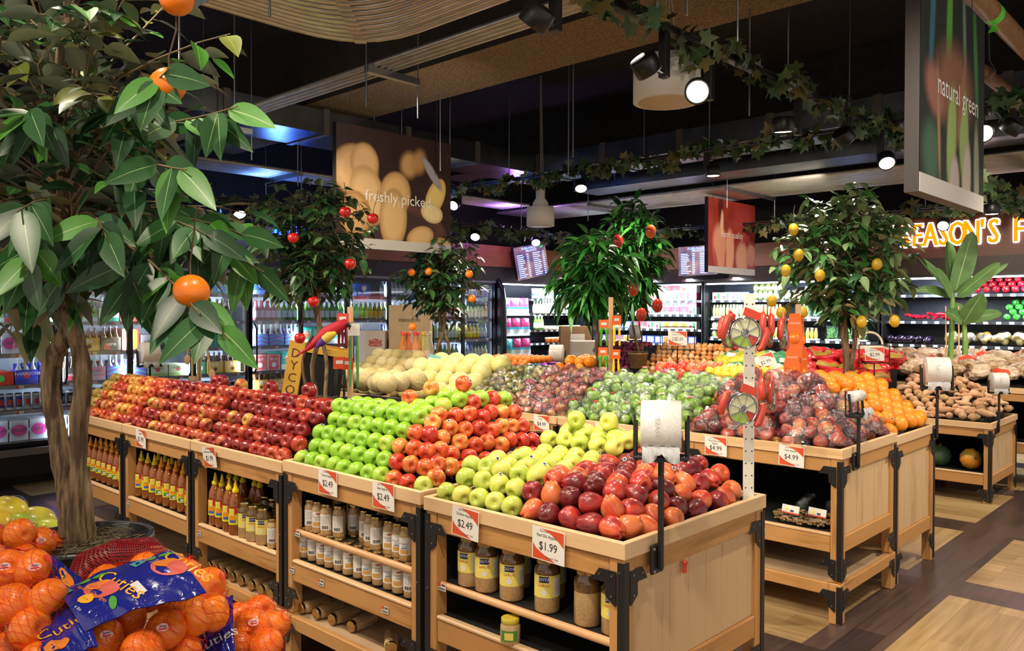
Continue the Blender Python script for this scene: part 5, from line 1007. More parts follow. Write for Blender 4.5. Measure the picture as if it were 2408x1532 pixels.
rowfill(TUB, 9.25, 10.4, 1.76, 'top shelf of the '+D1, -8.3, 26, (3, 5)); rowfill(TUB[2:], 9.25, 10.4, 1.825, 'top shelf upper layer of the '+D1, -8.3, 27, (3, 5)); rowfill([DR[5], DR[0], DR[4]], 9.25, 10.4, 1.53, 'second shelf of the '+D1, -8.28, 28, (3, 6)); rowfill(TUB+[DR[1]], 9.25, 10.4, 1.28, 'third shelf of the '+D1, -8.26, 29, (3, 6))
rowfill([tub('e07828', 'e8c8a0', .045, .08)], 9.5, 10.2, 1.08, 'fourth shelf of the '+D1, -8.24, 30, (8, 8))
PK = [pkt('food_box', 'box', .14, .11, .1, c, s_, '') for c, s_ in [(['8c5cc0', 'e8e0f0', 'ffffff', 'ffffff'], 0), (['e8e4dc', '3ca04c', 'd83c48', 'ffffff'], 3), (['d84858', 'f0f0e8', '3c9c4c', 'ffffff'], 0), (['3c5cc0', 'e8ecf4', 'ffffff', 'ffffff'], 1), (['e8e8e0', 'e0a850', 'c04838', 'ffffff'], 5), (['f0ece4', 'd8903c', '8c5028', 'ffffff'], 1)]]
JARY = [drink('e8e8e8', '98a058', 'f0f0e8', .04, .12), drink('d8d8d8', '88985c', 'e8e8d8', .032, .17)]
C1, C2 = 'corner case', 'corn case'
for i, (z, pr) in enumerate([(1.73, PK), (1.52, PK[:3]), (1.30, PK[1:]), (1.08, PK)]):
    rowfill(pr, -8.05, -6.15, z, '%s shelf down of the %s' % (nth(i), C1), 10.66, 40+i, (2, 3), 0, 0)
    if i < 2: rowfill(pr, -8.05, -6.15, z+.112, '%s shelf down upper layer, %s' % (nth(i), C1), 10.66, 50+i, (2, 3), 0, 0)
def wrapped(name, cat, w_, h, d, c_in, n, kind='ear'):       # tray of produce under film
    q = MB(); q.box((-w_/2, 0, 0), (w_/2, d, .02), 1, .004); tray = q.mesh('tray', [CM('d8dcd8'), CM('d8dcd8')]); parts = [('tray', tray)]
    q = MB()
    rg = random.Random(5)
    for i in range(n):
        x = -w_/2+w_*(i+.5)/n
        if kind == 'ear': q.tube([(x, d*.4, .02), (x, d*.35, h*.5), (x, d*.45, h*.96)], [w_/n*.36, w_/n*.5, w_/n*.2], 8)
        elif kind == 'bean':
            a = (rg.uniform(-w_/2.4, w_/2.4), d*.35, rg.uniform(.02, h*.8)); b = (rg.uniform(-w_/2.4, w_/2.4), d*.3, rg.uniform(.02, h*.9)); q.tube([a, [(a[k]+b[k])/2 for k in range(3)], b], .004, 5)
        else: q.sphere((x, d*.4, h*.45), (w_/n*.5, d*.35, h*.45), 10, 7)
    parts.append(('produce', q.mesh('produce', c_in)))
    q = MB(); q.box((-w_/2-.002, -.002, .0), (w_/2+.002, d*.8, h), 0, .012); parts.append(('film', q.mesh('film', FILMC))); return Proto(name, cat, parts), w_+.01
FILMC = film('tight_film', 'f8fafa', .85, .08, .5, 14)
CORNM = noisy('corn', 'd8c45c', 'ecdc90', 120, .5, .5, rand=.2); BEANM = noisy('green_beans', '4c8c3c', '6caa50', 30, .5, rand=.2); LETM = noisy('lettuce', '8cb45c', 'dce8b8', 18, .6, .5, rand=.3); SQM = fruit_mat('squash_yellow', [(.3, 'd8b43c'), (.7, 'ecd468')], 8, (1, 1, 1), .4, .4)
CRN = [wrapped('corn_tray', 'corn tray', .2, .2, .12, CORNM, 4)]; BNS = [wrapped('green_bean_tray', 'bean tray', .17, .2, .1, BEANM, 34, 'bean')]; LTT = [wrapped('lettuce_tray', 'lettuce tray', .16, .12, .12, LETM, 2, 'ball')]; SQT = [wrapped('yellow_squash_tray', 'squash tray', .17, .17, .12, SQM, 3)]
rowfill(PK[3:4]+PK[1:2], -6.03, -5.4, 1.73, 'top shelf of the '+C2, 10.66, 60, (2, 3), 0, 0); rowfill(JARY, -5.38, -4.3, 1.73, 'top shelf of the '+C2+', jars', 10.66, 61, (4, 6), 0, 0); rowfill(JARY[:1], -5.38, -4.9, 1.852, 'top shelf upper layer of the '+C2, 10.66, 62, (4, 6), 0, 0)
rowfill(CRN, -6.03, -4.75, 1.47, 'middle shelf of the '+C2, 10.62, 63, (3, 5), 0, 0); rowfill(LTT+BNS, -4.72, -3.7, 1.47, 'middle shelf of the '+C2+', right half', 10.62, 64, (1, 2), 0, 0)
rowfill(LTT, -6.03, -5.2, 1.18, 'lower shelf of the '+C2, 10.6, 65, (3, 5), 0, 0); rowfill(LTT, -6.03, -5.4, 1.302, 'lower shelf upper layer of the '+C2, 10.6, 66, (3, 5), 0, 0); rowfill(SQT, -5.18, -4.4, 1.18, 'lower shelf of the '+C2+', middle', 10.6, 67, (5, 5), 0, 0); rowfill(BNS, -4.35, -3.7, 1.18, 'lower shelf of the '+C2+', right end', 10.6, 68, (1, 1), 0, 0)
BLT = [pkt('blue_mushroom_tray', 'tray', .14, .09, .1, ['2c54c4', '3c6cdc', 'e8e8f0', 'ffffff'], 1, '', True)]; rowfill(BLT, -4.25, -3.66, 1.73, 'blue trays on the top shelf', 10.66, 69, (4, 4), 0, 0); rowfill(BLT, -4.2, -3.8, 1.823, 'blue trays, upper layer', 10.66, 70, (3, 3), 0, 0)
def pepper(name, m):
    q = MB()
    def fn(p, a): r = math.hypot(p.x, p.y); k = 1-.13*(.5+.5*math.cos(4*a)); z = p.z*.95-(.35*math.exp(-(r/.35)**2) if p.z > 0 else -.1*math.exp(-(r/.3)**2)); return V((p.x*k*.042, p.y*k*.042, z*.045+(.004*math.cos(4*a)*r if p.z > 0 else 0)))
    q.sphere((0, 0, 0), 1, 16, 10, fn=fn); b = q.mesh(name, m); q = MB(); q.tube([(0, 0, .028), (.002, 0, .045), (.008, 0, .058)], [.008, .004, .005], 6); return Proto(name, 'pepper', [(None, b), ('stem', q.mesh('stem', CM('5c8c3c')))])
PRED = pepper('red_bell_pepper', mat('pepper_red', 'c41428', .15, coat=.6)); PGRN = pepper('green_bell_pepper', mat('pepper_green', '2c8c2c', .15, coat=.6))
def heap(P_, x0, x1, y, z, n, rowsn, d, wdn, nm_, sx=.02):
    for r in range(rowsn):
        for i in range(n-(r % 2)):
            x = x0+(x1-x0)*(i+.5*(r % 2))/(n-1); P_.spawn('%s, %s from left, %s row, %s' % (wdn, nth(i), ['front', 'middle', 'back', 'top'][r], nm_), (x, y+.062*r, z+.045+d*.62*r), (rnd(1.1, 1.9), rnd(-.5, .5), rnd(-.6, .6)), nm_)
heap(PRED, -2.75, -.55, 10.6, 1.775, 24, 3, .09, 'red bell pepper', 'red pepper shelf'); heap(PGRN, -2.25, -.6, 10.56, 1.455, 18, 4, .09, 'green bell pepper', 'green pepper shelf')
LPEP = []
q = MB(); q.tube([(-.07, 0, 0), (-.02, .01, .006), (.04, .005, 0), (.08, -.01, -.006)], [.012, .02, .016, .002], 10); LP = Proto('long_red_pepper', 'pepper', [(None, q.mesh('long_red_pepper', MATS['pepper_red']))])
for i in range(22): LP.spawn('long red pepper in the heap left of the green peppers', (-3.3+.045*i, 10.52+rnd(0, .1), 1.475+rnd(0, .06)), (rnd(-.3, .3), rnd(-.3, .3), rnd(-.5, .5)+1.2), 'long red peppers left of the green ones')
bagY = bag_proto('bag_of_yellow_squash', 'bag of squash', 'squash', .04, 6, 1.1, FILMM, 2, 3, mesh_list=[apple_mesh('squash', SQM, R=.04, h=1.1, nu=12, nv=8)])
for i in range(14): random.choice(bagY).spawn('bag of yellow squash, %s from left under the peppers' % nth(i), (-2.8+.17*i, 10.55, 1.26), (0, 0, rnd(0, 6)), 'bags of yellow squash under the peppers')
q = MB(); q.sphere((0, 0, 0), (.05, .05, .08), 14, 10); AUB = Proto('eggplant', 'eggplant', [(None, q.mesh('eggplant', mat('eggplant_skin', '1c1024', .12, coat=.8)))])
for i in range(5): AUB.spawn('dark eggplant, %s from left beside the bean trays' % nth(i), (-3.5+.11*i, 10.52, 1.225), (1.3, 0, rnd(0, 3)), 'eggplants beside the bean trays')
# lit letters on the walnut fascia
YEL = mat('letter_face', 'f0a01c', .4, emit='ff9c10', es=.75); WHE = mat('letter_edge', 'ffffff', .4, emit='f4f2ff', es=3)
xx = [-3.36, -3.22, -3.07, -2.925, -2.775, -2.625, -2.515, -2.40, -2.15, -2.01, -1.87, -1.73, -1.58]
for ch, x in zip("SEASON'SFRESH", xx):
    M = Matrix.Translation((x, 10.60, 2.475 if ch != "'" else 2.475)) @ Matrix.Rotation(PI/2, 4, 'X')
    q = MB()
    for dx in (-.009, -.003, .003, .009): q.text(ch, .395, Matrix.Translation((dx, 0, 0)) @ M, 0, .62, .02)
    t = q.build('sign_letter', YEL)
    q = MB()
    for dx in (-.021, -.012, 0, .012, .021):
        for dz in (-.011, .011): q.text(ch, .395, Matrix.Translation((x+dx, 10.616, 2.475+dz)) @ Matrix.Rotation(PI/2, 4, 'X'), 0, .62, .006)
    tag(t, 'lit yellow letter %s with white glowing edge, %s of the wall sign' % ('apostrophe' if ch == "'" else ch, ORD[len([1 for a, b in zip("SEASON'SFRESH", xx) if b <= x])-1]), 'sign letter', 'lit letters of the wall sign'); q.build('letter_edge', WHE, t)
# menu screens
def screen(lbl, c, rot, w_=.62, h=.5):
    q = MB(); q.box((-w_/2, 0, -h/2), (w_/2, .05, h/2), 0, .004); q.box((-.08, .05, -.08), (.08, .2, .08)); t = tag(q.build('menu_screen', FRM, None, c, rot), lbl, 'menu screen', 'menu screens'); rg = random.Random(3)
    q = MB(); q.add([(-w_*.485, -.001, -h*.48), (w_*.485, -.001, -h*.48), (w_*.485, -.001, h*.48), (-w_*.485, -.001, h*.48)], [(0, 1, 2, 3)], 0)
    F = lambda x, z: Matrix.Translation((x, -.003, z)) @ Matrix.Rotation(PI/2, 4, 'X')
    q.text('PURE-MADE', .05, F(-.02, h*.40), 1); q.text('PRODUCE', .045, F(.02, h*.32), 1)
    for cx in (-.16, .14):
        for k in range(12):
            z = h*(.22-.058*k); l = rg.uniform(.09, .16); q.add([(cx-.1, -.003, z), (cx-.1+l, -.003, z), (cx-.1+l, -.003, z+.011), (cx-.1, -.003, z+.011)], [(0, 1, 2, 3)], 1); q.add([(cx+.08, -.003, z), (cx+.12, -.003, z), (cx+.12, -.003, z+.011), (cx+.08, -.003, z+.011)], [(0, 1, 2, 3)], 1)
    q.add([(w_*.3, -.003, h*.36), (w_*.36, -.003, h*.33), (w_*.42, -.003, h*.42), (w_*.36, -.003, h*.45)], [(0, 1, 2, 3)], 2); q.build('display', [SCB, mat('screen_text', 'c8dcff', .5, emit='88b0ff', es=2.6), mat('screen_leaf', '40c060', .5, emit='40c060', es=1)], t)
SCB = mat('screen_back', '584858', .3, emit='7a6088', es=.9); v = coords(SCB, rand=False); L(SCB, ramp(SCB, noise(SCB, v, 6, 3), [(.35, '3a3a70'), (.5, '80607c'), (.65, 'a88478')]), SCB.node_tree.nodes['Principled BSDF'].inputs['Emission Color'])
c = PX(1250, 615, -7.98); screen('tilted menu screen hanging on the orange wood fascia', c, (0, -.2, PI/2-.15)); c = PY(1640, 613, 10.45); screen('menu screen half hidden behind the onion banner', c, (0, -.02, .1), .62, .44)
# ---------------------------------------------------------------- overhead: conduits, ducts, tracks, banners
PIPE = noisy('conduit_steel', 'b0aaa2', 'c8c2ba', 8, .34, 0, metal=.75, rand=.2); DUCT = noisy('duct_sheet', '6c7074', '8c9094', 3, .28, .1, metal=1, rand=0)
def bend(path, r, n=6):
    out = [V(path[0])]
    for a, b, c in zip(path, path[1:], path[2:]):
        a, b, c = V(a), V(b), V(c); u, v_ = (a-b).normalized(), (c-b).normalized()
        for i in range(n+1): t_ = i/n; out.append(b+u*r*(1-t_)**2+v_*r*t_**2)
    return out+[V(path[-1])]
def bundle(lbl, paths, R=.0145, r=.32, coll=None, struts=(), o=None):
    o = V(o or paths[0][0]); t = thing('conduit_bundle', lbl, 'conduits', o)
    for p in paths:
        q = MB(); P_ = [x-o for x in bend(p, r)]; q.tube(P_, R, 8)
        if coll:
            if len(P_) > 3: m_ = P_[4]; q.tube([m_-V((.02, .02, 0)), m_+V((.02, .02, 0))], R*1.35, 8)
        q.build('conduit', PIPE, t)
    for a, b in struts:
        q = MB(); a, b = V(a)-o, V(b)-o; d = V((.02, .0, .02)) if abs((b-a).y) > abs((b-a).x) else V((0, .02, .02)); q.box(a-d, b+d); q.build('strut', STEEL, t)
        for e in (a, b): q = MB(); q.cyl(e+V((0, 0, -.22)), V((e.x, e.y, ZC-o.z)), .005, 6); q.build('hanger_rod', STEEL, t)
bundle('wide bundle of steel conduits bending under the ceiling at top left', [[(-3.43+.043*k, -.8, 2.9), (-3.43+.043*k, 2.54-.043*k, 2.9), (2.4, 2.54-.043*k, 2.9)] for k in range(15)], .0165, .42, [1], [((-3.5, 1.6, 2.87), (-2.75, 1.6, 2.87))])
e1 = PZ(862, 160, 2.97); bundle('four parallel conduits on perforated struts below the concrete beam', [[(-8.2, 2.93+.045*k, 3.0), (2.4, 2.93+.045*k, 3.0)] for k in range(4)], .017, .1, None, [((e1.x, 2.88, 2.965), (e1.x, 3.27, 2.965)), ((-5.9, 2.88, 2.965), (-5.9, 3.27, 2.965)), ((-1.75, 2.88, 2.965), (-1.75, 3.3, 2.965))])
bundle('conduits along the left wall glowing blue from the light below', [[(-7.9+.06*k, 3.35, 3.0), (-7.9+.06*k, 8.2, 3.0)] for k in range(9)], .02, .1, None, [((-8.0, 4.6, 2.96), (-7.3, 4.6, 2.96))])
bundle('broad band of brown lit conduits crossing in front of the far wall', [[(-8.3, 8.5+.055*k, 3.0), (2.4, 8.5+.055*k, 3.0)] for k in range(20)], .021, .1, None, [((-6.6, 8.45, 2.965), (-6.6, 9.65, 2.965)), ((-4.6, 8.45, 2.965), (-4.6, 9.65, 2.965)), ((-2.4, 8.45, 2.965), (-2.4, 9.65, 2.965))])
t = thing('air_duct', 'rectangular sheet metal duct turning a corner under the ceiling', 'duct', (-6.26, 7.05, 3.15)); o = t.location
q = MB(); q.box((-.6, -4.6, 0), (0, 0, .21)); q.box((-.6, 0, 0), (8.6, .6, .21))
for k in range(-4, 0): q.box((-.615, k*.95-.03, -.012), (.012, k*.95+.03, .222), 1)
for k in range(9): q.box((k*.95-.035, -.012, -.012), (k*.95+.035, .612, .222), 1)
q.build('duct_run', [DUCT, CM('4a4540')], t)
for x, y in ((-.62, -2), (.02, -2), (1.5, -.03), (4.2, -.03), (6.4, -.03)): q = MB(); q.cyl((x, y, -.01), (x, y, ZC-3.15), .006, 6); q.build('hanger_rod', STEEL, t)
t = thing('air_duct', 'lower flat duct with bright reflecting underside behind the speaker', 'duct', (-5.2, 7.9, 3.05)); q = MB(); q.box((-1.2, 0, 0), (7, .5, .14)); q.build('duct_run', DUCT, t)
for x in (-.8, 2.5, 5.5): q = MB(); q.cyl((x, .25, .14), (x, .25, ZC-3.05), .006, 6); q.build('hanger_rod', STEEL, t)
for x, y0, y1, z, r, nm_ in ((-1.17, 3.2, 6.95, 3.2, .055, 'brown sprinkler pipe with green tape at the top right'), (-1.5, 4.9, 6.95, 3.2, .045, 'thinner brown pipe below the taped one')):
    t = thing('sprinkler_pipe', nm_, 'pipe', (x, y0, z)); q = MB(); q.cyl((0, 0, 0), (0, y1-y0, 0), r, 16); q.cyl((0, 1.4, 0), (0, 1.5, 0), r*1.2, 16); q.build('pipe', noisy('pipe_brown', '6a4a2c', '86603a', 20, .45, rand=.2) if 'pipe_brown' not in MATS else MATS['pipe_brown'], t)
    q = MB(); q.tube([(0, 1.45, -r*1.2), (r*1.4, 1.45, 0), (r*.6, 1.45, r*2), (0, 1.45, ZC-z)], .006, 6); q.build('pipe_hanger', STEEL, t)
    if r > .05: q = MB(); q.lathe([(r*1.02, 1.85), (r*1.02, 1.93)], 16, 0, M=Matrix.Rotation(-PI/2, 4, 'X')); q.add([(-.01, 1.93, -r*1.03), (.01, 1.93, -r*1.03), (.025, 1.91, -r*1.8), (-.03, 1.93, -r*1.7)], [(0, 1, 2, 3)]); q.build('green_tape', CM('5cc83c'), t)
for i, (x, y) in enumerate([(551, 60), (700, 300), (880, 300), (1035, 250), (1058, 300), (1337, 260), (1763, 60), (2130, 100), (1448-100, 200)]):
    p = PZ(x, y, 3.3); q = MB(); q.cyl((0, 0, 0), (0, 0, ZC-2.75), .006, 6); tag(q.build('hanger_rod', STEEL, None, (p.x, p.y, 2.75)), 'thin steel hanger rod dropping from the ceiling slab', 'rod', 'bare hanger rods')
# tracks, spotlights, ivy
TRK = mat('track_black', '0e0e10', .4); TRE = mat('track_edge', '7c7c80', .3, 1)
def track(lbl, a, b, rods):
    a, b = V(a), V(b); t = thing('lighting_track', lbl, 'lighting track', a); d = b-a; L0 = d.length; M = d.to_track_quat('X', 'Z').to_matrix().to_4x4(); q = MB(); q.M = M
    q.box((0, -.022, 0), (L0, .022, .04), 0); q.box((0, -.026, .002), (L0, -.0225, .012), 1); q.box((0, .0225, .002), (L0, .026, .012), 1); q.box((0, -.026, .03), (L0, -.0225, .038), 1); q.build('rail', [TRK, TRE], t)
    for f in rods: q = MB(); p = d*f; q.cyl(p+V((0, 0, .04)), V((p.x, p.y, ZC-a.z)), .006, 6); q.build('hanger_rod', STEEL, t)
IVM = [leaf_mat('ivy_dark', '1f4424', '44583a', '3c5c34'), leaf_mat('ivy_green', '34602e', '586840', '5c7444'), leaf_mat('ivy_tan', '5c5c30', '74683c', '848050')]
def ivyleaf(q, p, d, n, s, mi):
    d = d.normalized(); n = (n-d*n.dot(d)).normalized(); w_ = d.cross(n); k = [(0, 0), (-.25, -.18), (-.55, -.05), (-.38, .18), (-.62, .5), (-.22, .5), (0, 1), (.22, .5), (.62, .5), (.38, .18), (.55, -.05), (.25, -.18)]
    vs = [p+d*(s*.35)]+[p+(w_*x+d*y)*s-n*(.25*s*(x*x+.3*y*y)) for x, y in k]; uv = [(.5, .35)]+[(.5+x*.5, y) for x, y in k]; q.add(vs, [(0, i+1, (i+1) % 12+1) for i in range(12)], mi, True, uvs=uv)
def ivy(lbl, a, b, n, s, seed, sag=.04, r=.06):
    a, b = V(a), V(b); t = thing('ivy_garland', lbl, 'ivy garland', a, group=None); rg = random.Random(seed); q = MB(); q.uv = []; d = b-a; m = max(6, int(d.length*6)); pts = []
    sd = d.normalized().cross(V((0, 0, 1)))
    for i in range(m+1): f = i/m; an = i*1.4; pts.append(d*f+sd*.04*math.cos(an)+V((0, 0, .02+.045*math.sin(an)-sag*rg.random())))
    e = MB(); e.tube(pts, .0025, 5); e.build('stem', TWIGD, t)
    for i in range(n):
        f = rg.random()*m; k = int(min(f, m-1e-3)); p = pts[k].lerp(pts[k+1], f-k)+V((rg.uniform(-r, r), rg.uniform(-r, r), rg.uniform(-r, r*.7))); dr = V((rg.uniform(-1, 1), rg.uniform(-1, 1), rg.uniform(-1.2, .6)))
        ivyleaf(q, p, dr, V((rg.uniform(-1, 1), rg.uniform(-1, 1), rg.uniform(-.3, 1)))-CF*.6, s*rg.uniform(.6, 1.2), 0 if rg.random() < .5 else (1 if rg.random() < .7 else 2))
    q.build('foliage', IVM, t)
track('long black lighting track running away from the camera, wrapped in ivy', (-2.25, -.5, 2.95), (-2.25, 8.2, 2.95), (.3, .45, .62, .95)); ivy('ivy garland on the track that runs away from the camera', (-2.25, 1.8, 2.98), (-2.25, 8.0, 2.97), 300, .088, 1, r=.07)
track('lighting track crossing the shop behind the big white speaker', (-7.0, 6.39, 2.95), (2.3, 6.39, 2.95), (.1, .36, .49, .75)); ivy('ivy garland on the crossing track', (-6.9, 6.39, 2.97), (-.3, 6.39, 2.97), 480, .10, 2)
ivy('dense ivy end at the right edge of the crossing track', (-1.55, 6.39, 2.97), (.4, 6.39, 2.97), 200, .10, 3, r=.09)
track('low lighting track in front of the menu screens', (-7.3, 1.2, 2.6), (-7.3, 9.6, 2.6), (.2, .5, .8)); ivy('ivy garland in front of the menu screens', (-7.3, 3.4, 2.6), (-7.3, 9.6, 2.6), 420, .10, 4, r=.08)
track('low lighting track above the lit sign letters', (-7.2, 9.65, 2.66), (1.5, 9.65, 2.66), (.2, .5, .8)); ivy('ivy garland above the lit sign letters', (-6.9, 9.65, 2.66), (1.0, 9.65, 2.66), 480, .10, 5)
track('short lighting track at the right edge', (-1.87, 7.3, 2.66), (-1.87, 10.2, 2.66), (.2, .8)); ivy('ivy garland hanging at the right edge beside the leek banner', (-1.87, 7.3, 2.66), (-1.87, 10.2, 2.66), 220, .10, 6, r=.09)
LENS = mat('lamp_lens', 'ffffff', .4, emit='fff4e0', es=14)
def spot(lbl, tp, hd, aim, arm=.1):        # track point, head centre, aim direction
    tp, hd = V(tp), V(hd); t = thing('track_spotlight', lbl, 'spotlight', tp, group='black track spotlights'); h = hd-tp
    q = MB(); q.box((-.022, -.022, min(h.z+.0, -.12)), (.022, .022, .0), 0, .003); q.build('adapter', TRK, t)
    q = MB(); M = Matrix.Translation(h) @ V(aim).to_track_quat('Z', 'Y').to_matrix().to_4x4(); q.M = M; q.lathe([(.01, -.055), (.058, -.05), (.065, -.04), (.066, .035), (.06, .04), (.056, .032)], 24); q.cyl((0, 0, -.02), M.inverted() @ V((0, 0, h.z+.02)), .012, 8); q.build('head', TRK, t)
    q = MB(); q.M = M; q.lathe([(.0, .036), (.05, .036), (.054, .034)], 20); q.build('lens', LENS, t)
def P2(x, y, X): return PX(x, y, X)
for lbl, hx, hy, tx, tr, aim in [('black spotlight drum at the top edge seen from behind', 1262, 42, 1306, ('x', -2.25), (-.5, -.1, -.6)), ('black spotlight in front of the big white speaker, lit on its right', 1520, 155, 1562, ('x', -2.25), (.1, .45, -.5)),
        ('spotlight shining straight at the camera beside the white speaker', 1640, 214, 1668, ('x', -2.25), (.45, -.75, -.35)), ('spotlight pointing down below the ivy track', 1842, 296, 1876, ('x', -2.25), (-.05, .1, -1)),
        ('bright spotlight beside the leek banner', 2084, 378, 2070, ('x', -2.25), (.3, -.5, -.6)), ('dark spotlight where the two ivy tracks cross', 1985, 322, 1992, ('x', -2.25), (.2, .6, -.6)),
        ('spotlight pointing down between the speaker and the onion banner', 1677, 404, 1662, ('y', 6.39), (0, 0, -1)), ('spotlight on the crossing track above the mango tree', 1366, 438, 1374, ('y', 6.39), (.35, -.4, -.8)), ('spotlight at the right edge of the potato banner', 1068, 481, 1080, ('y', 6.39), (.3, -.7, -.5)),
        ('spotlight beside the apple tree near the left wall', 562, 499, 575, ('w', 0), (.5, -.1, -.7)), ('spotlight glimpsed through the foreground tree', 250, 474, 262, ('w', 0), (.5, -.1, -.7)), ('second spotlight glimpsed through the foreground tree', 328, 474, 336, ('w', 0), (.5, .1, -.7)),
        ('small spotlight above the small orange tree', 1118, 554, 1112, ('x', -7.3), (.4, -.5, -.6)), ('spotlight above the first menu screen', 1260, 568, 1262, ('x', -7.3), (.5, -.5, -.6)), ('spotlight right of the leek banner', 2310, 312, 2306, ('y', 6.39), (.4, -.6, -.3)),
        ('spotlight at the right edge, half turned away', 2378, 300, 2386, ('y', 6.39), (-.5, .1, -.6)), ('spotlight under the right edge ivy', 2332, 494, 2330, ('x', -1.87), (0, 0, -1)), ('spotlight glaring over the lit letters', 2218, 528, 2222, ('y', 9.65), (.15, -.7, -.5))]:
    k, c = tr
    if k == 'x': hd = PX(hx, hy, c+.05); tp = V((c, PX(tx, hy, c).y, 2.948 if c == -2.25 else (2.6 if c == -7.3 else 2.66)))
    elif k == 'y': hd = PY(hx, hy, c-.06); tp = V((PY(tx, hy, c).x, c, 2.948 if c < 7 else 2.66))
    else: hd = PX(hx, hy, -7.3+.05); tp = V((-7.3, PX(tx, hy, -7.3).y, 2.6)); tp.z = max(2.6, hd.z+.1)
    spot(lbl, tp, hd, aim)
# hanging white speakers
SPK = mat('speaker_white', 'dcd8d4', .45)
def speaker(lbl, c, R, h, neck):
    t = thing('pendant_speaker', lbl, 'speaker', c, group=None); q = MB(); q.lathe([(R*.86, .0), (R*.88, .004), (R, .0), (R, h), (R*.95, h+.006), (0, h+.006)], 36); q.build('body', SPK, t)
    q = MB(); q.cyl((0, 0, -.006), (0, 0, -.0005), R*.84, 36, sm=False); q.build('grille', CM('b49c78'), t)
    if neck: q = MB(); q.lathe([(.09, h), (.085, h+.05), (.05, h+.1), (.05, h+.26), (.06, h+.3)], 16); q.build('neck', SPK, t)
    for s in (-1, 0, 1): q = MB(); q.tube([(s*.07, 0, h), (s*.02+.01, .01, h+.3), (s*.01, 0, 3.42-c[2] if not neck else ZC-c[2])], .003, 5); q.build('cable', CM('9a968e'), t)
speaker('big white cylinder speaker hanging by cables under the ivy track', (-2.56, 4.0, 2.75), .19, .235, False); speaker('white speaker on a bent neck behind the potato banner', (-5.82, 6.62, 2.48), .15, .2, True)
# printed banners
def softprint(name, bg, shapes, rough=.35):
    m = mat(name, bg, rough); v = coords(m, rand=False); ns = noise(m, v, 5, 3); cur = None
    bgm = N(m, 'ShaderNodeMix', data_type='RGBA', blend_type='MULTIPLY'); bgm.inputs[0].default_value = .5; bgm.inputs[6].default_value = srgb(bg); L(m, ramp(m, ns, [(.3, '707070'), (.7, 'ffffff')]), bgm.inputs[7]); cur = bgm.outputs[2]
    for (cx, cz, rx, rz, rot, c1, c2, soft) in shapes:
        mp = N(m, 'ShaderNodeMapping', vector_type='TEXTURE'); mp.inputs['Location'].default_value = (cx, 0, cz); mp.inputs['Rotation'].default_value = (0, rot, 0); mp.inputs['Scale'].default_value = (rx, 1, rz); L(m, v, mp.inputs[0])
        sx = N(m, 'ShaderNodeSeparateXYZ'); L(m, mp.outputs[0], sx.inputs[0]); cb = N(m, 'ShaderNodeCombineXYZ'); L(m, sx.outputs[0], cb.inputs[0]); L(m, sx.outputs[2], cb.inputs[2]); ln = N(m, 'ShaderNodeVectorMath', operation='LENGTH'); L(m, cb.outputs[0], ln.inputs[0])
        col = ramp(m, ln.outputs['Value'], [(0, c1), (.6, c1), (1, c2)]); mr = N(m, 'ShaderNodeMapRange'); mr.inputs['From Min'].default_value = 1-soft; mr.inputs['From Max'].default_value = 1; mr.inputs['To Min'].default_value = 1; mr.inputs['To Max'].default_value = 0; L(m, ln.outputs['Value'], mr.inputs['Value'])
        mx = N(m, 'ShaderNodeMix', data_type='RGBA'); L(m, mr.outputs[0], mx.inputs[0]); L(m, cur, mx.inputs[6]); L(m, col, mx.inputs[7]); cur = mx.outputs[2]
    base(m, cur); return m
def banner(lbl, X, y0, y1, z0, z1, m, txt, tz, tsz, tx=0, thick=.05, edge='1c1a1c', wires=True, tsx=1):
    w_, h = y1-y0, z1-z0; t = thing('hanging_banner', lbl, 'banner', (X, (y0+y1)/2, (z0+z1)/2), (0, 0, PI/2), 'printed banners on wires')
    q = MB(); q.box((-w_/2, .002, -h/2), (w_/2, thick, h/2)); q.build('board', CM(edge), t)
    q = MB(); q.add([(-w_/2, 0, -h/2), (w_/2, 0, -h/2), (w_/2, 0, h/2), (-w_/2, 0, h/2)], [(0, 1, 2, 3)]); q.build('print', m, t)
    q = MB(); q.box((-w_/2, -.002, -h/2), (w_/2, 0, -h/2+h*.085)); q.build('white_strip', CM('c8c4c0'), t)
    q = MB(); q.text(txt, tsz, Matrix.Translation((tx, -.002, tz)) @ Matrix.Rotation(PI/2, 4, 'X'), 0, tsx); q.build('lettering', CM('e8e4dc'), t)
    for s in (-1, 1): q = MB(); q.tube([(s*w_*.38, thick/2, h/2), (s*w_*.38+.004, thick/2, h/2+.3), (s*w_*.38, thick/2, ZC-(z0+z1)/2)], .0025, 5); q.build('chain', INK, t)
pot_ = ('c89c68', '8c6238')
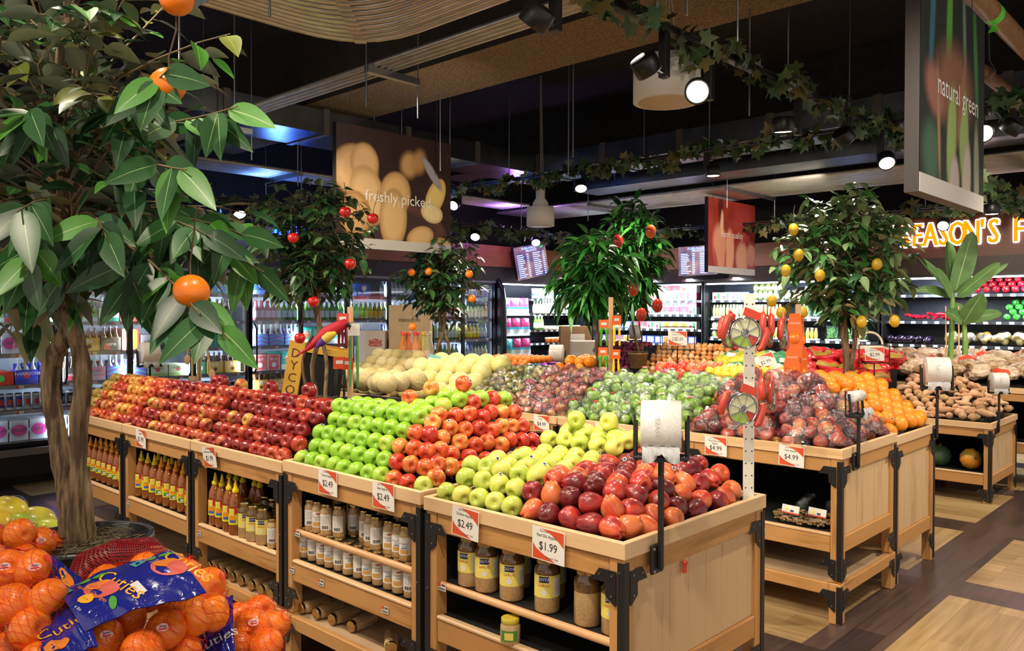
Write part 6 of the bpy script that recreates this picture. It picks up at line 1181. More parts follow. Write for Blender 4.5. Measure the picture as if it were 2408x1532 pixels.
banner('potato banner reading freshly picked', -5.34, 3.675, 4.875, 2.06, 3.03, softprint('print_potatoes', '34201c', [(.05, -.32, .5, .24, 0, '3c2622', '6c4438', .1), (-.42, .13, .24, .22, 0, 'd0a878', 'a07848', .15), (-.33, .2, .15, .17, 0, 'd4ac7c', 'a47c4c', .15), (.13, .24, .12, .14, .3, 'b8905c', '8c643c', .5), (.24, .28, .1, .14, .2, 'a8804c', '7c5834', .6), (-.3, -.06, .18, .26, -.3, 'd8b480', 'ac8450', .12),
       (-.02, -.02, .17, .2, .3, 'd4ac74', 'a47c4c', .12), (.42, .0, .1, .19, .5, 'e0c478', 'c49c50', .1), (.38, -.14, .13, .09, .2, 'e4d0a0', 'c8a868', .08), (-.42, -.22, .16, .2, 0, 'c89c64', '94683c', .12), (-.04, -.22, .15, .26, .05, 'd4b078', 'a07c4c', .1), (.25, -.36, .16, .1, -.3, 'd8b47c', 'a8824c', .1), (.5, -.42, .12, .08, 0, 'd8b47c', 'a8824c', .1), (.38, .2, .05, .2, -.7, '98949c', '6c6468', .3)]), 'freshly picked', -.06, .125, .02)
banner('onion banner reading farm quality', -5.02, 8.77, 9.97, 2.036, 2.946, softprint('print_onions', 'a83c30', [(-.3, .35, .1, .25, 0, '5c1c20', '843028', .6), (.3, .2, .4, .3, 0, 'c04848', 'a83c38', .9), (-.3, -.15, .22, .35, -.2, 'd89478', 'b86048', .25), (-.08, -.2, .14, .34, .05, 'e0a484', 'c87858', .2), (.25, -.25, .2, .24, 0, 'd89c80', 'b07078', .25), (.5, -.2, .16, .2, 0, 'c88878', 'a06868', .4), (-.27, .15, .045, .2, .05, 'e0b494', 'c48c6c', .2), (-.42, -.3, .05, .2, -.3, 'b05040', 'c06850', .5), (-.18, -.3, .03, .22, .1, 'b8584c', 'cc7c60', .6)]), 'farm quality', .03, .115, .0)
banner('leek banner reading natural green, seen at a sharp angle', -1.127, 3.73, 4.76, 2.07, 3.05, softprint('print_leeks', '1c2420', [(-.35, .3, .05, .4, .1, '2c5c6c', '1c3c40', .6), (-.1, .3, .06, .4, .05, '4c8c34', '2c5c28', .5), (.15, .3, .04, .4, -.1, '5c7060', '34483c', .6), (.35, .25, .05, .4, -.15, '3c6c3c', '24402c', .6), (0, .05, .38, .26, 0, '7c5440', '5c4430', .5), (-.3, -.02, .2, .14, .5, '8c5c50', '6c4438', .5), (-.35, -.3, .18, .2, 0, '3c5c48', '2c3c34', .6), (-.05, -.2, .09, .3, .08, '8ca45c', '5c7440', .3), (.15, -.15, .1, .28, -.05, '8ca460', '5c7044', .3),
       (.0, -.4, .1, .16, 0, 'b0a49c', '948474', .3), (.2, -.38, .09, .25, .1, 'b8acA0', '988878', .3), (.38, -.3, .06, .3, -.05, '8c8c78', '6c6c58', .4), (.1, .0, .04, .3, .3, '94604c', '74483c', .5), (-.25, -.15, .03, .35, -.1, '947454', '6c5440', .5)], .5), 'natural green', .02, .14, .06, .062, '2c2624', tsx=.9)
lamp('blue_sign_glow', 'POINT', (-7.75, 4.6, 2.62), 22, (.12, .3, 1), size=.1); lamp('violet_sign_glow', 'POINT', (-7.6, 8.2, 2.7), 16, (.45, .2, 1), size=.1)
# blue neon squiggle on the fascia
q = MB(); c = PX(678, 546, -8.185)
for k in range(5): q.tube([V((0, .09*(k-2)+.03*math.sin(j*1.3+k), .05*math.sin(j*.9+k*1.1)+.02*(j-3))) for j in range(8)], .009, 6)
tag(q.build('neon_sign', mat('neon_blue', '2050ff', .5, emit='1c4cff', es=14), None, c), 'blue neon sign glimpsed behind the apple tree', 'neon sign')
# ---------------------------------------------------------------- foreground table: netted clementines, mangoes
t = thing('display_table', 'low display table under the netted clementine bags in the foreground', 'table', (-1.95, .1, 0))
q = MB(); q.box((-.95, 0, .70), (.66, .80, .75), 0, .004); q.build('table_top', FX[0], t); q = MB(); q.box((-.93, .02, .62), (.64, .78, .70)); q.build('apron', FX[0], t)
for x in (-.9, .55):
    for y in (.04, .68): q = MB(); q.box((x, y, 0), (x+.07, y+.07, .62), 0, .003); q.build('leg', FX[2], t)
t = thing('display_riser', 'black riser stepped under the clementine bags and mangoes', 'display riser', (-1.95, .1, .751))

for a_, b_ in (((-.93, 0, 0), (.2, .37, .172)), ((.2, 0, 0), (.64, .50, .172)), ((.3, .505, 0), (.62, .78, .075)), ((-.93, .375, 0), (-.42, .70, .172))): q = MB(); q.box(a_, b_); q.build('riser_block', BLKM, t)
MAND = fruit_mat('mandarin_peel', [(.2, 'ee6a10'), (.8, 'fa8a1c')], 8, (1, 1, 1), .38, .4, .15); bump(MAND, noise(MAND, coords(MAND), 330, 2), .5, .0012)
def net_mat(name, c, k=95, wth=.12):
    m = bpy.data.materials.new(name); m.use_nodes = True; nt = m.node_tree; b = nt.nodes['Principled BSDF']; b.inputs['Base Color'].default_value = srgb(c); b.inputs['Roughness'].default_value = .45
    v = coords(m, rand=False); outs = []
    for d in ((.75, .5, .65), (.5, -.75, -.65), (-.2, .9, .75)):
        dp = N(m, 'ShaderNodeVectorMath', operation='DOT_PRODUCT'); L(m, v, dp.inputs[0]); dp.inputs[1].default_value = d
        a = N(m, 'ShaderNodeMath', operation='MULTIPLY'); a.inputs[1].default_value = k; L(m, dp.outputs['Value'], a.inputs[0]); f = N(m, 'ShaderNodeMath', operation='FRACT'); L(m, a.outputs[0], f.inputs[0])
        l = N(m, 'ShaderNodeMath', operation='LESS_THAN'); l.inputs[1].default_value = wth; L(m, f.outputs[0], l.inputs[0]); outs.append(l.outputs[0])
    mx = N(m, 'ShaderNodeMath', operation='MAXIMUM'); L(m, outs[0], mx.inputs[0]); L(m, outs[1], mx.inputs[1])
    tr = N(m, 'ShaderNodeBsdfTransparent'); s_ = N(m, 'ShaderNodeMixShader'); L(m, mx.outputs[0], s_.inputs[0]); L(m, tr.outputs[0], s_.inputs[1]); L(m, b.outputs[0], s_.inputs[2]); L(m, s_.outputs[0], nt.nodes['Material Output'].inputs[0]); return m
NET = net_mat('net_red', 'd83414', 90, .075); NETD = net_mat('net_red_dense', '8c1420', 190, .34)
BLUE = mat('band_blue', '1c2484', .18, coat=.5); BAND = [BLUE, mat('band_gold', 'e8a82c', .3), mat('band_orange', 'e08030', .3), mat('band_pinkred', 'd06058', .3), mat('band_green', '4c9c3c', .3), mat('band_white', 'd8d8dc', .3), mat('band_teal', '4ca0a0', .3)]
bump(BLUE, noise(BLUE, coords(BLUE, (1, 1, 1), False), 30, 3, .6, 1), .5, .006)
MD = [apple_mesh('mandarin', MAND, R=.034, h=.86, taper=0, seed=s_, nu=22, nv=14) for s_ in (1, 2)]
def band(t, o, quad, bulge, elems, nrm=None, name='label_band', nx=28, ny=12, seed=1):      # printed plastic band as a curved patch
    a, b, c, d = [V(x) for x in quad]; n = (b-a).cross(d-a).normalized(); 
    if n.dot(CAM-a) < 0: n = -n
    rg = random.Random(seed); ph = [rg.uniform(0, 6) for _ in range(6)]
    def f(u, v_, e=0):
        p = (a*(1-u)+b*u)*(1-v_)+(d*(1-u)+c*u)*v_; w_ = .003*math.sin(9*u+ph[0])*math.sin(5*v_+ph[1])+.0016*math.sin(23*u+7*v_+ph[2])
        return p+n*(bulge*(1-(2*u-1)**2)*.5+bulge*(1-(2*v_-1)**2)+w_+e)-o
    q = MB(); q.add([f(i/nx, j/ny) for i in range(nx+1) for j in range(ny+1)], [(i*(ny+1)+j, (i+1)*(ny+1)+j, (i+1)*(ny+1)+j+1, i*(ny+1)+j+1) for i in range(nx) for j in range(ny)], 0, True)
    q.add([f(i/nx, j/ny, -.0015) for i in range(nx+1) for j in range(ny+1)], [(i*(ny+1)+j, i*(ny+1)+j+1, (i+1)*(ny+1)+j+1, (i+1)*(ny+1)+j) for i in range(nx) for j in range(ny)], 0, True)
    W = (b-a).length; H_ = (d-a).length
    for el in elems:
        k, u, v_, rot = el[0], el[1], el[2], el[3]; cs, sn = math.cos(rot), math.sin(rot)
        if k == 'text':
            vs, fs = text_geo(el[4], 'CENTER', 0); sz = el[5]; P_ = [((x*sz*cs-y*sz*sn)/W+u, (x*sz*sn+y*sz*cs)/H_+v_) for x, y, z in vs]
        elif k == 'disc':
            rx, rz = el[4], el[5]; n_ = el[7] if len(el) > 7 else 20; P_ = [(u, v_)]+[((rx*(1+(.12 if len(el) > 7 and i % 2 else 0))*math.cos(2*PI*i/n_)*cs-rz*(1+(.12 if len(el) > 7 and i % 2 else 0))*math.sin(2*PI*i/n_)*sn)/W+u, (rx*math.cos(2*PI*i/n_)*sn+rz*math.sin(2*PI*i/n_)*cs)/H_+v_) for i in range(n_)]; fs = [(0, i+1, (i+1) % n_+1) for i in range(n_)]
        else:
            rx, rz = el[4], el[5]; P_ = [((x*rx*cs-y*rz*sn)/W+u, (x*rx*sn+y*rz*cs)/H_+v_) for x, y in ((-1, -1), (1, -1), (1, 1), (-1, 1))]; fs = [(0, 1, 2, 3)]
        q.add([f(x, y, .0012+(el[-1] if isinstance(el[-1], float) and k == 'text' else 0)) for x, y in P_], fs, el[6])
    return q.build(name, BAND, t)
q = MB(); q.lathe([(0, .0006), (.0085, .0006), (.0085, 0)], 16, 0, False, M=Matrix.Diagonal((1.25, .8, 1, 1))); q.box((-.006, -.0035, .0006), (.006, -.001, .0009), 1); q.box((-.005, .001, .0006), (.005, .003, .0009), 2); STKM = q.mesh('sticker', [mat('sticker_pink', 'e8b0a4', .4), mat('sticker_red', 'c83830', .4), LBL2])
def net_bag(lbl, pts, grp='netted clementine bags', net=NET, infl=.0035, sub=4, smooth=4):
    c = sum((V(p) for p in pts), V())/len(pts); c.z = min(p.z for p in pts)-.03; t = thing('clementine_bag', lbl, 'bag of clementines', c, group=grp); rg = random.Random(len(pts))
    for p in pts:
        m_ = put('mandarin', rg.choice(MD), t, p-c, (rg.uniform(0, 6), rg.uniform(0, 6), rg.uniform(0, 6)))
        if rg.random() < .3: d = (CAM-p+V((rg.uniform(-.3, .3), rg.uniform(-.3, .3), .3))).normalized(); k = put('sticker', STKM, t, p-c+d*.0345, d.to_track_quat('Z', 'Y').to_euler())
    vs, fs, _ = shell([(p-c, .034) for p in pts], sub, infl, smooth, .0, 1); q = MB(); q.add(vs, fs, 0, True); q.build('net', net, t); return t, c
def cuties(sc, flip=1):
    E_ = lambda u: [('disc', u-.08, .52, .2, .034*sc, .036*sc, 3), ('disc', u-.075, .62, .2, .026*sc, .020*sc, 2), ('disc', u-.145, .86, .9, .018*sc, .008*sc, 4), ('disc', u-.02, .86, -.4, .016*sc, .007*sc, 4), ('disc', u-.07, .2, 1.2, .018*sc, .008*sc, 4),
                    ('text', u+.075, .50, -1.25, 'Cuties', .052*sc, 1), ('text', u-.17, .5, -1.25, 'Mandarin Oranges', .013*sc, 2), ('disc', u-.235, .42, 0, .015*sc, .015*sc, 1, 18), ('text', u-.235, .42, -.9, '3 lb', .010*sc, 0), ('rect', u-.33, .78, .2, .012*sc, .014*sc, 6), ('rect', u+.17, .30, .1, .009*sc, .02*sc, 5), ('text', u-.33, .3, -1.2, '4 lbs', .01*sc, 5)]
    return E_(.38)+E_(.95)[:4]+[E_(.95)[5]]+[('rect', .68, .82, .2, .012*sc, .014*sc, 6)]
pts = [PD(*p) for p in [(245, 1500, 1.36), (335, 1528, 1.33), (390, 1482, 1.38), (458, 1450, 1.42), (300, 1455, 1.42), (415, 1425, 1.46), (488, 1378, 1.47), (500, 1440, 1.46), (350, 1400, 1.5), (260, 1420, 1.5), (430, 1350, 1.52), (310, 1560, 1.38), (430, 1540, 1.4), (220, 1560, 1.42), (340, 1340, 1.55), (250, 1370, 1.56)]]
t, o = net_bag('netted clementine bag lying across the middle foreground with a wide blue band', pts)
band(t, o, [PD(197, 1482, 1.30), PD(486, 1396, 1.34), PD(400, 1296, 1.46), PD(133, 1394, 1.40)], .014, cuties(.78))
pk = [PD(x, y, tt) for x, y, tt in [(165, 1378, 1.52), (200, 1335, 1.58), (270, 1310, 1.62), (350, 1300, 1.6), (390, 1310, 1.55)]]; q = MB(); q.tube([p-o for p in pk], [.012, .03, .034, .03, .012], 12); q.build('gathered_net', NETD, t)
pts = [PD(*p) for p in [(72, 1480, 1.33), (22, 1530, 1.38), (110, 1408, 1.36), (25, 1420, 1.34), (78, 1340, 1.42), (20, 1340, 1.42), (-40, 1400, 1.4), (-40, 1480, 1.4), (-30, 1320, 1.46), (60, 1420, 1.46), (140, 1540, 1.45)]]
t, o = net_bag('netted clementine bag at the left edge of the foreground', pts)
band(t, o, [PD(118, 1470, 1.36), PD(205, 1530, 1.32), PD(190, 1360, 1.46), PD(108, 1300, 1.5)], .008, [('text', .4, .55, 1.2, 'Cuties', .05, 1), ('disc', .6, .8, 0, .02, .02, 2), ('disc', .25, .3, .5, .014, .006, 4), ('text', .75, .4, 1.2, 'Mandarin', .02, 2)], seed=4)
q = MB(); 
pts = [PD(*p) for p in [(595, 1475, 1.56), (625, 1520, 1.52), (570, 1520, 1.54), (640, 1470, 1.6), (560, 1460, 1.62), (610, 1440, 1.66), (600, 1570, 1.55), (545, 1570, 1.55)]]
t, o = net_bag('netted clementine bag at the right of the foreground group', pts, net=NET)
band(t, o, [PD(470, 1600, 1.42), PD(555, 1560, 1.45), PD(548, 1400, 1.56), PD(455, 1440, 1.56)], .01, [('text', .5, .35, .2, 'Cuties', .03, 5), ('disc', .5, .7, 0, .018, .018, 2), ('disc', .3, .8, .5, .014, .006, 4)], seed=6)
pts = [PD(*p) for p in [(90, 1560, 1.3), (160, 1590, 1.3), (30, 1600, 1.3), (210, 1620, 1.32)]]
t, o = net_bag('netted clementine bag cut off by the bottom edge at left', pts)
band(t, o, [PD(100, 1560, 1.26), PD(230, 1520, 1.28), PD(200, 1420, 1.36), PD(95, 1450, 1.38)], .006, [('text', .5, .5, .25, 'Cuties', .036, 1), ('disc', .3, .2, 0, .02, .014, 2)], seed=8)
pts = [PD(*p) for p in [(45, 1255, 1.85), (100, 1275, 1.9), (-20, 1265, 1.86), (60, 1310, 1.85), (20, 1225+60, 1.95), (125, 1290, 1.98)]]
t, o = net_bag('netted clementine bag lying behind, next to the yellow mangoes', pts)
MANG = [fruit_mat('mango_skin_%d' % i, s_, 5, (1, 1, 1), .3, .2, .3) for i, s_ in enumerate([[(.3, 'd8cc3c'), (.7, 'e0b43c')], [(.3, '8cb43c'), (.7, 'b8c448')], [(.3, 'a8c44c'), (.6, 'c8cc4c'), (.8, 'd8b83c')]])]
for i, (x, y, tt, k, w_) in enumerate([(15, 1205, 2.15, 0, 'standing above the others at the left edge'), (40, 1245, 2.12, 1, 'between the yellow ones and the clementines'), (75, 1228, 2.25, 2, 'behind the green one'), (112, 1256, 2.2, 2, 'nearest the trunk, dark speckled'), (-20, 1235, 2.1, 0, 'cut off by the left edge')]):
    K = Round('mango', 'mango', MANG[k], (.038, .056), n=1, var=.08); K.spawn('%s mango %s' % (['yellow', 'green', 'yellow green'][k], w_), PD(x, y, tt), (1.45, rnd(-.4, .4), YAW_R+1.57+rnd(-.5, .5)), 'mangoes on the foreground table', 1.1)
AV = Round('avocado', 'avocado', mat('avocado_skin', '1c1a18', .3, coat=.4), (.032, .042), n=1); AV.spawn('dark avocado behind the yellow mango', PD(36, 1192, 2.3), (1.3, 0, 1), None)
# ---------------------------------------------------------------- third row of stands
SWP = noisy('sweet_potato_skin', 'bc8c68', 'd4ac88', 26, .75, .4, rand=.4, stretch=(.4, 1, 1)); POT = noisy('potato_skin', 'a07c54', 'b8946a', 30, .75, .3, rand=.4); GING = noisy('root_skin', '7c6850', '94806a', 26, .85, .5, rand=.3)
def root_mesh(m, L_, R, bendk, seed, name='sweet_potato'):
    rg = random.Random(seed); n = 9; q = MB(); q.tube([(L_*(i/n-.5), bendk*math.sin(PI*i/n)*L_*.3+rg.uniform(-.003, .003), rg.uniform(-.003, .003)) for i in range(n+1)], [max(.002, R*math.sin(PI*clampf(i/n, .03, .97))**.6*rg.uniform(.85, 1.1)*(1-.35*(i/n))) for i in range(n+1)], 9); return q.mesh(name, m)
SWM = [root_mesh(SWP, .15, .038, .6, 1), root_mesh(SWP, .12, .042, .2, 2), root_mesh(SWP, .17, .032, -.9, 3), root_mesh(SWP, .09, .038, .1, 4), root_mesh(POT, .09, .042, .05, 5)]
class Any:
    def __init__(s, name, cat, me): s.name, s.cat, s.me, s.R = name, cat, me, .033
    def spawn(s, label, loc, rot, group, sc=1, rg=random): return tag(put(s.name, rg.choice(s.me), None, loc, rot, sc), label, s.cat, group)
def hp(zf, zb, y0=7.44, run=.6): return lambda x, y: zf+(zb-zf)*clampf((y-y0)/run, 0, 1)
def froot(K, Hh, x0, x1, y0, y1, dx, dy, pn, word, seed, tilt=.3):
    rg = random.Random(seed); y = y0+dy/2; k = 0
    while y < y1:
        x = x0+dx*(.5+.5*(k % 2)); i = 0
        while x < x1-dx*.3: K.spawn('%s, %s row back, %s from left, %s' % (word, nth(k), nth(i), pn), (x, y, Hh(x, y)+rg.uniform(0, .012)), (rg.uniform(-tilt, tilt), rg.uniform(-tilt, tilt), rg.uniform(-1.7, 1.7)), pn, rg.uniform(.85, 1.1), rg); x += dx*rg.uniform(.9, 1.1); i += 1
        y += dy; k += 1
HS = lambda x, y: .675+min(.26*clampf((y-7.46)/.7, 0, 1), .7*max(0, -1.72-x)+.02)
froot(Any('sweet_potato', 'sweet potato', SWM), HS, -2.56, -1.7, 7.45, 8.25, .10, .074, 'sweet potato heap', 'sweet potato', 71); riser(HS, -2.56, -1.72, 7.44, 8.26, .04, '', .617)
ONI = fruit_mat('onion_skin', [(.25, 'c07838'), (.5, 'd89858'), (.8, 'e0b484')], 14, (1, 1, .3), .4, .7, .2); RON = fruit_mat('red_onion_skin', [(.3, '6c1c34'), (.7, '8c2c44')], 8, (1, 1, .3), .3, .5, .3); GAR = noisy('garlic_skin', 'd8d0c0', 'ece4d8', 20, .6, rand=.2)
def onion(name, m, r): 
    q = MB(); q.sphere((0, 0, 0), 1, 12, 9, fn=lambda p, a: V((p.x*r, p.y*r, p.z*r*.92+(r*.45*max(0, (p.z-.86)/.14) if p.z > .86 else 0)))); return Any(name, 'onion' if 'onion' in name else name, [q.mesh(name, m)])
OY, OR_, GA = onion('yellow_onion', ONI, .036), onion('red_onion', RON, .034), onion('garlic', GAR, .027); OY.R, OR_.R, GA.R = .036, .034, .027
HY = hp(.80, 1.16, 7.6, .5); froot(OY, HY, -5.28, -4.0, 7.66, 8.24, .074, .062, 'yellow onion heap', 'yellow onion', 72, 1.2); riser(HY, -4.98, -4.45, 7.6, 8.26, .06, '', .617)
froot(Any('ginger_root', 'ginger', [root_mesh(GING, .12, .022, .5, 8, 'ginger_root'), root_mesh(GING, .15, .03, -.2, 9, 'ginger_root')]), hp(.72, .98, 7.44, .3), -4.95, -4.1, 7.44, 7.66, .10, .06, 'ginger and root heap', 'brown ginger root', 73)
HR = hp(.82, 1.16, 7.6, .5); froot(OR_, HR, -6.2, -5.42, 7.7, 8.24, .07, .06, 'red onion heap', 'red onion', 74, 1.2); riser(HR, -6.2, -5.42, 7.7, 8.26, .055, '', .617)
froot(GA, hp(.72, .86, 7.44, .25), -6.1, -5.0, 7.44, 7.62, .06, .05, 'garlic row', 'white garlic bulb', 75, 1)
def sack(name, m, mats2, sz=(.15, .11, .07), seed=0, lbl_=True):
    rg = random.Random(seed); q = MB(); ph = [rg.uniform(0, 6) for _ in range(6)]
    def fn(p, a): k = 1+.10*math.sin(3*a+ph[0]+p.z*3)+.07*math.sin(7*a+ph[1]+5*p.z)+.05*math.sin(11*p.z+2*a+ph[2]); return V((p.x*sz[0]*k, p.y*sz[1]*k, p.z*sz[2]*k))
    q.sphere((0, 0, 0), 1, 26, 16, fn=fn); q.tube([(sz[0]*.8, 0, 0), (sz[0]*1.15, .01, .01), (sz[0]*1.5, -.01, .03)], [.03, .012, .035], 9, 0, True, False); b = q.mesh('sack', m); parts = [('sack', b)]
    if lbl_: q = MB(); q.sphere((0, 0, 0), 1, 26, 16, fn=lambda p, a: fn(p, a)*1.03); keep = [r_*26+k_ for r_ in (9, 10, 11, 12) for k_ in range(15, 23)]; q.f = [q.f[k] for k in keep]; q.m = [0]*len(keep); q.s = [True]*len(keep); parts.append(('label', q.mesh('label', mats2)))
    return Proto(name, 'sack', parts)
REDS = noisy('red_plastic_sack', 'b41c28', 'dc3c40', 16, .25, .6, rand=.3, coat=.5, bdist=.01); GRNS = noisy('green_net_sack', '2c7c54', '4c9c6c', 16, .4, .6, rand=.3, coat=.3, bdist=.01); YELS = noisy('yellow_squash_sack', 'a8b030', 'd0cc48', 14, .35, .6, rand=.4, coat=.3, bdist=.01); TANS = noisy('clear_potato_sack', 'a48460', 'd0bca4', 22, .25, .8, rand=.4, coat=.7, bdist=.012)
RS = [sack('red_potato_sack', REDS, CM('a08034'), seed=i) for i in range(3)]; GS = [sack('green_onion_sack', GRNS, LWHITE, (.12, .09, .06), seed=i) for i in range(2)]; YS = [sack('yellow_squash_sack', YELS, LYEL, (.12, .09, .06), seed=i, lbl_=False) for i in range(2)]; TS = [sack('potato_sack', TANS, CM('c84830'), (.15, .11, .065), seed=i, lbl_=i == 0) for i in range(3)]
HG = hp(.90, 1.12, 7.5, .5); bagpile(RS, HG, -3.55, -2.55, 7.5, 8.26, .23, 'red potato sack heap', 'red plastic sack of potatoes', 81, 'red potato sacks', .8); riser(HG, -3.48, -2.62, 7.44, 8.26, .11, '', .617)
HV = hp(.86, 1.08, 7.5, .5); bagpile(GS+YS, HV, -4.4, -3.6, 7.55, 8.26, .18, 'squash and green sack heap', 'green or yellow netted sack', 82, 'green and yellow sacks', .7); riser(HV, -4.4, -3.54, 7.44, 8.26, .10, '', .617)
froot(Any('yam', 'yam', [root_mesh(noisy('yam_skin', '8c6054', 'a87c68', 24, .8, .3, rand=.3), .13, .042, .2, 12)]), hp(.72, .86, 7.44, .3), -3.7, -2.65, 7.42, 7.6, .12, .08, 'yam row before the red sacks', 'brown yam', 83)
HT = hp(.97, 1.12, 8.36, .6); bagpile(TS, HT, -3.2, -1.42, 8.38, 9.15, .22, 'potato sack heap', 'clear sack of potatoes', 84, 'potato sacks at the back right', .7); riser(HT, -2.29, -1.42, 8.36, 9.18, .1, '', .84); riser(HT, -3.24, -2.36, 8.36, 9.18, .1, '', .84)
# pumpkins under the sweet potatoes
def pump(m, r, k): 
    q = MB(); q.sphere((0, 0, 0), 1, 32, 12, fn=lambda p, a: V((p.x*r*(1-.07*abs(math.cos(k*a))), p.y*r*(1-.07*abs(math.cos(k*a))), p.z*r*.85))); q2 = MB(); q2.tube([(0, 0, r*.78), (.004, 0, r*1.1)], [.01, .006], 6); return Proto('squash', 'squash', [(None, q.mesh('squash', m)), ('stem', q2.mesh('stem', STEMM))])
SQG = fruit_mat('squash_green', [(.4, '2c4430'), (.7, '3c5c38')], 9, (1, 1, 1), .4, .3, .1); SQO = fruit_mat('squash_green_orange', [(.42, '4c6c34'), (.55, '7c8c34'), (.68, 'd88c24')], 5, (1, 1, 1), .35, .3, .1)
pump(SQG, .105, 5).spawn('round dark green squash on the lower shelf under the sweet potatoes', (-2.12, 7.6, .24+.085), (.3, .2, 0)); pump(SQO, .09, 5).spawn('green and orange acorn squash on the lower shelf, nearest the corner', (-1.86, 7.56, .24+.09), (1.3, .2, .6)); pump(SQG, .08, 5).spawn('small green squash behind the orange one', (-1.78, 7.8, .24+.07), (.2, .1, 0)); pump(SQG, .07, 5).spawn('green squash with yellow spot at the back of the lower shelf', (-2.2, 7.9, .24+.06), (.2, .1, 0))
# ---------------------------------------------------------------- tools, boxes and small things
REDH = mat('handle_red', 'b83c28', .35, coat=.3); CLEAR = film('clamshell', 'f8fafa', .92, .06, .4, 12); CREAM = mat('wedge_cream', 'd8d4a8', .4); LIME = mat('wedge_green', 'a0c050', .4); ORC = mat('card_orange', 'e86818', .35, coat=.3); STRIPW = mat('strip_white', 'dcd8cc', .5); REDC = mat('card_red', 'c8402c', .4)
FACE = math.atan2(CR.y, CR.x)
def strip(lbl, p0, h, w_=.04, m=STRIPW, holes=True, hang=None):
    t = thing('clip_strip', lbl, 'clip strip', p0, (0, 0, FACE)); q = MB(); q.box((-w_/2, -.003, 0), (w_/2, .003, h), 0, .001)
    if holes:
        for k in range(int(h/.045)):
            for x in (-w_*.28, w_*.28): q.cyl((x, -.0035, .02+k*.045), (x, .0035, .02+k*.045), .003, 6, 1)
    q.build('strip', [m, INK], t); q = MB(); q.box((-w_*.7, .0035, -.02), (w_*.7, .012, .03)); q.build('clamp', BLK, t); return t
def slicer():
    q = MB()
    for r0, r1 in ((.056, .052),): q.lathe([(r0, -.008), (r0, .008), (r1, .008), (r1, -.008), (r0, -.008)], 28, 0)
    q.lathe([(.014, -.008), (.014, .008), (.011, .008), (.011, -.008), (.014, -.008)], 16, 0)
    for k in range(8): a = 2*PI*k/8; q.box((.012, -.0012, -.006), (.054, .0012, .006), 0, M=Matrix.Rotation(a, 4, 'Z'))
    fr = q.mesh('blade_ring', CHROME); q = MB()
    for k in range(8):
        a0, a1 = 2*PI*(k+.06)/8, 2*PI*(k+.94)/8; vs = [(.016*math.cos(a0), .016*math.sin(a0), .003)]+[(.05*math.cos(a0+(a1-a0)*i/5), .05*math.sin(a0+(a1-a0)*i/5), .003) for i in range(6)]+[(.016*math.cos(a1), .016*math.sin(a1), .003)]; q.add(vs, [tuple(range(8))], 1 if k in (5, 6) else (2 if k == 7 else 0))
    wg = q.mesh('printed_wedges', [CREAM, LIME, REDC]); parts = [('blade_ring', fr), ('printed_wedges', wg)]
    for s in (-1, 1): q = MB(); q.tube([(s*.066, -.042, 0), (s*.075, -.03, .0), (s*.076, .03, .0), (s*.066, .042, 0)], [.008, .013, .013, .008], 10); parts.append(('handle', q.mesh('handle', REDH)))
    q = MB(); q.box((-.03, .056, -.003), (.03, .085, .003)); parts.append(('header_card', q.mesh('header_card', REDC))); q = MB(); q.lathe([(.0, .012), (.058, .011), (.062, -.012), (0, -.013)], 24); parts.append(('clamshell', q.mesh('clamshell', CLEAR))); return Proto('apple_slicer', 'apple slicer', parts)
SL = slicer(); t3 = 3.06
p = PX(1760, 1130, -1.415); strip('white perforated clip strip behind the dark red apples', (p.x, p.y, .84), .78); up = lambda x, y, t_, yaw, tilt=0: (PD(x, y, t_), (PI/2, tilt, FACE+yaw))
for lbl, x, y, t_, yaw in [('apple slicer facing the camera at the top of the clip strip', 1752, 783, 2.86, .1), ('apple slicer facing the camera at the bottom of the clip strip', 1746, 962, 2.86, .2), ('apple slicer turned edge on, top right, nearest the facing one', 1795, 775, 3.1, 1.25), ('apple slicer turned edge on, middle of the three at top right', 1812, 778, 3.18, 1.3),
        ('apple slicer farthest right on the top peg', 1842, 788, 3.26, 1.1), ('apple slicer edge on at the lower right, beside the strip', 1790, 925, 3.08, 1.3), ('apple slicer farthest right on the lower peg', 1815, 935, 3.2, 1.15), ('apple slicer behind the top facing one, handle out left', 1714, 785, 3.1, .9)]:
    l, r = up(x, y, t_, yaw, .35); SL.spawn(lbl, l, r, 'apple slicers on the clip strip')
def card_tool(name, cat, parts_): return Proto(name, cat, parts_)
q = MB(); q.prism([(-.045, -.14), (.045, -.14), (.05, .02), (.03, .13), (-.03, .13), (-.05, .02)], .003); cd_ = q.mesh('card', ORC); q = MB(); q.lathe([(.0, .02), (.02, .018), (.034, .004), (.036, 0)], 20); rm = q.mesh('reamer', mat('reamer_orange', 'f07814', .2, coat=.6)); q = MB(); q.text('ORANGE', .016, Matrix.Translation((0, .07, .004)), 0); tx = q.mesh('print', LWHITE)
RMR = card_tool('citrus_reamer', 'citrus reamer', [('card', cd_), ('reamer', rm, (0, -.02, .004)), ('print', tx)])
p = PY(1876, 900, 4.82); strip('wooden clip strip of citrus reamers behind the bagged red apples', (p.x, p.y, .86), .74, .035, PX_[2], False); tt = p.y/ray(1876, 900).y
for lbl, x, y, dt, yaw in [('orange citrus reamer card, upper, facing the camera', 1868, 788, -.06, 0), ('orange citrus reamer card, upper, turned to the right', 1885, 792, -.02, 1.0), ('orange citrus reamer card, lower, facing the camera', 1862, 868, -.06, 0), ('orange citrus reamer card, lower, turned to the right', 1890, 872, -.02, .8)]:
    RMR.spawn(lbl, PD(x, y, tt+dt), (PI/2, 0, FACE+yaw), 'orange citrus reamers')
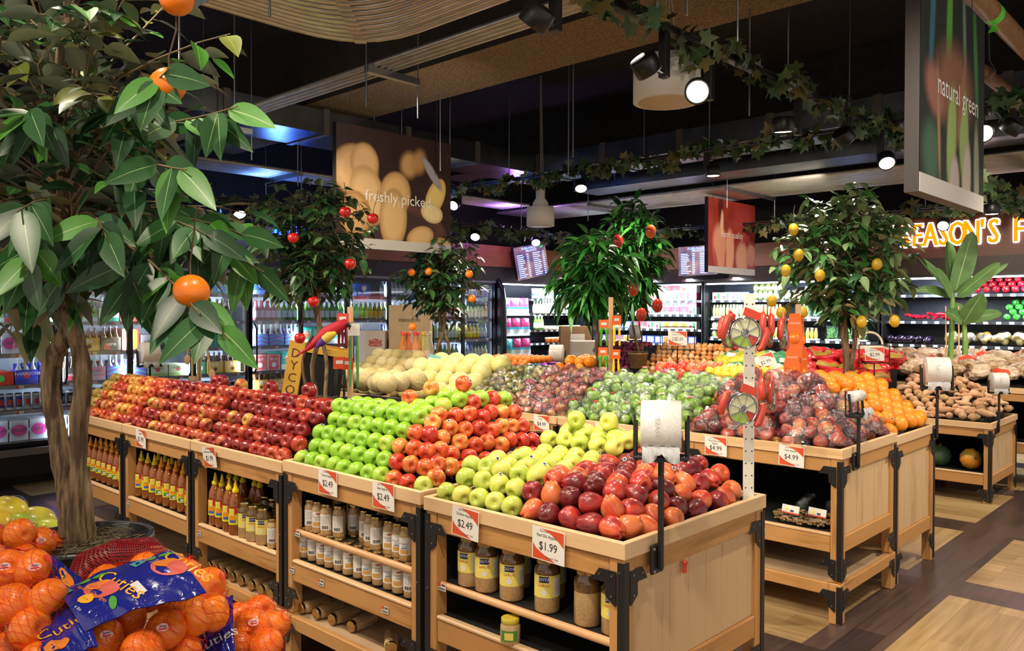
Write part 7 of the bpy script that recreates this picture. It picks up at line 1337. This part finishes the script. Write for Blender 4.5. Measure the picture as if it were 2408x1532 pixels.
def pack(name, cat, hc, cc, n, L_=.13, shape='tube'):
    parts = []; q = MB(); q.box((-.035, -.001, .0), (.035, .001, .07)); q.box((-.02, -.0016, .03), (.02, -.001, .05), 1); parts.append(('card', q.mesh('card', [cc, LWHITE])))
    for i in range(n):
        x = -.018+.036*i/max(1, n-1); q = MB(); q.tube([(x, -.004, -.0), (x*1.1, -.006, -L_*.4), (x*1.25, -.004, -L_)], [.006, .010, .007], 8)
        if shape == 'spoon': q.sphere((x*1.1, -.006, -.01), (.016, .007, .024), 10, 7)
        parts.append(('handle', q.mesh('handle', hc)))
    return Proto(name, cat, parts)
KG = pack('peeler_pack', 'peeler', mat('tool_green', '3c9c34', .35), ORC, 2, .12, 'spoon'); KY = pack('peeler_pack', 'peeler', mat('tool_yellow', 'e8c818', .35), ORC, 2, .15)
p = PY(1436, 900, 4.83); strip('wooden clip strip of green and yellow peelers beside the mango tree', (p.x, p.y, .86), .80, .035, PX_[2], False); tt = p.y/ray(1436, 900).y
for K, lbl, x, y, yaw in [(KG, 'green peelers on orange card, upper left', 1420, 775, 0), (KY, 'yellow peelers on orange card, upper right', 1450, 765, .3), (KG, 'green spoon tools on orange card, lower left', 1418, 840, 0), (KY, 'yellow peelers on orange card, lower right', 1448, 845, .3)]: K.spawn(lbl, PD(x, y, tt-.05), (0, 0, FACE+yaw), 'peelers beside the mango tree')
KK = pack('knife_pack', 'knife', mat('tool_black', '18181a', .3), mat('card_orange_red', 'd84818', .4), 1, .16); CRB = pack('cracker_pack', 'cracker', mat('tool_foil', '8c2c28', .2, .6), REDC, 3, .13); GRB = pack('green_blade_pack', 'knife', mat('tool_leaf', '4c8c4c', .3), LWHITE, 2, .3)
p = PY(824, 940, 2.87); strip('tall pale clip strip of knives behind the deep red apples', (p.x, p.y, .84), .74, .035, PX_[2], False); tt = p.y/ray(824, 940).y
for K, lbl, x, y, yaw in [(KK, 'black handled knife on red card at left', 798, 868, .2), (KK, 'black handled knife on red card at right', 818, 870, -.2), (CRB, 'shiny red cracker pack above the knives', 806, 765, 0), (GRB, 'long green blade pack beside the knives', 832, 790, .3)]: K.spawn(lbl, PD(x, y, tt-.06), (0, 0, FACE+yaw), 'packs on the pale clip strip')
p = PY(468, 930, 2.87); strip('clip strip of wooden spoons and forks behind the orange yellow apples', (p.x, p.y, .84), .78, .035, PX_[2], False); tt = p.y/ray(468, 930).y
WSP = PX_[2]
def wspoon(kind):
    q = MB(); q.tube([(0, 0, .17), (0, 0, -.06)], .008, 8)
    if kind: q.sphere((0, 0, -.1), (.026, .006, .04), 12, 8)
    else:
        q.box((-.028, -.004, -.09), (.028, .004, -.055), 0, .002)
        for k in range(4): q.box((-.028+.0165*k, -.004, -.15), (-.021+.0165*k, .004, -.085), 0, .001)
    h = MB(); h.box((-.022, -.006, .14), (.022, .006, .19)); return Proto('wooden_spoon' if kind else 'wooden_fork', 'wooden utensil', [(None, q.mesh('wooden_utensil', WSP)), ('tag_card', h.mesh('tag_card', ORC))])
for k, lbl, x, y, r in [(1, 'wooden spoon hanging at the left with orange card', 442, 815, .05), (0, 'wooden fork hanging below the spoon', 452, 868, .0), (1, 'wooden spoon hanging at the right, tilted', 492, 850, -.2), (1, 'wooden spoon in the middle of the strip', 470, 800, -.1)]: wspoon(k).spawn(lbl, PD(x, y, tt-.06), (0, r, FACE), 'wooden utensils on the strip')
# toy parrot
o = PD(760, 800, 4.75); t = thing('toy_parrot', 'red toy parrot with yellow and purple wing perched on the apple tree', 'toy parrot', o)
P_ = [PD(x, y, 4.75)-o for x, y in ((696, 837), (722, 822), (748, 800), (770, 782), (795, 770), (812, 762), (820, 768))]; q = MB(); q.tube(P_, [.003, .012, .028, .038, .036, .03, .012], 12); q.build('body', mat('feather_red', 'b4142c', .7), t)
q = MB(); q.tube([PD(x, y, 4.71)-o for x, y in ((790, 784), (775, 790), (762, 800))], [.012, .026, .024], 10); q.build('wing', mat('feather_yellow', 'd0b040', .7), t); q = MB(); q.tube([PD(x, y, 4.71)-o for x, y in ((765, 797), (754, 808), (742, 818))], [.022, .022, .004], 10); q.build('wing_tip', mat('feather_purple', '4c2c84', .7), t)
q = MB(); q.tube([PD(x, y, 4.72)-o for x, y in ((816, 762), (823, 768), (821, 776))], [.014, .010, .002], 8); q.build('beak', INK, t)
# yellow carton leaning behind the apples
CY = noisy('carton_yellow', 'c8962c', 'd4a43c', 6, .6, rand=0); o = PD(665, 925, 5.45); o.z = .803; t = thing('open_carton', 'yellow open carton standing askew with brown letters on its side', 'carton', o, (0, .16, FACE))
q = MB(); q.box((-.03, -.04, 0), (.075, .04, .56)); q.box((-.032, .04, .52), (.36, .05, .56)); q.box((.07, -.035, .50), (.36, .035, .545)); q.build('carton', CY, t)
q = MB(); q.box((.08, -.02, 0), (.34, .04, .50)); q.build('interior_shade', LINER, t)  # solid black block stands in for the shade inside the open carton
q = MB()
for i, ch in enumerate('DYCO'): q.text(ch, .085, Matrix.Translation((.022, -.041, .48-.082*i)) @ Matrix.Rotation(PI/2, 4, 'X') @ Matrix(), 0)
q.build('lettering', mat('ink_brown', '4a2c1c', .6), t)
# crate, beer boxes, wine bottles behind the melons (on the stands of the second line)
zt = .852
def box_thing(name, lbl, cat, px0, px1, ytop, t_, m, z0=zt, dep=.25, txt=None, tm=None, tsz=.05, yaw=0, cart=None, group=None):
    a, b = PD(px0, ytop, t_), PD(px1, ytop, t_); w_ = (b-a).length; h = a.z-z0; c = (a+b)/2; q = MB(); q.box((-w_/2, 0, 0), (w_/2, dep, h), 0, .003)
    t = tag(q.build(name, m, None, (c.x, c.y, z0), (0, 0, FACE+yaw)), lbl, cat, group)
    if cart:
        q = MB(); r = w_*.36; q.add([(r*x, -.002, h*.77+r*.62*z) for x, z in ((-1, -.6), (-.7, -.9), (.7, -.9), (1, -.6), (.85, 0), (1, .5), (.4, .75), (0, .95), (-.4, .75), (-1, .5), (-.85, 0))], [tuple(range(11))]); q.build('emblem', cart, t)
    if txt:
        q = MB()
        for s_, dz, k in txt: q.text(s_, tsz*k, Matrix.Translation((0, -.004, h*dz)) @ Matrix.Rotation(PI/2, 4, 'X'), 0)
        q.build('lettering', tm, t)
    return t
for x_, y_, w2_ in ((-5.95, 5.6, 0),): stand(-6.14, -5.24, 5.58, 6.3, 0, .85, 'wooden stand behind the melons carrying the crate and bottles', railz=.2); stand(-7.06, -6.16, 4.83, 5.53, 0, .85, 'wooden stand behind the melons carrying the white beer boxes', railz=.2)
box_thing('wooden_crate', 'tall pale wooden wine crate lettered PERISCOPE', 'crate', 914, 1012, 718, 8.1, noisy('crate_wood', 'd8bc90', 'e4cca4', 6, .6, rand=0), .853, .2, [('PERISCOPE', .80, 1)], mat('ink_crate', '5c4028', .6), .045)
box_thing('beer_box', 'beige beer box with red emblem, left of the two', 'beer box', 860, 905, 778, 8.0, CM('d8ccbc'), .853, .2, [('STELLA', .80, 1), ('ARTOIS', .73, 1)], LWHITE, .032, 0, REDC, 'beige boxes with red emblem')
box_thing('beer_box', 'white beer box with red emblem, right and behind', 'beer box', 893, 932, 778, 8.2, CM('e4dcd0'), .853, .2, [('STELLA', .80, 1), ('ARTOIS', .73, 1)], LWHITE, .03, 0, REDC, 'beige boxes with red emblem')
box_thing('beer_box', 'plain white beer box at the left behind the cantaloupes', 'beer box', 838, 862, 778, 8.1, CM('e8e4e0'), .853, .3)
for i, (x, c, k) in enumerate([(948, 'd8843c', 'e85828'), (960, 'e08058', 'e87030'), (979, 'e0945c', 'e04038'), (997, 'd4cc74', 'e8b838'), (1008, 'd8d0a0', 'e8e0c0')]): 
    pr = drink(k, c, 'f0d8c8', .043, .31)[0]; p = PD(x, 790, 7.6+.05*(i % 2)); pr.spawn('clear wine bottle of %s drink, %s from left before the crate' % (['orange', 'pink', 'peach', 'yellow', 'pale'][i], nth(i)), (p.x, p.y, 1.021), (0, 0, 0), 'bottles before the wine crate', 1.12)
box_thing('carton', 'low white carton under the wine bottles before the crate', 'carton', 925, 1012, 879, 7.52, CM('dcd8d4'), .853, .22)
BRC = noisy('cardboard', '8c6c50', '9c7c5c', 8, .7, rand=.1)
for n_, l_, a, b, yt, tt, m_, z0, em in [('cardboard_box', 'lower brown cardboard box of the stack beside the mango tree', 1318, 1392, 850, 8.5, BRC, 0, None), ('cardboard_box', 'upper brown cardboard box with white label beside the mango tree', 1318, 1392, 768, 8.5, BRC, 1.053, 1), ('cardboard_box', 'lower white carton with purple star behind the mango trunk', 1345, 1412, 842, 8.1, CM('c8c0bc'), 0, None), ('cardboard_box', 'upper white carton with purple star behind the mango trunk', 1345, 1412, 803, 8.1, CM('d0c8c4'), 1.11, None)]:
    t = box_thing(n_, l_, 'cardboard box', a, b, yt, tt, m_, z0, .3, group='boxes stacked in the aisle behind the mango tree')
    if em: q = MB(); q.box((-.06, -.002, .2), (.09, 0, .27)); q.build('label', LWHITE, t)
    elif 'white' in l_: h_ = PD(a, yt, tt).z-z0; q = MB(); q.add([(.09+(.035 if k % 2 else .016)*math.cos(PI*k/8), -.002, h_-.09+(.035 if k % 2 else .016)*math.sin(PI*k/8)) for k in range(16)], [tuple(range(16))]); q.build('star_print', CM('3c2c6c'), t)
# peanut bags
PNM = noisy('peanut_shell', '8c6c40', 'a88858', 60, .8, .4, rand=.3); rg = random.Random(5)
def peanuts(w_, d_, n): 
    q = MB()
    for _ in range(n):
        x, y = rg.uniform(-1, 1), rg.uniform(-1, 1)
        if x*x+y*y > 1: continue
        z = rg.uniform(0, .05)*(1-(x*x+y*y)*.7)+.01; a = rg.uniform(0, 6.3); e = (.012*math.cos(a), .012*math.sin(a), rg.uniform(-.006, .006)); c = (x*w_, y*d_, z); q.tube([(c[0]-e[0]*1.3, c[1]-e[1]*1.3, c[2]-e[2]), (c[0]-e[0]*.6, c[1]-e[1]*.6, c[2]), c, (c[0]+e[0]*.6, c[1]+e[1]*.6, c[2]), (c[0]+e[0]*1.3, c[1]+e[1]*1.3, c[2]+e[2])], [.003, .0075, .006, .0075, .003], 6)
    return q.mesh('peanuts', PNM)
for i, (x, y, w_, l_) in enumerate([(1862, 1232, .14, 'large clear bag of peanuts with picture label on the shelf below the bagged apples'), (1925, 1240, .09, 'smaller clear bag of peanuts beside the post')]):
    p = PZ(x, y, .448); p.y += .07; t = thing('peanut_bag', l_, 'bag of peanuts', p, (0, 0, -.15)); stuff(put('peanuts', peanuts(w_, .09, 230), t)); q = MB(); q.sphere((0, 0, .03), (w_*1.12, .105, .045), 24, 12); q.tube([(-w_*.2, .05, .06), (0, .08, .11), (.03, .09, .13)], [.05, .03, .05], 8, 0, True, False); q.build('film', CLEAR, t)
    q = MB(); q.box((-.05, -.075, .05), (.05, -.07, .095)); q.box((-.05, -.076, .05), (.05, -.075, .058), 1); q.box((-.03, -.0765, .065), (-.01, -.075, .08), 2); q.box((.0, -.0765, .062), (.02, -.075, .072), 3); q.M = Matrix(); q.build('label', [LWHITE, RED, LYEL, LBLUE], t, (0, -.012, -.018), (-.25, 0, 0))
# framed price signs standing in the produce
def framed(lbl, x, y, yb, Y, names, price, w_=.36, h=.24, cw=.20, ch=.15):
    p = PY(x, y, Y); b = PY(x, yb, Y); t = thing('framed_price_sign', lbl, 'price sign', (p.x, p.y, b.z), (0, 0, FACE), 'wire framed price signs'); H_ = p.z-b.z; q = MB(); q.tube([(0, 0, -.05), (0, 0, H_-h/2)], .006, 8); R_ = [(-w_/2, 0, H_-h/2), (w_/2, 0, H_-h/2), (w_/2, 0, H_+h/2), (-w_/2, 0, H_+h/2), (-w_/2, 0, H_-h/2)]
    for a, b_ in zip(R_, R_[1:]): q.cyl(a, b_, .005, 8)
    q.build('wire_frame', BLK, t); put('price_card', card(names, price, cw, ch), t, (0, -.008, H_))
framed('black wire frame with card reading 2/$5.00 before the onions', 1593, 796, 888, 7.44, ['Ginger Root'], '2/$5.00'); framed('black wire frame with card reading $2.99 before the red sacks', 2056, 833, 885, 7.44, ['Red Potatoes'], '$2.99', .27, .16, .17, .12)
p = PY(1800, 850, 7.45); tag(put('price_card', card(['Carrots'], '$2.99', .19, .14), None, p, (-.3, -.35, FACE)), 'tilted price card $2.99 lying on the green sacks', 'price card', 'price cards on the stands')
q = MB(); q.box((-.06, -.001, 0), (.06, .001, .07)); q.box((-.06, -.002, .04), (.06, -.001, .07), 1); tag(q.build('price_card', [LWHITE, CM('4ca0a0')], None, PD(1022, 855, 6.75), (-.4, .25, FACE)), 'small white and teal card stuck in the honeydew heap', 'price card')
q = MB(); q.tube([(.13*math.cos(a), 0, .13*math.sin(a)) for a in [PI*k/12 for k in range(13)]], .012, 8); q.lathe([(0, -.12), (.1, -.12), (.135, 0), (.125, 0), (.09, -.11), (0, -.11)], 20); tag(q.build('basket', CM('c8c0b0'), None, PY(2045, 812, 8.5), (0, 0, FACE)), 'pale basket with arched handle behind the red sacks', 'basket')
q = MB(); q.cyl((0, 0, 0), (.012, 0, -.004), .008, 8); q.box((.0, -.007, -.035), (.01, .007, 0), 0, .002); tag(q.build('red_clip', REDC, None, PX(1607, 1322, -1.398), (0, 0, 0)), 'small red clip on the planked end of the front stand', 'clip')
q = MB(); q.add([(-.03, 0, 0), (0, -.01, .03), (.035, 0, .01), (.02, .01, -.01), (0, .005, .012)], [(0, 1, 4), (1, 2, 4), (2, 3, 4), (3, 0, 4)]); q.add([(-.03, 0, -.001), (0, -.01, .029), (.035, 0, .009), (.02, .01, -.011)], [(0, 3, 2, 1)]); tag(q.build('crumpled_paper', PAPER, None, PZ(1528, 1248, .86)), 'crumpled white paper in the corner of the front tray', 'paper')
